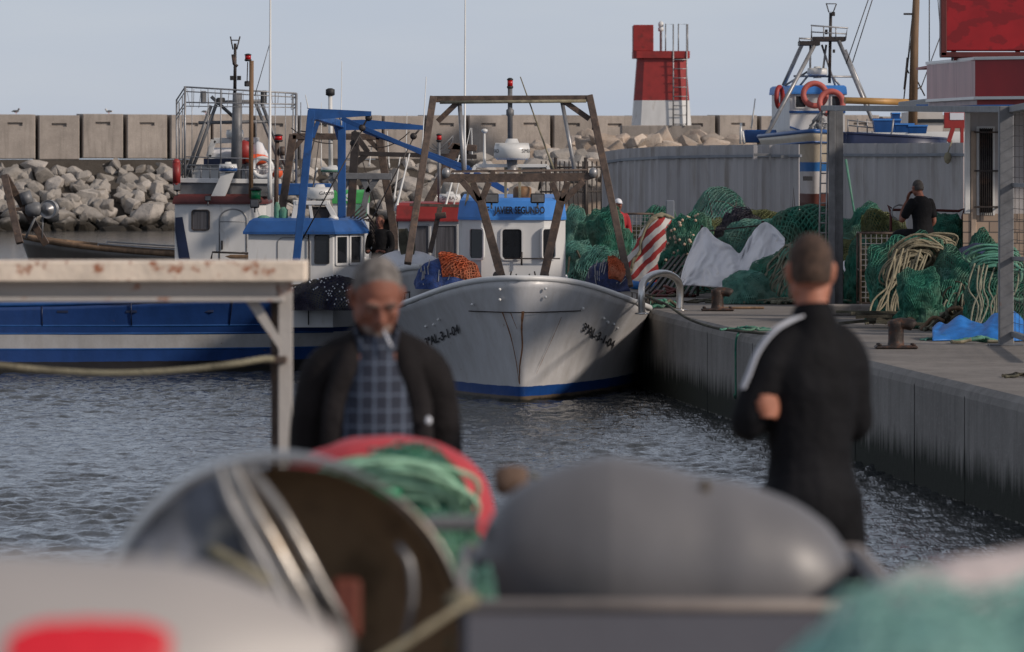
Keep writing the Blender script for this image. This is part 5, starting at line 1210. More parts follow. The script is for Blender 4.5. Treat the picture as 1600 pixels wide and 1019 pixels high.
def coil(parent, c, ux, uy, r0, r1, n, r, mat, seed, name='rope_coil', squash=.55):
    """n loose loops; ux, uy span the loop plane"""
    rg = random.Random(seed); mb = MB(); nn = ux.cross(uy).normalized()
    for k in range(n):
        R_ = rg.uniform(r0, r1); o = V((rg.uniform(-.06, .06), 0, rg.uniform(-.05, .05))) + nn * (k - n / 2) * r * .9; ph = rg.uniform(0, 6)
        pts = [c + o + ux * math.cos(a) * R_ * (1 + .08 * math.sin(2 * a + ph)) + uy * math.sin(a) * R_ * squash * (1 + .1 * math.sin(3 * a + ph)) for a in [i * PI / 10 for i in range(20)]]
        mb.tube(pts, r, 7, closed=True)
    o = mb.build(name, m[mat], parent)
    if parent is None: return o
    return o
gn = 'heaps of fishing net on the quay'
net_heap('ragged green net heap hiding the legs of the man in the pale cap', 922, 984, 333, 110.5, .5, seed=27, n=64, fold=.3, group=gn)
net_heap('low teal net heap right behind the steel hoop', 900, 972, 392, 105, .5, ('netteal', 'basedark'), 28, n=40, fold=.3, group=gn)
net_heap('rounded dark green net heap just right of the brown gantry leg', 895, 970, 328, 116, .7, seed=2, group=gn)
tA, fA, _ = net_heap('pale teal and white net heap beside the cabin of the white bow boat', 869, 932, 326, 120, .7, ('netteal', 'baseolive'), 3, group=gn)
net_heap('green net dome behind the wire crate, near the white marker post', 1002, 1058, 322, 121, .6, seed=4, n=36, group=gn)
tC, fC, _ = net_heap('tall green net column with small floats left of the white sheet', 1037, 1117, 327, 106, .55, seed=5, fold=.24, group=gn)
mb = MB(); rg = random.Random(5)
for k in range(42): mb.ball(fC(rg.uniform(.1, .6), rg.uniform(.05, .5), .08), .035, 6)
mb.each('float', M('pale_floats', c8(186, 160, 140), .5), tC)
net_heap('low olive net heap between the net column and the dark net', 1075, 1159, 345, 112, .7, ('netolive', 'basegreen'), 6, fold=.3, group=gn)
tD, fD, cD = net_heap('translucent teal net stretched over tall hoops against the grey fence', 1069, 1185, 290, 117, .8, ('netteal', 'basegreen'), 7, n=60, pw=.8, fold=.08, layers=(0, .04), r=.009, group=gn, base=False)
mb = MB()
for q in (.35, .5, .68): mb.tube([fD(u / 16, q, .02) for u in range(17)], .02, 6)
for q in (.4, .62): mb.tube([fD(q, u / 16, .02) for u in range(17)], .02, 6)
mb.build('hoops', m['darksteel'], tD)
net_heap('dark purple brown net heap under the teal hooped net', 1111, 1211, 326, 108, .7, ('netdark', 'basedark'), 8, fold=.25, group=gn)
net_heap('olive topped net heap just left of the tall white hull', 1139, 1243, 318, 112, .8, ('netolive', 'baseolive'), 9, n=50, group=gn)
net_heap('big bright green diamond mesh net heap left of the lattice post', 1193, 1313, 320, 104, .8, seed=10, n=40, fold=.14, r=.013, group=gn)
net_heap('green net heap right of the lattice post, under the second fence', 1308, 1380, 328, 110, .8, seed=11, fold=.26, group=gn)
net_heap('olive and green net heap left of the seated man in black', 1334, 1430, 332, 106, .7, ('netolive', 'basegreen'), 12, fold=.28, group=gn)
net_heap('green net heap between the seated man and the white building', 1444, 1520, 330, 97, .7, seed=13, fold=.2, group=gn)
net_heap('pointed green net heap in front of the tiled base of the building', 1500, 1570, 358, 90, .5, seed=14, pw=.9, fold=.15, group=gn)
net_heap('dark green net heap below the navy cloth', 1446, 1540, 396, 86, .6, ('netgreen', 'basedark'), 15, fold=.28, group=gn)
tL, fL, cL = net_heap('green net heap in the middle right carrying loops of beige rope', 1361, 1499, 366, 87, .7, seed=16, n=64, fold=.24, r=.009, group=gn)
net_heap('narrow green net hanging down in front of the beige rope loops', 1402, 1474, 418, 83.6, .35, seed=17, fold=.26, group=gn)
net_heap('low green net heap right of the man in the tracksuit, under the wire crate', 1321, 1367, 378, 97, .5, seed=19, fold=.28, group=gn)
tQ, fQ, cQ = net_heap('green net heap on hoops at the gate, hung with teal rope coils', 1508, 1616, 398, 81.6, .6, seed=18, n=64, fold=.2, group=gn)
tI, fI, cI = net_heap('heap of grey green rope and net beside the white sheet', 1172, 1318, 386, 97.5, .75, ('netgreen', 'basedark'), 20, n=64, fold=.22, pw=.75, group=gn)
mb = MB(); rg = random.Random(21)
for k in range(120):      # ropes bundled at the top of the heap, fanning out and pooling on the ground
    u0 = .62 + rg.gauss(0, .07); u1 = u0 + rg.gauss(-.12, .28); pts = []
    for j in range(9):
        v = .5 - .49 * j / 8; u = u0 + (u1 - u0) * (j / 8) ** 1.5 + rg.gauss(0, .02); pts.append(fI(max(.02, min(.98, u)), v, .05 + rg.uniform(0, .07)))
    e = pts[-1]; pts += [PZ(0, 1, 0) * 0 + V((e.x + rg.uniform(-.25, .15), e.y - rg.uniform(.05, .25), Q + rg.uniform(.02, .12))), V((e.x + rg.uniform(-.6, .4), e.y - rg.uniform(.1, .5), Q + rg.uniform(.02, .08)))]
    mb.tube(smooth(pts, 3), rg.uniform(.014, .024), 6, 0 if rg.random() < .75 else 1)
mb.build('rope_strands', [m['ropegrey'], m['ropeteal']], tI)
coil(tL, P(1433, 402, 86.2), V((1, 0, 0)), V((.25, -.35, .9)).normalized(), .2, .44, 22, .018, 'ropebeige', 23, squash=.8)
coil(tL, P(1412, 420, 86.0), V((.8, 0, .5)).normalized(), V((-.5, -.3, .8)).normalized(), .16, .42, 18, .018, 'ropebeige', 24, squash=.6)
mb = MB(); rg = random.Random(8)
for k in range(16): mb.tube(smooth([P(1398 + k * 3.4, 400 + rg.uniform(-12, 8), 85.6), P(1386 + k * 3 + rg.uniform(-8, 8), 440, 85.2), P(1372 + k * 4 + rg.uniform(-10, 10), 470, 85), PZ(1352 + k * 6 + rg.uniform(-10, 10), 84.6, Q + .04)], 4), .017, 6)
mb.build('hanging_strands', m['ropebeige'], tL)
coil(tL, P(1466, 382, 88.0), V((1, 0, .1)).normalized(), V((0, -.4, .9)).normalized(), .12, .36, 16, .018, 'ropebeige', 25, squash=.5)
coil(tQ, P(1554, 410, 80.4), V((1, 0, 0)), V((.1, -.5, .85)).normalized(), .18, .42, 24, .019, 'ropeteal', 26, squash=.45)
mb = MB()
rg = random.Random(88)
for k in range(14): x = 1524 + k * 5.4 + rg.uniform(-4, 4); mb.tube(smooth([P(x, 412 + 3 * (k % 3), 80.2), P(x - 6 + rg.uniform(-7, 7), 450, 79.9), P(x - 2 - k + rg.uniform(-9, 9), 478, 79.8), PZ(x - 8 + rg.uniform(-14, 14), 79.4, Q + .05)], 4), .015, 6)
mb.build('hanging_strands', m['ropegrey'], tQ)
mb = MB()
for x, y, r_ in ((1578, 430, .18), (1592, 445, .24)): c = P(x, y, 80.1); mb.tube([c + V((math.cos(a) * r_, -.02, math.sin(a) * r_)) for a in [i * PI / 8 for i in range(16)]], .03, 7, closed=True)
mb.build('rope_rings', m['ropeteal'], tQ)
net_heap('wide low grey green net bank behind the white sheet and the big green heap', 1085, 1330, 350, 106, .7, ('netteal', 'baseolive'), 81, n=80, fold=.3, group=gn)
net_heap('wide low olive green net bank between the lattice post and the seated man', 1296, 1450, 366, 101, .7, ('netolive', 'basegreen'), 82, n=74, fold=.3, group=gn)
net_heap('wide low teal net bank filling the ground from the beige loops to the gate', 1430, 1620, 420, 86, .6, ('netteal', 'basegreen'), 83, n=74, fold=.3, group=gn)
net_heap('wide low teal net bank behind the right gunwale of the white bow', 872, 1004, 374, 114, .7, ('netteal', 'baseolive'), 84, n=70, fold=.3, group=gn)
net_heap('grey green net apron spread at the foot of the rope and net heap', 1128, 1215, 428, 97, .5, ('netteal', 'basegreen'), 85, n=56, fold=.3, group=gn)
for (px, D_, rx_, ry_, hh_, nn_, mt, sd, lb) in (
    (1085, 104, .55, .4, .75, 30, ['ropegrey', 'netgreen'], 71, 'grey and green rope tangle piled beside the column of green net with floats'),
    (1335, 101, .6, .4, .9, 30, ['netgreen', 'ropegrey'], 72, 'green rope tangle piled behind the wire crate by the lattice post'),
    (1500, 85, .5, .35, .75, 34, ['ropegrey', 'netgreen', 'ropedark'], 73, 'grey rope tangle between the beige loops and the teal coils'),
    (1560, 84, .5, .35, 1.0, 30, ['netgreen', 'ropeteal'], 74, 'green rope tangle piled behind the gate post'),
    (1425, 90.5, .7, .35, .95, 30, ['netolive', 'ropegrey', 'netgreen'], 75, 'olive and grey rope tangle at the feet of the seated man'),
    (1180, 108, .7, .4, 1.0, 30, ['netolive', 'netgreen'], 76, 'olive rope tangle on the nets above the notch of the white sheet')):
    tangle('rope_heap', lb, px, D_, rx_, ry_, hh_, nn_, .016, mt, sd)
# cloths and tarpaulins
def cloth(name, label, cat, fn, nu, nv, mat, th=.012, group=None):
    mb = MB(); mb.grid([[fn(i / nu, j / nv) for j in range(nv + 1)] for i in range(nu + 1)]); o = mb.build(name, m[mat] if isinstance(mat, str) else mat, None, th); return tag(o, label, cat, group)
def wsheet(u, v):
    """hanging white sheet with two peaks"""
    xs_ = [1062, 1074, 1098, 1118, 1141, 1156, 1172, 1190, 1206, 1226]; yt = [443, 402, 356, 372, 384, 396, 370, 349, 352, 373]; yb = [446, 446, 447, 449, 450, 446, 440, 430, 418, 392]
    t = u * 9; i = min(8, int(t)); f_ = t - i
    def cr(L): p0, p1, p2, p3 = L[max(i - 1, 0)], L[i], L[i + 1], L[min(i + 2, 9)]; return .5 * (2 * p1 + (p2 - p0) * f_ + (2 * p0 - 5 * p1 + 4 * p2 - p3) * f_ ** 2 + (3 * p1 - p0 - 3 * p2 + p3) * f_ ** 3)
    x, a, b_ = cr(xs_), cr(yt), cr(yb)
    D_ = 101.5 - 1.1 * v + .35 * math.sin(u * 9) * (1 - v * .7) + .3 * noise.noise(V((u * 7, v * 2.5, 2))) +   .09 * abs(noise.noise(V((u * 15 + v * 3, v * 5, 7)))) * 2 + .02 * math.sin(u * 40 + v * 6) + .5 * math.exp(-((u - .55) / .08) ** 2) * (1 - v)
    return P(x + (1 - v) * 0, a + (b_ - a) * v, D_) + V((0, 0, max(0, 0)))
cloth('white_sheet', 'large white canvas sheet hanging with two peaks among the green nets', 'sheet', wsheet, 110, 36, 'tarpwhite', .02)
mb = MB(); mb.beam(P(1097, 352, 102), PZ(1090, 102.1, Q), .06); mb.beam(P(1192, 345, 102), PZ(1196, 102.1, Q), .06); mb.beam(P(1098, 362, 102), P(1192, 352, 102.1), .03); tag(mb.build('drying_rack', m['darksteel']), 'dark steel rack carrying the white canvas sheet', 'rack')
def stripes():
    mm, nt, b = nodes('red_white_striped_cloth'); co_ = coords(nt); sx = nt.nodes.new('ShaderNodeSeparateXYZ'); nt.links.new(co_, sx.inputs[0])
    mx = N(nt, 'ShaderNodeMath', operation='MULTIPLY_ADD'); nt.links.new(sx.outputs['X'], mx.inputs[0]); mx.inputs[1].default_value = -1.0; nt.links.new(sx.outputs['Z'], mx.inputs[2])
    ns = N(nt, 'ShaderNodeMath', operation='MULTIPLY_ADD'); nt.links.new(noi(nt, co_, 2.5, 2), ns.inputs[0]); ns.inputs[1].default_value = .16; nt.links.new(mx.outputs[0], ns.inputs[2])
    md = N(nt, 'ShaderNodeMath', operation='MODULO'); ad = N(nt, 'ShaderNodeMath', operation='ADD'); nt.links.new(ns.outputs[0], ad.inputs[0]); ad.inputs[1].default_value = 10; nt.links.new(ad.outputs[0], md.inputs[0]); md.inputs[1].default_value = .3
    o = mixc(nt, ramp(nt, md.outputs[0], .15, .16), (.5, .48, .46, 1), c8(150, 44, 44)); nt.links.new(o, b.inputs['Base Color']); b.inputs['Roughness'].default_value = .8
    bp = N(nt, 'ShaderNodeBump', Strength=.5, Distance=.04); nt.links.new(noi(nt, co_, 6, 4), bp.inputs['Height']); nt.links.new(bp.outputs[0], b.inputs['Normal']); return mm
c = PZ(1018, 108, Q); f = dome(c, 46 * 108 / F, .5, P(0, 347, 108).z - Q, 31, 0, .6, .12, (.28, 0))
t = thing('striped_cloth_bundle', 'bundle of red and white striped cloth in front of the wire crate', 'cloth', c); mb = MB(); mb.grid([[f(i / 30, j / 30) for j in range(31)] for i in range(31)]); mb.build('cloth', stripes(), t)
mb = MB()
for k in range(5): mb.tube([f(.04 + .03 * k + u * (.4 + .02 * k) / 12, .1 + .03 * k + .3 * math.sin(u / 12 * PI / 2), .05) for u in range(13)], .03, 6)
mb.build('rope_wrap', m['ropebeige'], t)
mb = MB(); mb.tube(smooth([PZ(980, 107, Q + .12), PZ(998, 106.7, Q + .08), PZ(1022, 106.8, Q + .06), PZ(1045, 106.9, Q + .1)], 4), .09, 8); mb.build('blue_hem', m['tarpblue'], t)
def bsheet(u, v):
    x = 1457 + 150 * u; D_ = 79.8 - 1.9 * v + .2 * math.sin(7 * u); r = math.sin(PI * v) * (.16 + .22 * math.exp(-((u - .75) / .2) ** 2) + .16 * math.exp(-((u - .3) / .14) ** 2)); n = noise.noise(V((u * 7, v * 3, 4))) * .13
    return PZ(x, D_, Q + .015 + max(0, r + n * math.sin(PI * v)))
cloth('blue_tarpaulin', 'bright blue tarpaulin crumpled on the quay by the portal post', 'tarpaulin', bsheet, 44, 22, 'tarpblue')
tangle('rope_heap', 'pale green rope tangle in front of the blue tarpaulin', 1535, 77.2, .45, .16, .08, 9, .026, ['ropeteal', 'ropebeige'], 12)
tangle('rope_heap', 'green frayed net scraps at the left end of the blue tarpaulin', 1470, 78.3, .3, .16, .08, 12, .014, ['netgreen', 'netteal'], 13)
def nsheet(u, v):
    x = 1474 + 90 * u; return P(x, 384 + 16 * v + 10 * max(0, .35 - u) * 2 + 4 * math.sin(u * 8), 89.3 - 1.3 * v) + V((0, 0, .05 * noise.noise(V((u * 6, v * 3, 1)))))
cloth('navy_cloth', 'dark navy cloth stretched over the net heaps near the portal post', 'cloth', nsheet, 24, 8, 'tarpnavy')
mb = MB()
for x in (1480, 1520, 1555): mb.beam(P(x, 396, 88.6), PZ(x + 3, 88.6, Q), .04)
tag(mb.build('cloth_stand', m['darksteel']), 'thin steel stand holding up the navy cloth', 'stand')
# debris: poles and timber
mb = MB(); rg = random.Random(14)
for k in range(15):
    x = rg.uniform(1355, 1470); y = 84.0 + rg.uniform(-1.2, 1.0); L_ = rg.uniform(.6, 1.7); z = Q + .05 + .2 * rg.random(); a = rg.uniform(-.5, .5); c = PZ(x, y, z); d = V((math.cos(a), math.sin(a) * .4, rg.uniform(-.06, .12))) * L_ / 2; c.z = max(c.z, Q + .06 + abs(d.z)); mb.beam(c - d, c + d, rg.uniform(.03, .08), .05)
tag(mb.build('pole_pile', m['ropedark']), 'pile of dark poles and timber under the middle net heaps', 'poles', kind='stuff')
mb = MB()
for k in range(9):
    x = 1006 + 9 * k; mb.beam(PZ(x, 103 - k * .3, Q + .05), P(x + 46, 402 - k * 2, 105), .05)
tag(mb.build('pole_pile', m['darksteel']), 'dark poles leaning between the striped cloth and the white sheet', 'poles', kind='stuff')
mb = MB(); rg = random.Random(41)
for k in range(34):
    x = rg.uniform(884, 985); y = rg.uniform(112, 117); p = PZ(x, y, Q + .04); q = p + V((rg.uniform(-.5, .7), rg.uniform(-.3, .3), rg.uniform(.15, 1.0))); mb.beam(p, q, rg.uniform(.02, .05))
tag(mb.build('gear_clutter', m['ropedark']), 'clutter of thin poles, rope and trap frames behind the brown gantry leg', 'clutter', kind='stuff')
tangle('rope_heap', 'pale tangled rope and rags under the rounded green net by the gantry leg', 930, 112, .8, .5, .35, 26, .03, ['ropegrey', 'ropeteal', 'tarpwhite'], 44)
tangle('rope_heap', 'brown chain and rope heap at the foot of the poles left of the white sheet', 1045, 101.5, .5, .4, .2, 16, .03, ['ropedark', 'maroon'], 45)
tangle('rope_heap', 'dark rope tangle on the quay under the white sheet', 1105, 97.4, .6, .3, .08, 12, .02, ['ropedark'], 46)
tangle('rope_heap', 'brown and grey rope bundle below the teal coils', 1500, 82.6, .6, .4, .4, 20, .035, ['ropedark', 'ropegrey', 'wood'], 47)
# crates of wire
def wire_crate(label, px0, px1, y0, D, dep=.8, shelf=True):
    c = PZ((px0 + px1) / 2, D, Q); w_ = (px1 - px0) * D / F; h = P(0, y0, D).z - Q; t = thing('wire_crate', label, 'crate', c)
    mb = MB()
    for sx in (-.5, .5):
        for sy in (-.5, .5): mb.tube([c + V((sx * w_, sy * dep, 0)), c + V((sx * w_, sy * dep, h))], .025, 6)
    for z in (.08, h / 2, h): mb.tube([c + V((sx * w_, sy * dep, z)) for sx, sy in ((-.5, -.5), (.5, -.5), (.5, .5), (-.5, .5))], .022, 6, closed=True)
    mb.build('frame', m['brownsteel'], t); mb = MB(); k = int(w_ / .09)
    for i in range(k + 1): x = -w_ / 2 + w_ * i / k; mb.tube([c + V((x, -dep / 2, .08)), c + V((x, -dep / 2, h))], .008, 4)
    for i in range(int(h / .1)): z = .08 + i * .1; mb.tube([c + V((-w_ / 2, -dep / 2, z)), c + V((w_ / 2, -dep / 2, z))], .008, 4)
    mb.build('wire_mesh', m['galv'], t)
    mb = MB(); mb.box(c + V((0, 0, h * .45)), (w_ * .94, dep * .9, h * .75), 0, .05); mb.build('packed_contents', m['baseolive'], t)
wire_crate('wire mesh crate with pale boards behind the striped cloth', 974, 1020, 334, 116)
wire_crate('wire mesh crate packed with gear right of the lattice post', 1342, 1400, 364, 95)
t = thing('folded_trolley', 'rusty tube trolley frame with a hoop behind the seated man', 'trolley', PZ(1440, 100, Q)); mb = MB()
mb.tube(smooth([PZ(1392, 100, Q), P(1392, 332, 100), P(1396, 328, 100), P(1498, 330, 100), P(1504, 338, 100), PZ(1504, 100, Q)], 2), .03, 6); mb.build('frame', m['maroon'], t)
mb = MB(); c = P(1405, 332, 99.8); mb.tube([c + V((math.cos(a) * .15, 0, math.sin(a) * .15)) for a in [i * PI / 8 for i in range(16)]], .02, 6, closed=True); mb.build('hoop', m['galv'], t)
mb = MB(); mb.ball(PZ(1332, 100, Q) + V((0, 0, 0)), .4, 14, 0, (1, .8, 2.05)); x = mb.build('white_sack', m['tarpwhite']); x.location.z += .0; tag(x, 'white sack standing among nets right of the lattice post', 'sack')
mb = MB(); mb.lathe(P(1328, 290, 116), [(.02, -1.3), (.03, .6)], axis=(-.16, 0, 1), n=8); tag(mb.build('teal_pole', m['ropeteal']), 'thin teal pole leaning on the second grey fence', 'pole')
mb = MB(); p = PZ(1242, 112, Q); mb.tube([PZ(1233, 118, Q), P(1240, 294, 118), PZ(1249, 118, Q)], .03, 6); tag(mb.build('trestle', m['darksteel']), 'small dark trestle at the end of the curved fence', 'trestle')
m['bluenet'] = M('blue_netting_cloth', c8(34, 62, 120), .75, var=.3, scale=12, dirt=c8(54, 60, 90), dth=(.55, .7), dscale=18, bump=.8, bscale=28)
# covers and nets on the boats' decks
def heap_on(name, label, cat, px0, px1, ytop, ybase, D, ry, mat, seed, pw=.6, fold=.15, extra=None):
    c = P((px0 + px1) / 2, ybase, D); f = dome(c, (px1 - px0) / 2 * D / F, ry, (ybase - ytop) * D / F * .95, seed, 0, pw, fold); t = thing(name, label, cat, c); mb = MB(); mb.grid([[f(i / 34, j / 34) for j in range(35)] for i in range(35)]); mb.build('cover', m[mat], t); return t, f
heap_on('white_cover', 'crumpled white tarpaulin cover on a small boat left of the white bow', 'tarpaulin', 583, 692, 390, 437, 102, .6, 'tarpwhite', 51, .5, .12)
for lb, a, b_, yt, yb_, D_, sd, o0, o1 in (('blue cloth heap with an orange net on the left side of the white bow', 645, 748, 404, 452, 92.6, 52, .45, .95), ('blue cloth heap with a strip of orange net, right side of the white bow', 916, 984, 408, 456, 92.8, 53, .5, .8)):
    t, f = heap_on('net_bundle', lb, 'fishing net', a, b_, yt, yb_, D_, .5, 'tarpnavy' if sd == 53 else 'bluenet', sd, .6, .14) if sd != 52 or 'bluenet' in m else heap_on('net_bundle', lb, 'fishing net', a, b_, yt, yb_, D_, .5, 'tarpnavy', sd, .6, .14)
    g = lambda u, v, o=0: f(o0 + (o1 - o0) * u, .1 + .6 * v, o)
    mb = MB(); mb.grid([[g(i / 16, j / 16, .015) for j in range(17)] for i in range(17)]); lattice(mb, g, 26, .012, .05, 0, .4, sd); lattice(mb, g, 20, .012, .1, 0, .4, sd + 1); mb.build('orange_net', m['netorange'], t)
    mb = MB(); rg = random.Random(sd)
    for k in range(26): u, v = rg.uniform(.1, .8), rg.uniform(.05, .45); mb.tube([f(u, v, .03), f(u + .05, v + .12, .05)], .008, 4)
    mb.each('twine', m['galv'], t)
t, f, c = net_heap('dark blue net heap with pale floats on the deck of the blue and white boat', 461, 595, 433, 99.9 + 1.3, .5, ('netdark', 'tarpnavy'), 54, n=50, z0=1.25, pw=.8, fold=.15)
mb = MB(); rg = random.Random(54)
for k in range(60): mb.ball(f(rg.uniform(.3, .75), rg.uniform(.05, .42), .08), .02, 5)
mb.each('float', m['whitecloth'], t)
t, f = heap_on('black_tyre_fender', 'black rubber fender hanging between the white bow and the quay', 'fender', 1000, 1030, 520, 600, 91.6, .12, 'black', 55) if False else (None, None)
if False: mb = MB(); c = V((EX(91.5) - .17, 91.0, .75)); mb.tube([c + V((.0, math.cos(a) * .3, math.sin(a) * .3)) for a in [i * PI / 12 for i in range(24)]], .12, 10, closed=True); tag(mb.build('tyre_fender', m['black']), 'black tyre fender hanging between the white bow and the quay wall', 'fender')
# ---------------------------------------------------------------- people
def ell(mb, T, items, hint=(1, 0, 0), n=18):
    """tapering limb of elliptical rings: items (x, y, z, half width along hint, half depth)"""
    pts = [V(i[:3]) for i in items]; k = len(pts); rings = []
    fine = []
    for i in range(k - 1):
        for j in range(4):
            t = j / 4; tt = t
            a, b_ = items[i], items[i + 1]; p0 = pts[i - 1] if i else pts[0]; p3 = pts[min(i + 2, k - 1)]
            p = .5 * ((2 * pts[i]) + (pts[i + 1] - p0) * t + (2 * p0 - 5 * pts[i] + 4 * pts[i + 1] - p3) * t * t + (3 * pts[i] - p0 - 3 * pts[i + 1] + p3) * t ** 3)
            fine.append((p, a[3] + (b_[3] - a[3]) * tt, a[4] + (b_[4] - a[4]) * tt))
    fine.append((pts[-1], items[-1][3], items[-1][4]))
    def fr(i):
        d = (fine[min(i + 1, len(fine) - 1)][0] - fine[max(i - 1, 0)][0]).normalized(); h = V(hint); a = (h - d * h.dot(d))
        if a.length < .05: a = d.orthogonal()
        a.normalize(); return d, a, d.cross(a)
    for i, (p, a_, b_) in enumerate(fine):
        d, u_, w_ = fr(i)
        if i == 0:
            for q in (.35, .75): rings.append([p - d * min(a_, b_) * (1 - q) * .8 + u_ * a_ * math.sin(q * 1.5) * math.cos(t) + w_ * b_ * math.sin(q * 1.5) * math.sin(t) for t in [2 * PI * j / n for j in range(n)]])
        rings.append([p + u_ * a_ * math.cos(t) + w_ * b_ * math.sin(t) for t in [2 * PI * j / n for j in range(n)]])
        if i == len(fine) - 1:
            for q in (.75, .35): rings.append([p + d * min(a_, b_) * (1 - q) * .8 + u_ * a_ * math.sin(q * 1.5) * math.cos(t) + w_ * b_ * math.sin(q * 1.5) * math.sin(t) for t in [2 * PI * j / n for j in range(n)]])
    mb.loft([[T @ p for p in r] for r in rings])
def eball(mb, T, c, r3, rot=None, n=20):
    vs = []; k = n // 2
    for i in range(k + 1):
        a = PI * i / k
        for j in range(n):
            t = 2 * PI * j / n; e = V((math.sin(a) * math.cos(t) * r3[0], math.sin(a) * math.sin(t) * r3[1], math.cos(a) * r3[2]))
            if rot: e = rot @ e
            vs.append(T @ (V(c) + e))
    mb.add(vs, [[i * n + j, (i + 1) * n + j, (i + 1) * n + (j + 1) % n, i * n + (j + 1) % n] for i in range(k) for j in range(n)], 0, True)
def rbuild(mb, name, mat, parent, voxel, it=6, fac=.5):
    o = mb.build(name, mat, parent)
    r = o.modifiers.new('r', 'REMESH'); r.mode = 'VOXEL'; r.voxel_size = voxel; r.use_smooth_shade = True
    s_ = o.modifiers.new('s', 'SMOOTH'); s_.factor = fac; s_.iterations = it
    bpy.context.view_layer.update(); dg = bpy.context.evaluated_depsgraph_get()
    me = bpy.data.meshes.new_from_object(o.evaluated_get(dg)); me.name = name; o.modifiers.clear(); o.data = me; me.shade_smooth()
    if not me.materials: me.materials.append(mat)
    return o
def head(mb, T, c, rot, hs=1.0):
    """face looks along -y of the head frame; c is the centre of the skull"""
    Tm = T @ Matrix.Translation(V(c)) @ rot.to_4x4() @ Matrix.Scale(hs, 4)
    eball(mb, Tm, (0, .012, .028), (.074, .094, .092)); eball(mb, Tm, (0, -.022, -.02), (.066, .068, .085)); eball(mb, Tm, (0, -.034, -.07), (.05, .05, .04)); eball(mb, Tm, (0, -.075, -.088), (.022, .016, .018))
    for s in (-1, 1):
        eball(mb, Tm, (.05 * s, -.01, -.055), (.02, .045, .035)); eball(mb, Tm, (.04 * s, -.062, -.02), (.022, .022, .02)); eball(mb, Tm, (.03 * s, -.082, .024), (.026, .013, .009))
        eball(mb, Tm, (.03 * s, -.072, .006), (.014, .013, .012))
        R_ = Matrix.Rotation(.35 * s, 3, 'Z'); eball(mb, Tm, (.079 * s, .012, -.004), (.008, .019, .032), R_); eball(mb, Tm, (.084 * s, .018, .01), (.007, .014, .018), R_); eball(mb, Tm, (.076 * s, .002, -.03), (.008, .01, .01))
        eball(mb, Tm, (.012 * s, -.1, -.026), (.009, .012, .008))
    ell(mb, Tm, [(0, -.082, .022, .009, .008), (0, -.096, 0, .011, .011), (0, -.108, -.018, .013, .012), (0, -.1, -.03, .013, .01)], n=12)
    eball(mb, Tm, (0, -.088, -.052), (.024, .01, .006)); eball(mb, Tm, (0, -.086, -.063), (.021, .01, .007))
    return Tm
def hair(Tm, parent, mat, voxel, back=.0):
    mb = MB(); eball(mb, Tm, (0, .017, .032), (.0765, .0945, .0925)); eball(mb, Tm, (0, .05, -.005), (.068, .066, .075))
    for s in (-1, 1): eball(mb, Tm, (.066 * s, .008, .012), (.012, .03, .045))
    o = rbuild(mb, 'hair', mat, parent, voxel, 3)
    # keep the forehead and face free: drop what lies in front of the hairline
    inv = (Matrix.Translation(-WL[parent]) @ Tm).inverted(); bm = bmesh.new(); bm.from_mesh(o.data)
    dl = [v for v in bm.verts if ((lambda p: p.y < -.035 - .0 + (.06 - p.z) * .55 and p.z < .105 + back)(inv @ v.co)) or (inv @ v.co).z < -.045]
    bmesh.ops.delete(bm, geom=dl, context='VERTS'); bm.to_mesh(o.data); bm.free(); return o
def hand(mb, T, w_, d, nrm, curl=.5, L=.18):
    """palm with four unequal fingers and a thumb; w_ wrist, d direction, nrm palm normal (fingers curl towards it)"""
    d = V(d).normalized(); nrm = V(nrm); nrm = (nrm - d * nrm.dot(d)).normalized(); s = d.cross(nrm); w_ = V(w_)
    ell(mb, T, [(*(w_), .026, .019), (*(w_ + d * .035), .034, .017), (*(w_ + d * .075), .041, .015), (*(w_ + d * .09), .04, .012)], hint=s, n=16)
    for k, (o, ln) in enumerate(((-.031, .068), (-.0105, .078), (.0105, .074), (.031, .06))):
        p = w_ + d * .085 + s * o; a = .15; pts = [(*p, .009, .009)]
        for q in (.45, .3, .25):
            a += curl * (1 + .1 * k); p = p + (d * math.cos(a) + nrm * math.sin(a)) * ln * q; pts.append((*p, .0088 - .001 * len(pts) * .5, .0085 - .0006 * len(pts)))
        ell(mb, T, pts, hint=s, n=10)
    p = w_ + d * .02 - s * .026; ell(mb, T, [(*p, .013, .012), (*(p + d * .03 - s * .022 + nrm * .008), .011, .011), (*(p + d * .058 - s * .03 + nrm * .022), .0095, .0095), (*(p + d * .075 - s * .026 + nrm * .032), .008, .0075)], hint=nrm, n=10)
def frame_at(base, ang, k=1.0): return Matrix.Translation(V(base)) @ Matrix.Rotation(ang, 4, 'Z') @ Matrix.Scale(k, 4)
TORSO = [(0, .0, .88, .155, .115), (0, .0, .96, .165, .12), (0, 0, 1.06, .145, .108), (0, 0, 1.16, .14, .105), (0, 0, 1.28, .16, .115), (0, .005, 1.38, .165, .105), (0, .01, 1.44, .12, .085), (0, .012, 1.48, .062, .06)]
def inflate(items, g, gz=0): return [(x, y, z, a + g, b_ + g) for x, y, z, a, b_ in items]
def legs(mb, T, g=0, foot=True, spread=.095):
    for s in (-1, 1):
        ell(mb, T, inflate([(.075 * s, 0, .94, .085, .1), (.09 * s, 0, .8, .088, .092), (spread * s, -.005, .62, .07, .075), (spread * s, 0, .5, .056, .06), (spread * s, .012, .36, .054, .058), (spread * s, .015, .2, .042, .045), (spread * s, .015, .09 if foot else .07, .036, .04)], g))
        if foot: ell(mb, T, [(spread * s, .05, .045, .036, .04), (spread * s + .01 * s, -.03, .04, .042, .038), (spread * s + .02 * s, -.12, .03, .045, .026), (spread * s + .02 * s, -.17, .025, .036, .02)], n=14)
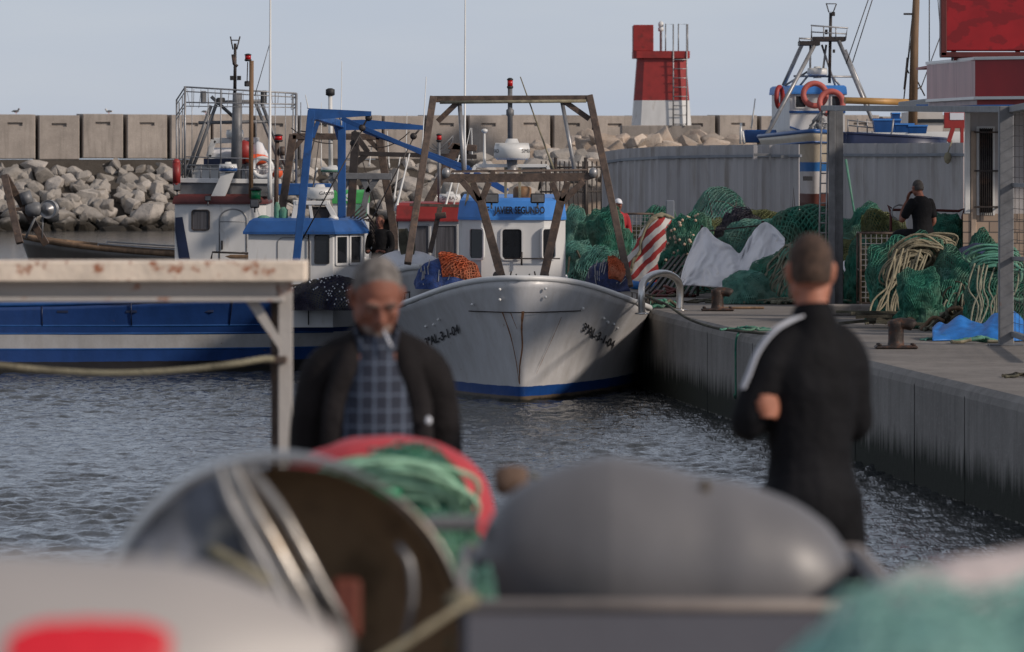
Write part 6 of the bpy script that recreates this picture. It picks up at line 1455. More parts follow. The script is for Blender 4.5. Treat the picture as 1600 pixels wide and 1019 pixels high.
def shoes(T, parent, mat, vx):
    mb = MB()
    for s in (-1, 1): x = .095 * s; ell(mb, T, [(x, .06, .05, .044, .05), (x + .01 * s, -.03, .048, .05, .048), (x + .02 * s, -.12, .036, .053, .036), (x + .02 * s, -.18, .03, .042, .028)])
    return rbuild(mb, 'shoes', mat, parent, vx)

# --- older man facing the camera, hands in his pockets
D = 16.5; xo = (588 - 800) / F * D
t = thing('person', 'older man facing the camera, head bowed, dark jacket open over a checked shirt', 'person', V((xo, D, PIER)))
T = frame_at((xo, D, PIER), R(4), .95); arms = {}
for s in (-1, 1):
    arms[s] = [(.06 * s, .02, 1.445, .035, .045), (.13 * s, .02, 1.405, .045, .052), (.185 * s, .03, 1.345, .052, .055), (.215 * s, .045, 1.22, .048, .05), (.232 * s, .055, 1.09, .04, .042), (.215 * s, -.01, .99, .036, .037), (.17 * s, -.09, .92, .026, .028)]
mb = MB(); ell(mb, T, TORSO); legs(mb, T)
ell(mb, T, [(0, .02, 1.44, .058, .06), (0, .008, 1.5, .058, .058), (0, -.02, 1.58, .058, .06)])
hr = Matrix.Rotation(R(7), 3, 'Z') @ Matrix.Rotation(R(33), 3, 'X'); Tm = head(mb, T, (0, -.035, 1.615), hr, 1.09)
for s in (-1, 1): ell(mb, T, arms[s]); hand(mb, T, (.165 * s, -.1, .915), (-.25 * s, -.25, -1), (-s, .2, 0), .35)
rbuild(mb, 'body', m['skin2'], t, .0065); hair(Tm, t, M('short_grey_hair', c8(122, 116, 112), .9, var=.35, scale=30, bump=1, bscale=120, bdist=.008), .007)
mb = MB()
for s in (-1, 1): eball(mb, Tm, (.03 * s, -.0785, .005), (.0095, .007, .006))
mb.build('eyes', M('eye', (.25, .2, .18, 1), .2), t)
mb = MB()
for s in (-1, 1): ell(mb, Tm, [(.012 * s, -.0945, .027, .004, .005), (.03 * s, -.0955, .032, .005, .006), (.05 * s, -.085, .026, .003, .004)], hint=(0, 0, 1), n=8)
mb.build('eyebrows', M('dark_grey_brow', c8(84, 72, 66), .8), t)
mb = MB(); eball(mb, Tm, (0, -.044, -.078), (.05, .047, .036)); eball(mb, Tm, (0, -.078, -.088), (.022, .014, .018)); ell(mb, Tm, [(-.026, -.087, -.048, .006, .006), (0, -.1, -.043, .006, .006), (.026, -.087, -.048, .006, .006)], hint=(0, 0, 1), n=8)
rbuild(mb, 'stubble_beard', M('grey_stubble', c8(122, 106, 98), .85, var=.3, scale=60), t, .007, 3)
def plaid():
    mm, nt, b = nodes('navy_checked_shirt'); co_ = coords(nt); sx = nt.nodes.new('ShaderNodeSeparateXYZ'); nt.links.new(co_, sx.inputs[0]); o = c8(30, 37, 54)
    for ax, per, ph, wd_, cl in (('X', .046, .02, .18, c8(92, 104, 124)), ('Z', .05, .03, .14, c8(98, 110, 130)), ('X', .023, .01, .14, c8(22, 26, 38)), ('Z', .025, .0, .16, c8(24, 28, 40))):
        a = N(nt, 'ShaderNodeMath', operation='ADD'); nt.links.new(sx.outputs[ax], a.inputs[0]); a.inputs[1].default_value = 5 + ph
        d = N(nt, 'ShaderNodeMath', operation='MODULO'); nt.links.new(a.outputs[0], d.inputs[0]); d.inputs[1].default_value = per
        l = N(nt, 'ShaderNodeMath', operation='LESS_THAN'); nt.links.new(d.outputs[0], l.inputs[0]); l.inputs[1].default_value = per * wd_
        h = N(nt, 'ShaderNodeMath', operation='MULTIPLY'); nt.links.new(l.outputs[0], h.inputs[0]); h.inputs[1].default_value = .7
        o = mixc(nt, h.outputs[0], o, cl)
    nt.links.new(o, b.inputs['Base Color']); b.inputs['Roughness'].default_value = .85
    bp = N(nt, 'ShaderNodeBump', Strength=.6, Distance=.012); nt.links.new(noi(nt, co_, 11, 4), bp.inputs['Height']); nt.links.new(bp.outputs[0], b.inputs['Normal']); return mm
mb = MB(); ell(mb, T, [(0, -.05, .84, .15, .1), (0, -.06, .95, .147, .115), (0, -.065, 1.06, .142, .118), (0, -.06, 1.18, .136, .112), (0, -.045, 1.3, .12, .1), (0, -.02, 1.4, .085, .085), (0, -.0, 1.46, .07, .07)])
sh = rbuild(mb, 'checked_shirt', plaid(), t, .009)
mb = MB()
for s in (-1, 1): ell(mb, T, [(.02 * s, -.085, 1.375, .008, .006), (.055 * s, -.07, 1.43, .03, .008), (.07 * s, -.01, 1.485, .03, .008), (.045 * s, .06, 1.5, .028, .008)], hint=(0, 0, 1), n=10)
mb.build('collar', sh.data.materials[0], sh)
mb = MB()
ell(mb, T, inflate([(0, .028, .84, .165, .105), (0, .028, .95, .17, .105), (0, .028, 1.06, .165, .1), (0, .03, 1.18, .165, .1), (0, .032, 1.3, .172, .098), (0, .035, 1.38, .17, .085), (0, .035, 1.44, .12, .065), (0, .035, 1.49, .075, .05)], .022))
for s in (-1, 1):
    ell(mb, T, inflate(arms[s], .024)); ell(mb, T, [(.15 * s, -.09, .84, .05, .026), (.155 * s, -.1, .98, .045, .024), (.15 * s, -.1, 1.12, .043, .024), (.14 * s, -.09, 1.26, .045, .026), (.1 * s, -.075, 1.38, .045, .03), (.075 * s, -.02, 1.46, .03, .03), (.05 * s, .06, 1.51, .03, .03)])
jk = rbuild(mb, 'open_jacket', m['greycloth'], t, .009, 8)
mb = MB()
for s, z in ((1, 1.2), (-1, .98)): eball(mb, T, (.17 * s, -.142 if s > 0 else -.135, z), (.011, .006, .014))
mb.build('badge', m['whitecloth'], jk)
mb = MB(); ell(mb, T, inflate(TORSO[:2], .015)); legs(mb, T, .022, False); rbuild(mb, 'trousers', m['blackcloth'], t, .011); shoes(T, t, m['blackcloth'], .009)
c = Tm @ V((.012, -.098, -.058)); e = Tm @ V((.03, -.16, -.078)); mb = MB(); mb.tube([c, e], .0042, 8); x = thing('cigarette', 'white cigarette held in the older man\'s mouth', 'cigarette', c); mb.build('paper', m['whitecloth'], x)
mb = MB(); mb.tube([e, e + (e - c) * .14], .0044, 8); mb.build('ash', m['grey'], x)

# --- younger man from behind, arms folded
D = 16; xo = (1266 - 800) / F * D
t = thing('person', 'man seen from behind with cropped hair, folded arms and a white striped black tracksuit', 'person', V((xo, D, PIER)))
T = frame_at((xo, D, PIER), R(180 + 24)) @ Matrix.Diagonal((.9, .95, .985, 1))      # local x now points to the picture's left
arms = {1: [(.05, .015, 1.455, .035, .045), (.11, .01, 1.42, .045, .055), (.158, .01, 1.36, .05, .055), (.2, .0, 1.27, .045, .048), (.232, -.02, 1.18, .042, .045), (.15, -.15, 1.17, .036, .036), (.02, -.195, 1.19, .03, .03), (-.04, -.19, 1.2, .024, .028)],
        -1: [(-.05, .015, 1.455, .035, .045), (-.11, .01, 1.42, .045, .055), (-.152, .01, 1.36, .05, .055), (-.172, -.005, 1.24, .045, .048), (-.19, -.03, 1.16, .04, .043), (-.12, -.16, 1.19, .036, .036), (.02, -.18, 1.22, .03, .03), (.125, -.11, 1.235, .024, .028)]}
mb = MB(); ell(mb, T, TORSO); legs(mb, T); ell(mb, T, [(0, .025, 1.44, .06, .062), (0, .02, 1.5, .056, .058), (0, .005, 1.58, .056, .06)])
Tm = head(mb, T, (0, 0, 1.65), Matrix.Rotation(R(-20), 3, 'Z') @ Matrix.Rotation(R(6), 3, 'X'))
for s in (-1, 1): ell(mb, T, arms[s])
hand(mb, T, (.13, -.01, 1.215), (.45, .8, .12), (1, -.6, 0), .5); hand(mb, T, (-.06, -.19, 1.2), (-1, .35, .1), (0, 1, 0), .4)
rbuild(mb, 'body', m['skin'], t, .0065); hair(Tm, t, m['hair'], .007, .02)
mb = MB()
for s in (-1, 1): eball(mb, Tm, (.03 * s, -.0785, .005), (.0095, .007, .006))
mb.build('eyes', M('eye_white', (.4, .38, .36, 1), .2), t)
mb = MB(); ell(mb, T, inflate([(0, 0, .9, .15, .112), (0, 0, .98, .145, .11), (0, 0, 1.06, .132, .105), (0, 0, 1.16, .138, .108), (0, .003, 1.28, .155, .115), (0, .01, 1.37, .165, .1), (0, .015, 1.43, .13, .085), (0, .02, 1.48, .07, .07), (0, .02, 1.53, .052, .055)], .017))
for s in (-1, 1): ell(mb, T, inflate(arms[s][:7], .017))
jk = rbuild(mb, 'track_jacket', m['blackcloth'], t, .009, 7)
for s in (1, -1):
    for o in (-.011, .0, .011):
        mb = MB(); src = [(.06, .05 + o * 1.3, 1.512), (.1, .045 + o * 1.2, 1.497), (.15, .04 + o * 1.2, 1.473), (.19, .035 + o, 1.438), (.226, .03 + o, 1.39), (.252 if s > 0 else .24, .025 + o, 1.33), (.272 if s > 0 else .25, .018 + o, 1.285)]
        ell(mb, T, [(x * s, y - (.06 if s < 0 else 0), z - (.012 if s < 0 else 0), .0042, .004) for x, y, z in src], hint=(0, 1, 0), n=8); mb.build('sleeve_stripe', m['whitecloth'], jk)
mb = MB(); ell(mb, T, inflate([(0, .01, .86, .15, .115), (0, .012, .93, .157, .125), (0, .005, 1.0, .142, .11)], .016)); legs(mb, T, .026, False)
tr = rbuild(mb, 'track_trousers', m['blackcloth'], t, .01); shoes(T, t, m['blackcloth'], .009)
mb = MB()
for o in (-.02, 0, .02): ell(mb, T, [(.188, .0 + o, .93, .005, .003), (.2, o, .8, .005, .003), (.188, o - .005, .62, .005, .003), (.178, o, .5, .005, .003)], hint=(0, 1, 0), n=8)
mb.build('leg_stripes', m['whitecloth'], tr)

# --- man in black t-shirt seated on the nets, hand to his face
D = 88.6; b0 = P(1443, 392, D); t = thing('person', 'man in a black t-shirt sitting among the nets, hand at his face', 'person', b0)
T = frame_at(b0 - V((0, 0, .84)), R(180 + 42), 1.2)
lean = lambda it: [(x, y - (z - .9) * .12, z, a, b_) for x, y, z, a, b_ in it]
mb = MB(); ell(mb, T, lean(TORSO)); ell(mb, T, [(0, -.05, 1.44, .056, .058), (0, -.075, 1.5, .054, .055), (0, -.1, 1.56, .054, .055)])
Tm = head(mb, T, (0, -.12, 1.6), Matrix.Rotation(R(-14), 3, 'Z') @ Matrix.Rotation(R(12), 3, 'X'))
a1 = [(.16, -.05, 1.41, .05, .055), (.21, -.08, 1.33, .048, .05), (.22, -.16, 1.2, .042, .045), (.21, -.24, 1.14, .036, .038), (.15, -.27, 1.28, .032, .033), (.08, -.245, 1.42, .024, .026)]
a2 = [(-.16, -.05, 1.41, .05, .055), (-.21, -.05, 1.33, .048, .05), (-.24, -.04, 1.2, .042, .045), (-.25, -.05, 1.1, .038, .04), (-.2, -.2, 1.0, .03, .032), (-.14, -.3, .98, .024, .026)]
for a in (a1, a2): ell(mb, T, a)
hand(mb, T, (.08, -.245, 1.43), (-.3, .1, 1), (-.3, 1, 0), .3); hand(mb, T, (-.14, -.3, .98), (.5, -1, -.1), (0, 0, -1), .3)
for s in (-1, 1): ell(mb, T, [(.08 * s, -.02, .9, .08, .085), (.11 * s, -.2, .92, .078, .08), (.12 * s, -.42, .9, .06, .062), (.12 * s, -.46, .7, .052, .056), (.12 * s, -.44, .5, .04, .043), (.12 * s, -.46, .42, .04, .04), (.125 * s, -.58, .4, .04, .03)])
rbuild(mb, 'body', m['skin2'], t, .011); hair(Tm, t, m['hairgrey'] if False else M('salt_and_pepper_hair', c8(66, 62, 60), .8, var=.3, scale=40), .011)
mb = MB(); ell(mb, T, lean(inflate(TORSO[:7], .016)))
for a in (a1, a2): ell(mb, T, inflate(a[:3], .02))
rbuild(mb, 't_shirt', m['blackcloth'], t, .013)
mb = MB()
for s in (-1, 1): ell(mb, T, inflate([(.08 * s, -.02, .9, .08, .085), (.11 * s, -.2, .92, .078, .08), (.12 * s, -.42, .9, .06, .062), (.12 * s, -.46, .7, .052, .056), (.12 * s, -.44, .5, .04, .043)], .02))
rbuild(mb, 'trousers', m['blackcloth'], t, .014)
mb = MB(); mb.box(b0 + V((0, .05, -.25 - .45)), (.8, .6, 1.1), .4, .04); tag(mb.build('fish_box', m['wood']), 'wooden box the man in the black t-shirt sits on', 'box')
# --- person with a pale cap and red top behind the crate
def small_person(label, px, py_top, D, ang, mats, cap=None, sit=False, zfoot=Q):
    top = P(px, py_top, D); k = 1.05; b0 = V((top.x, D, top.z - 1.76 * k)); t = thing('person', label, 'person', V((top.x, D, b0.z))); T = frame_at(b0, ang, k)
    mb = MB(); ell(mb, T, TORSO); ell(mb, T, [(0, .02, 1.44, .058, .06), (0, .015, 1.5, .055, .056), (0, 0, 1.58, .055, .058)]); Tm = head(mb, T, (0, -.01, 1.64), Matrix.Rotation(R(10), 3, 'X'))
    ar = {s: [(.16 * s, .01, 1.41, .05, .055), (.21 * s, .01, 1.34, .048, .05), (.24 * s, -.01, 1.2, .042, .045), (.24 * s, -.04, 1.1, .036, .038), (.18 * s, -.2, 1.06, .03, .032), (.12 * s, -.28, 1.08, .024, .026)] for s in (-1, 1)}
    for s in (-1, 1): ell(mb, T, ar[s]); hand(mb, T, (.12 * s, -.28, 1.08), (-.3 * s, -1, .1), (0, 0, -1), .4)
    if not sit: legs(mb, T)
    else:
        for s in (-1, 1): ell(mb, T, [(.08 * s, -.02, .9, .08, .085), (.11 * s, -.2, .92, .078, .08), (.12 * s, -.42, .9, .06, .062), (.12 * s, -.46, .7, .052, .056), (.12 * s, -.44, .5, .04, .043), (.125 * s, -.56, .44, .04, .03)])
    rbuild(mb, 'body', m['skin2'], t, .014)
    mb = MB(); ell(mb, T, inflate(TORSO[:7], .02))
    for s in (-1, 1): ell(mb, T, inflate(ar[s][:5], .02))
    rbuild(mb, 'jacket', mats[0], t, .016)
    mb = MB()
    if not sit: legs(mb, T, .022, False)
    else:
        for s in (-1, 1): ell(mb, T, inflate([(.08 * s, -.02, .9, .08, .085), (.11 * s, -.2, .92, .078, .08), (.12 * s, -.42, .9, .06, .062), (.12 * s, -.46, .7, .052, .056)], .02))
    ell(mb, T, inflate(TORSO[:2], .012)); rbuild(mb, 'trousers', mats[1], t, .016)
    if cap:
        mb = MB(); eball(mb, Tm, (0, .016, .045), (.082, .1, .088)); eball(mb, Tm, (0, -.1, .052), (.055, .06, .01)); x = rbuild(mb, 'cap', cap, t, .012)
        bm = bmesh.new(); bm.from_mesh(x.data); inv = (Matrix.Translation(-WL[t]) @ Tm).inverted(); bmesh.ops.delete(bm, geom=[v for v in bm.verts if (inv @ v.co).z < .035], context='VERTS'); bm.to_mesh(x.data); bm.free()
    else: hair(Tm, t, m['hair'], .014)
    return t, T
small_person('man in a pale cap and red top bending among the nets behind the gantry leg', 966, 311, 114.5, R(25), (m['redpaint'] if False else M('red_jumper', c8(160, 34, 44), .8, bump=.3, bscale=10), m['blackcloth']), m['tarpwhite'], True)
mb = MB(); mb.box(PZ(966, 114.6, Q) + V((0, .05, .3)), (.5, .4, .64), 0, .03); tag(mb.build('fish_box', m['blue']), 'blue box the man in the pale cap sits on', 'box')
small_person('dark clothed man standing on the boat between the blue cabin and the red roofed cabin', 594, 336, 101.8 + 1.2, R(-20), (m['blackcloth'], m['blackcloth']))

# ---------------------------------------------------------------- near foreground
# rusty white frame
D = 22; t = thing('rusty_table_frame', 'rusty white steel table frame with thick top beam and corner brace at left', 'frame', V((P(440, 0, D).x, D, PIER)))
m['rustywhite'] = M('rusty_white_paint', (.44, .41, .385, 1), .5, var=.06, dirt=c8(150, 96, 66), dth=(.6, .68), dscale=6, bump=.2, bscale=25)
m['rustysunlit'] = M('rusty_sunlit_paint', (.78, .66, .54, 1), .55, var=.12, scale=6, dirt=c8(158, 92, 56), dth=(.56, .64), dscale=13, bump=.3, bscale=25)  # same frame paint, with warm sunlight on the top plank put into its colour
yx = lambda x, y, d=0: P(x, y, D + d)
mb = MB(); zt, zb = yx(0, 408).z, yx(0, 440).z; xr = yx(478, 0).x; mb.box((xr - 2, D + .1, (zt + zb) / 2), (4, .34, zt - zb), R(.0), .006); mb.build('top_plank', m['rustysunlit'], t)
mb = MB(); z0_, z1_ = yx(0, 471).z, zb - .002; xr2 = yx(444, 0).x
mb.box((xr2 - 2, D + .04, (z0_ + z1_) / 2), (4, .02, z1_ - z0_), 0, .003); mb.box((xr2 - 2, D - .002 + .0, z0_ + .009), (4, .1, .02), 0, .003); mb.build('beam', m['rustywhite'], t)
mb = MB(); mb.box((yx(445.5, 0).x, D + .03, (PIER + zb) / 2), (22 * D / F, .014, zb - PIER), 0, .003); mb.build('post', m['rustywhite'], t)
mb = MB(); mb.box((yx(434, 0).x - .0, D + .075, (PIER + zb) / 2), (.012, .09, zb - PIER - .01), 0, .003); mb.box((yx(428, 0).x, D + .12, (PIER + zb) / 2), (.036, .012, zb - PIER - .02), 0, .003); mb.build('post_flange', m['brownsteel'], t)
mb = MB(); mb.prism([yx(384, 471, .02), yx(404, 471, .02), yx(437, 527, .02), yx(437, 547, .02)], (0, .02, 0)); mb.build('corner_brace', m['rustywhite'], t)
mb = MB(); mb.box((yx(430, 0).x, D + .04, yx(0, 562).z), (.1, .2, .03), 0, .004); mb.build('bracket', m['brownsteel'], t)
for dx in (-3.9,):
    mb = MB(); mb.box((xr + dx, D + .1, (PIER + zb) / 2), (.06, .06, zb - PIER)); mb.build('post', m['rustywhite'], t)
rope_thing('rope', 'thick pale rope hanging in a long curve from the rusty frame', [P(-120, 550, 21.7), P(0, 571, 21.7), P(110, 581, 21.7), P(200, 583, 21.7), P(300, 577, 21.7), P(370, 568, 21.7), P(412, 561, 21.8), P(428, 562, 22.0)], .014, 'ropebeige')
# net pile on a red tarpaulin
D = 13.4; cr = V((P(612, 0, D).x, D, PIER)); t = thing('fish_crate', 'dark crate hidden under the red tarpaulin and teal net', 'crate', cr); mb = MB(); mb.box(cr + V((0, 0, .34)), (.62, .5, .68), 0, .02); mb.build('crate_body', m['basedark'], t)
c0 = cr + V((0, 0, .69)); ztop = P(0, 684, D).z - c0.z; f = dome(c0 + V((-.02, 0, 0)), .31, .26, ztop, 61, 0, .3, .04)
f2_ = lambda u, v: f(u, v) if True else None
t = thing('red_tarpaulin', 'faded red tarpaulin draped under the teal net in the foreground', 'tarpaulin', c0); mb = MB(); mb.grid([[f(i / 30, j / 30) + (V((0, 0, -.14 * max(0, ((2 * i / 30 - 1) ** 2 + (2 * j / 30 - 1) ** 2) - .75))) if True else 0) for j in range(31)] for i in range(31)]); mb.build('cover', M('faded_red_tarp', c8(186, 58, 66), .6, var=.15, scale=8, bump=.5, bscale=14, bdist=.01), t, .006)
f3 = dome(c0 + V((.02, -.12, -.02)), .225, .19, ztop * 1.02, 62, 0, .5, .05); t = thing('net_bundle', 'teal net bundle with thick pale green rope loops on the red tarpaulin', 'fishing net', c0 + V((0, -.07, 0)))
mb = MB(); mb.grid([[f3(i / 30, j / 30, -.004) for j in range(31)] for i in range(31)]); mb.build('packed_net', netmat('packed_teal_net', c8(48, 110, 84)), t)
mb = MB(); lattice(mb, f3, 40, .0022, .003, 0, .3, 3); mb.build('net_mesh', m['netteal'], t)
mb = MB(); rg = random.Random(9); lc = P(604, 782, 13.16); ly = V((0, -.62, .78)).normalized()
for k in range(30):
    a_ = .07 + .155 * (k % 15) / 15 + rg.uniform(-.008, .008); b_ = a_ * rg.uniform(.5, .78); o_ = V((rg.uniform(-.035, .035), -.02 - .012 * (k // 15) - .12 * (a_ - .07), rg.uniform(-.03, .025)))
    mb.tube([lc + o_ + V((1, 0, 0)) * a_ * math.cos(a) + ly * (b_ * math.sin(a) + .01 * math.sin(3 * a + k)) + V((0, .5, 0)) * a_ * abs(math.cos(a)) ** 2 * .5 for a in [i * PI / 16 for i in range(32)]], rg.uniform(.006, .009), 7, closed=True)
mb.build('rope_loops', netmat('pale_green_rope', c8(158, 204, 176), .25), t)
mb = MB(); mb.ball(lc + V((0, -.075, .03)), .03, 12, 0, (1.5, 1, 1.05)); mb.build('green_float', M('bright_green_plastic', c8(20, 170, 120), .4), t)
D = 12; t = thing('cork_float', 'small brown float behind the grey buoy', 'float', P(805, 770, D)); mb = MB(); mb.lathe(P(779, 752, D), [(.02, -.01), (.032, .0), (.035, .03), (.03, .06), (.022, .07)], axis=(1, 0, .1), n=16); mb.build('float_body', M('brown_cork', c8(104, 82, 68), .8, bump=.5), t)
mb = MB(); mb.tube([P(828, 742, D), P(842, 748, D), P(848, 790, D), PZ(848, D, PIER)], .008, 8); mb.build('stalk', m['ropebeige'], t)
# net drum
D = 8.6; s_ = D / F; c = P(447, 1003, D); Rr = 283 * s_; fw_ = V((.10, -1, .02)).normalized(); rx = fw_.cross(UZ).normalized() * -1; uz = rx.cross(fw_) * -1
if uz.z < 0: uz = -uz
if rx.x < 0: rx = -rx
t = thing('net_drum', 'round stainless steel hauler drum, half plated and half open, at the bottom left', 'drum', V((c.x, c.y, PIER)))
circ = lambda r, o, n=56: [c + rx * math.cos(a) * r + uz * math.sin(a) * r + fw_ * o for a in [2 * PI * i / n for i in range(n)]]
m['polish'] = M('polished_steel', (.34, .32, .30, 1), .3, .85, var=.3, scale=14, dirt=(.2, .17, .14, 1), dth=(.5, .62), dscale=8, bump=.12, bscale=12)
mb = MB(); mb.loft([circ(Rr, 0), circ(Rr, -.36)], cap=False); mb.build('shell', m['polish'], t, .008)
mb = MB(); mb.tube(circ(Rr, .0), .0035, 10, closed=True); mb.build('rim', m['polish'], t)
mb = MB(); mb.loft([circ(Rr * .97, -.02), circ(Rr * .93, -.09), circ(Rr * .7, -.16), circ(Rr * .02, -.18)], cap=False); mb.build('dark_bowl', M('brown_stained_steel', c8(176, 146, 112), .5, .1, var=.4, scale=5, dirt=c8(110, 90, 70), dth=(.45, .6), dscale=5), t)
# half cover: left of a slanting chord
a0, a1_ = R(104), R(276); arc = [c + rx * math.cos(a) * Rr * 1.012 + uz * math.sin(a) * Rr * 1.012 + fw_ * .014 for a in [a0 + (a1_ - a0) * i / 30 for i in range(31)]]
mb = MB(); mid = [arc[-1].lerp(arc[0], i / 10) + rx * .05 * math.sin(PI * i / 10) for i in range(1, 10)]
cen = sum((p for p in arc), V((0, 0, 0))) / 31 + fw_ * .035; ringp = arc + mid; rg = []
for q in (1, .75, .5, .25, .02): rg.append([cen + (p - cen) * q + fw_ * .0 * q for p in ringp])
mb.loft(rg, cap=False); mb.build('cover_plate', M('mottled_steel_plate', c8(104, 108, 118), .5, 0, var=.5, scale=9, dirt=c8(146, 144, 140), dth=(.52, .6), dscale=7), t, .004)
for o, w_, mt_ in ((0, .022, 'polish'), (.045, .016, 'polish'), (-.035, .012, 'galv')):
    mb = MB(); pts = [P(360 + o * 900 * .6, 728, D - .05), P(393 + o * 900, 790, D - .07), P(428 + o * 900, 850, D - .08), P(460 + o * 900, 910, D - .08), P(500 + o * 900, 985, D - .07), P(520 + o * 900, 1060, D - .05)]
    mb.tube(smooth(pts, 5), w_ * .62, 10); mb.build('strap_bar', m[mt_], t)
mb = MB(); mb.tube(smooth([P(330, 860, D - .06), P(375, 885, D - .09), P(420, 912, D - .08)], 4), .012, 8); mb.build('handle_bar', m['ropebeige'], t)
mb = MB(); mb.box(P(541, 950, D + .08), (.05, .05, .1), 0, .008); mb.build('red_block', M('red_brown_block', c8(112, 58, 46), .6), t)
mb = MB(); mb.tube(smooth([P(622, 850, D + .06), P(640, 880, D + .05), P(645, 930, D + .05), P(636, 985, D + .06), P(620, 1030, D + .08)], 5), .006, 8); mb.build('inner_hoop', m['galv'], t)
mb = MB(); mb.box(V((c.x, c.y + .2, (PIER + c.z - Rr) / 2)), (.4, .3, c.z - Rr - PIER + .04)); mb.box(V((c.x, c.y + .2, c.z - .2)), (.12, .2, .6)); mb.build('pedestal', m['grey'], t)
rope_thing('rope', 'taut beige rope tied between the steel drum and the grey tub', [P(560, 1050, 7.9), P(640, 1000, 8.0), P(700, 960, 8.1), P(738, 938, 8.15)], .006, 'ropebeige')
mb = MB(); mb.ball(P(722, 938, 8.16), .022, 10, 0, (1.3, .8, .8)); tag(mb.build('knot', m['ropebeige']), 'pale rope knot at the corner of the grey tub', 'knot')
# grey buoy
D = 9.2; s_ = D / F; prof = [(738, 905, 4), (743, 900, 34), (756, 892, 62), (776, 884, 90), (803, 880, 113), (840, 880, 135), (880, 882, 153), (915, 885, 166), (945, 887, 173), (960, 888, 174), (1000, 892, 172), (1050, 898, 166), (1100, 904, 158), (1150, 909, 157), (1200, 915, 147), (1240, 920, 136), (1272, 924, 120), (1298, 926, 100), (1318, 928, 72), (1331, 930, 40), (1336, 930, 4)]
t = thing('grey_buoy', 'large smooth grey torpedo shaped buoy lying in a grey tub in the foreground', 'buoy', V((P(1000, 0, D).x, D, PIER + .9)))
mb = MB(); rings = []
pp_ = smooth([V((a, b_, h)) for a, b_, h in prof], 3)
for q in pp_:
    c = P(q.x, q.y, D); h = max(q.z, 1) * s_; k = .62 if q.x < 900 else .74
    if 760 < q.x < 950: k = .5
    rings.append([c + V((0, math.cos(a) * h * .85, math.sin(a) * h)) for a in [2 * PI * i / 40 for i in range(40)]])
mb.loft(rings); mb.build('shell', M('scuffed_grey_plastic', c8(106, 105, 108), .42, var=.1, scale=5, dirt=c8(124, 124, 128), dth=(.62, .75), dscale=6, bump=.08, bscale=12, streak=.4), t)
mb = MB(); mb.box(P(706, 818, D), (.1, .05, .026), 0, .006); mb.build('lug', m['grey'], t)
mb = MB(); mb.ball(P(1102, 762, D - .07), .012, 8, 0, (.8, .3, 1.5)); mb.build('scuff_mark', M('brown_scuff', c8(84, 74, 60), .8), t)
# grey tub under it
D = 8.3; xa, xb = P(728, 0, D).x, P(1336, 0, D + 1.08).x; zt = P(0, 946, D).z; t = thing('grey_tub', 'grey plastic tub with a pale rim holding the torpedo shaped buoy', 'tub', V(((xa + xb) / 2, D + .6, PIER)))
mb = MB(); th = .018; ya, yb = D, D + 1.12
for cx_, cy_, wx, wy in (((xa + xb) / 2, ya, xb - xa, th), ((xa + xb) / 2, yb, xb - xa, th), (xa, (ya + yb) / 2, th, yb - ya - th), (xb, (ya + yb) / 2, th, yb - ya - th)): mb.box((cx_, cy_, (PIER + zt) / 2), (wx, wy, zt - PIER), 0, .003)
mb.build('walls', M('grey_tub_plastic', c8(98, 98, 106), .5, var=.05, bump=.05), t); mb = MB(); mb.box(((xa + xb) / 2, (ya + yb) / 2, PIER + .55), (xb - xa - .05, yb - ya - .05, .02)); mb.build('floor_panel', m['grey'], t)
mb = MB(); mb.tube([V((x, y, zt)) for x, y in ((xa - .01, ya - .01), (xb + .01, ya - .01), (xb + .01, yb + .01), (xa - .01, yb + .01))], .011, 8, closed=True); mb.build('rim', M('pale_tub_rim', c8(150, 140, 134), .5), t)
net_heap('small dark green net tucked left of the grey buoy', 690, 800, 870, 8.75, .12, ('netteal', 'basegreen'), 63, n=26, z0=PIER + .6, r=.002, layers=(.006,), name='net_heap')
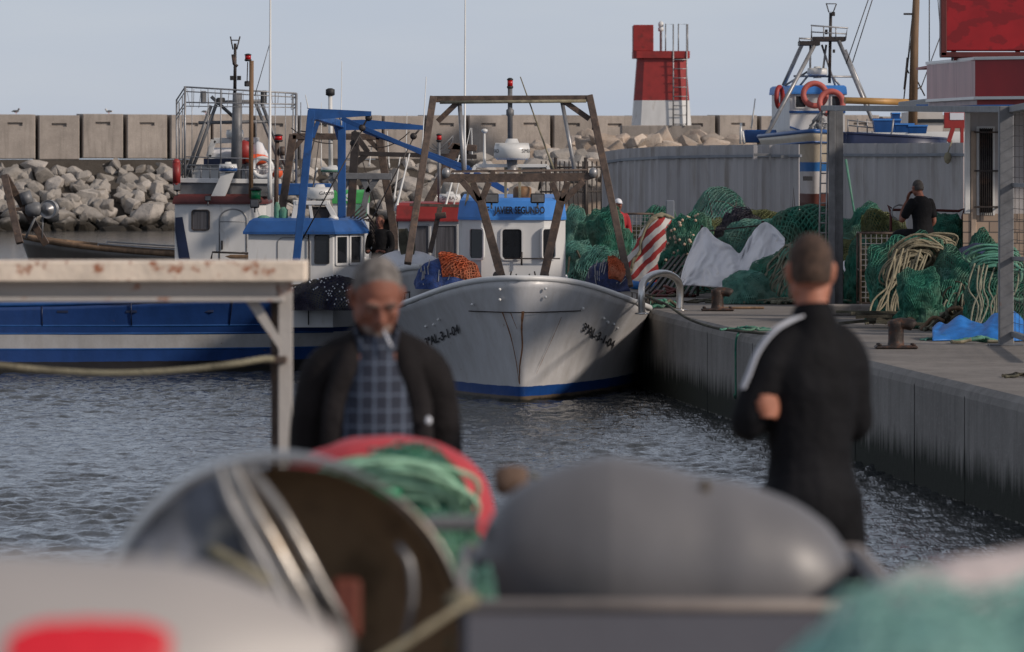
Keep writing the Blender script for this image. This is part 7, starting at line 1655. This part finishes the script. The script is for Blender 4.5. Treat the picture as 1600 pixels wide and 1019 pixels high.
# pale pink cloth and teal net at the lower right
D = 6.6; c = PZ(1500, D, PIER); t = thing('pale_pink_cloth', 'pale pink cloth ridge behind the teal net at the lower right', 'cloth', c); f = dome(c + V((.08, 0, 0)), .31, .16, P(0, 866, D).z - PIER, 71, 0, .1, .03); mb = MB(); mb.grid([[f(i / 30, j / 30) for j in range(31)] for i in range(31)]); mb.build('cloth', M('pale_pink_cloth', c8(196, 184, 182), .8, var=.1, scale=14, dirt=c8(206, 140, 136), dth=(.56, .62), dscale=9, bump=.5, bscale=20), t)
D = 4.9; c = PZ(1500, D, PIER); t = thing('net_heap', 'big out of focus turquoise net heap filling the lower right corner', 'fishing net', c)
f = dome(c + V((.02, 0, 0)), .33, .16, P(0, 925, D).z - PIER, 72, 0, .3, .07, (.0, 0)); mb = MB(); mb.grid([[f(i / 36, j / 36, -.006) for j in range(37)] for i in range(37)]); mb.build('packed_net', netmat('pale_turquoise_net', c8(158, 204, 198), .35), t)
mb = MB(); lattice(mb, f, 60, .0016, .006, 0, .3, 5); lattice(mb, f, 44, .002, .014, 0, .3, 6); mb.build('net_mesh', netmat('turquoise_twine', c8(172, 222, 212), .2), t)
# white dinghy with red patch
D = 4.7; s_ = D / F
def dg(u, v):
    px = -260 + 800 * u; top = 892 + 40 * max(0, u - .35) + 700 * max(0, u - .62) ** 2; a = PI * (v * 1.0 - .5)
    z = P(0, top, D).z - PIER; hw = .3 * (1 - u ** 3 * .85); return V((P(px, 0, D).x, D - .06 + math.sin(a) * hw, PIER + .02 + z * max(0, math.cos(a)) ** .45))
t = thing('upturned_dinghy', 'out of focus white upturned dinghy with a red patch in the lower left corner', 'boat', V((P(100, 0, D).x, D, PIER)))
mb = MB(); mb.grid([[dg(i / 36, j / 36) for j in range(37)] for i in range(37)]); mb.add([dg(1, j / 36) for j in range(37)], [list(range(37))]); mb.build('hull', M('white_gelcoat_near', (.36, .335, .325, 1), .45, var=.05, bump=0), t, .004)
def onhull(px, py):
    best = None
    for j in range(200):
        q = dg((px + 260) / 800, .5 - .5 * j / 200 * .98); y = Y0 + (H - q.z) * F / q.y
        if y > py: return q + V((0, -.004, .002))
    return q + V((0, -.004, 0))
mb = MB(); mb.grid([[onhull(44 + 240 * i / 16, (968 + 22 * abs(i / 8 - 1) ** 4 + (1 - i / 16) * 4) + (95) * j / 12) for j in range(13)] for i in range(17)]); mb.build('red_patch', M('bright_red_patch', c8(206, 26, 44), .4, var=.05), t)
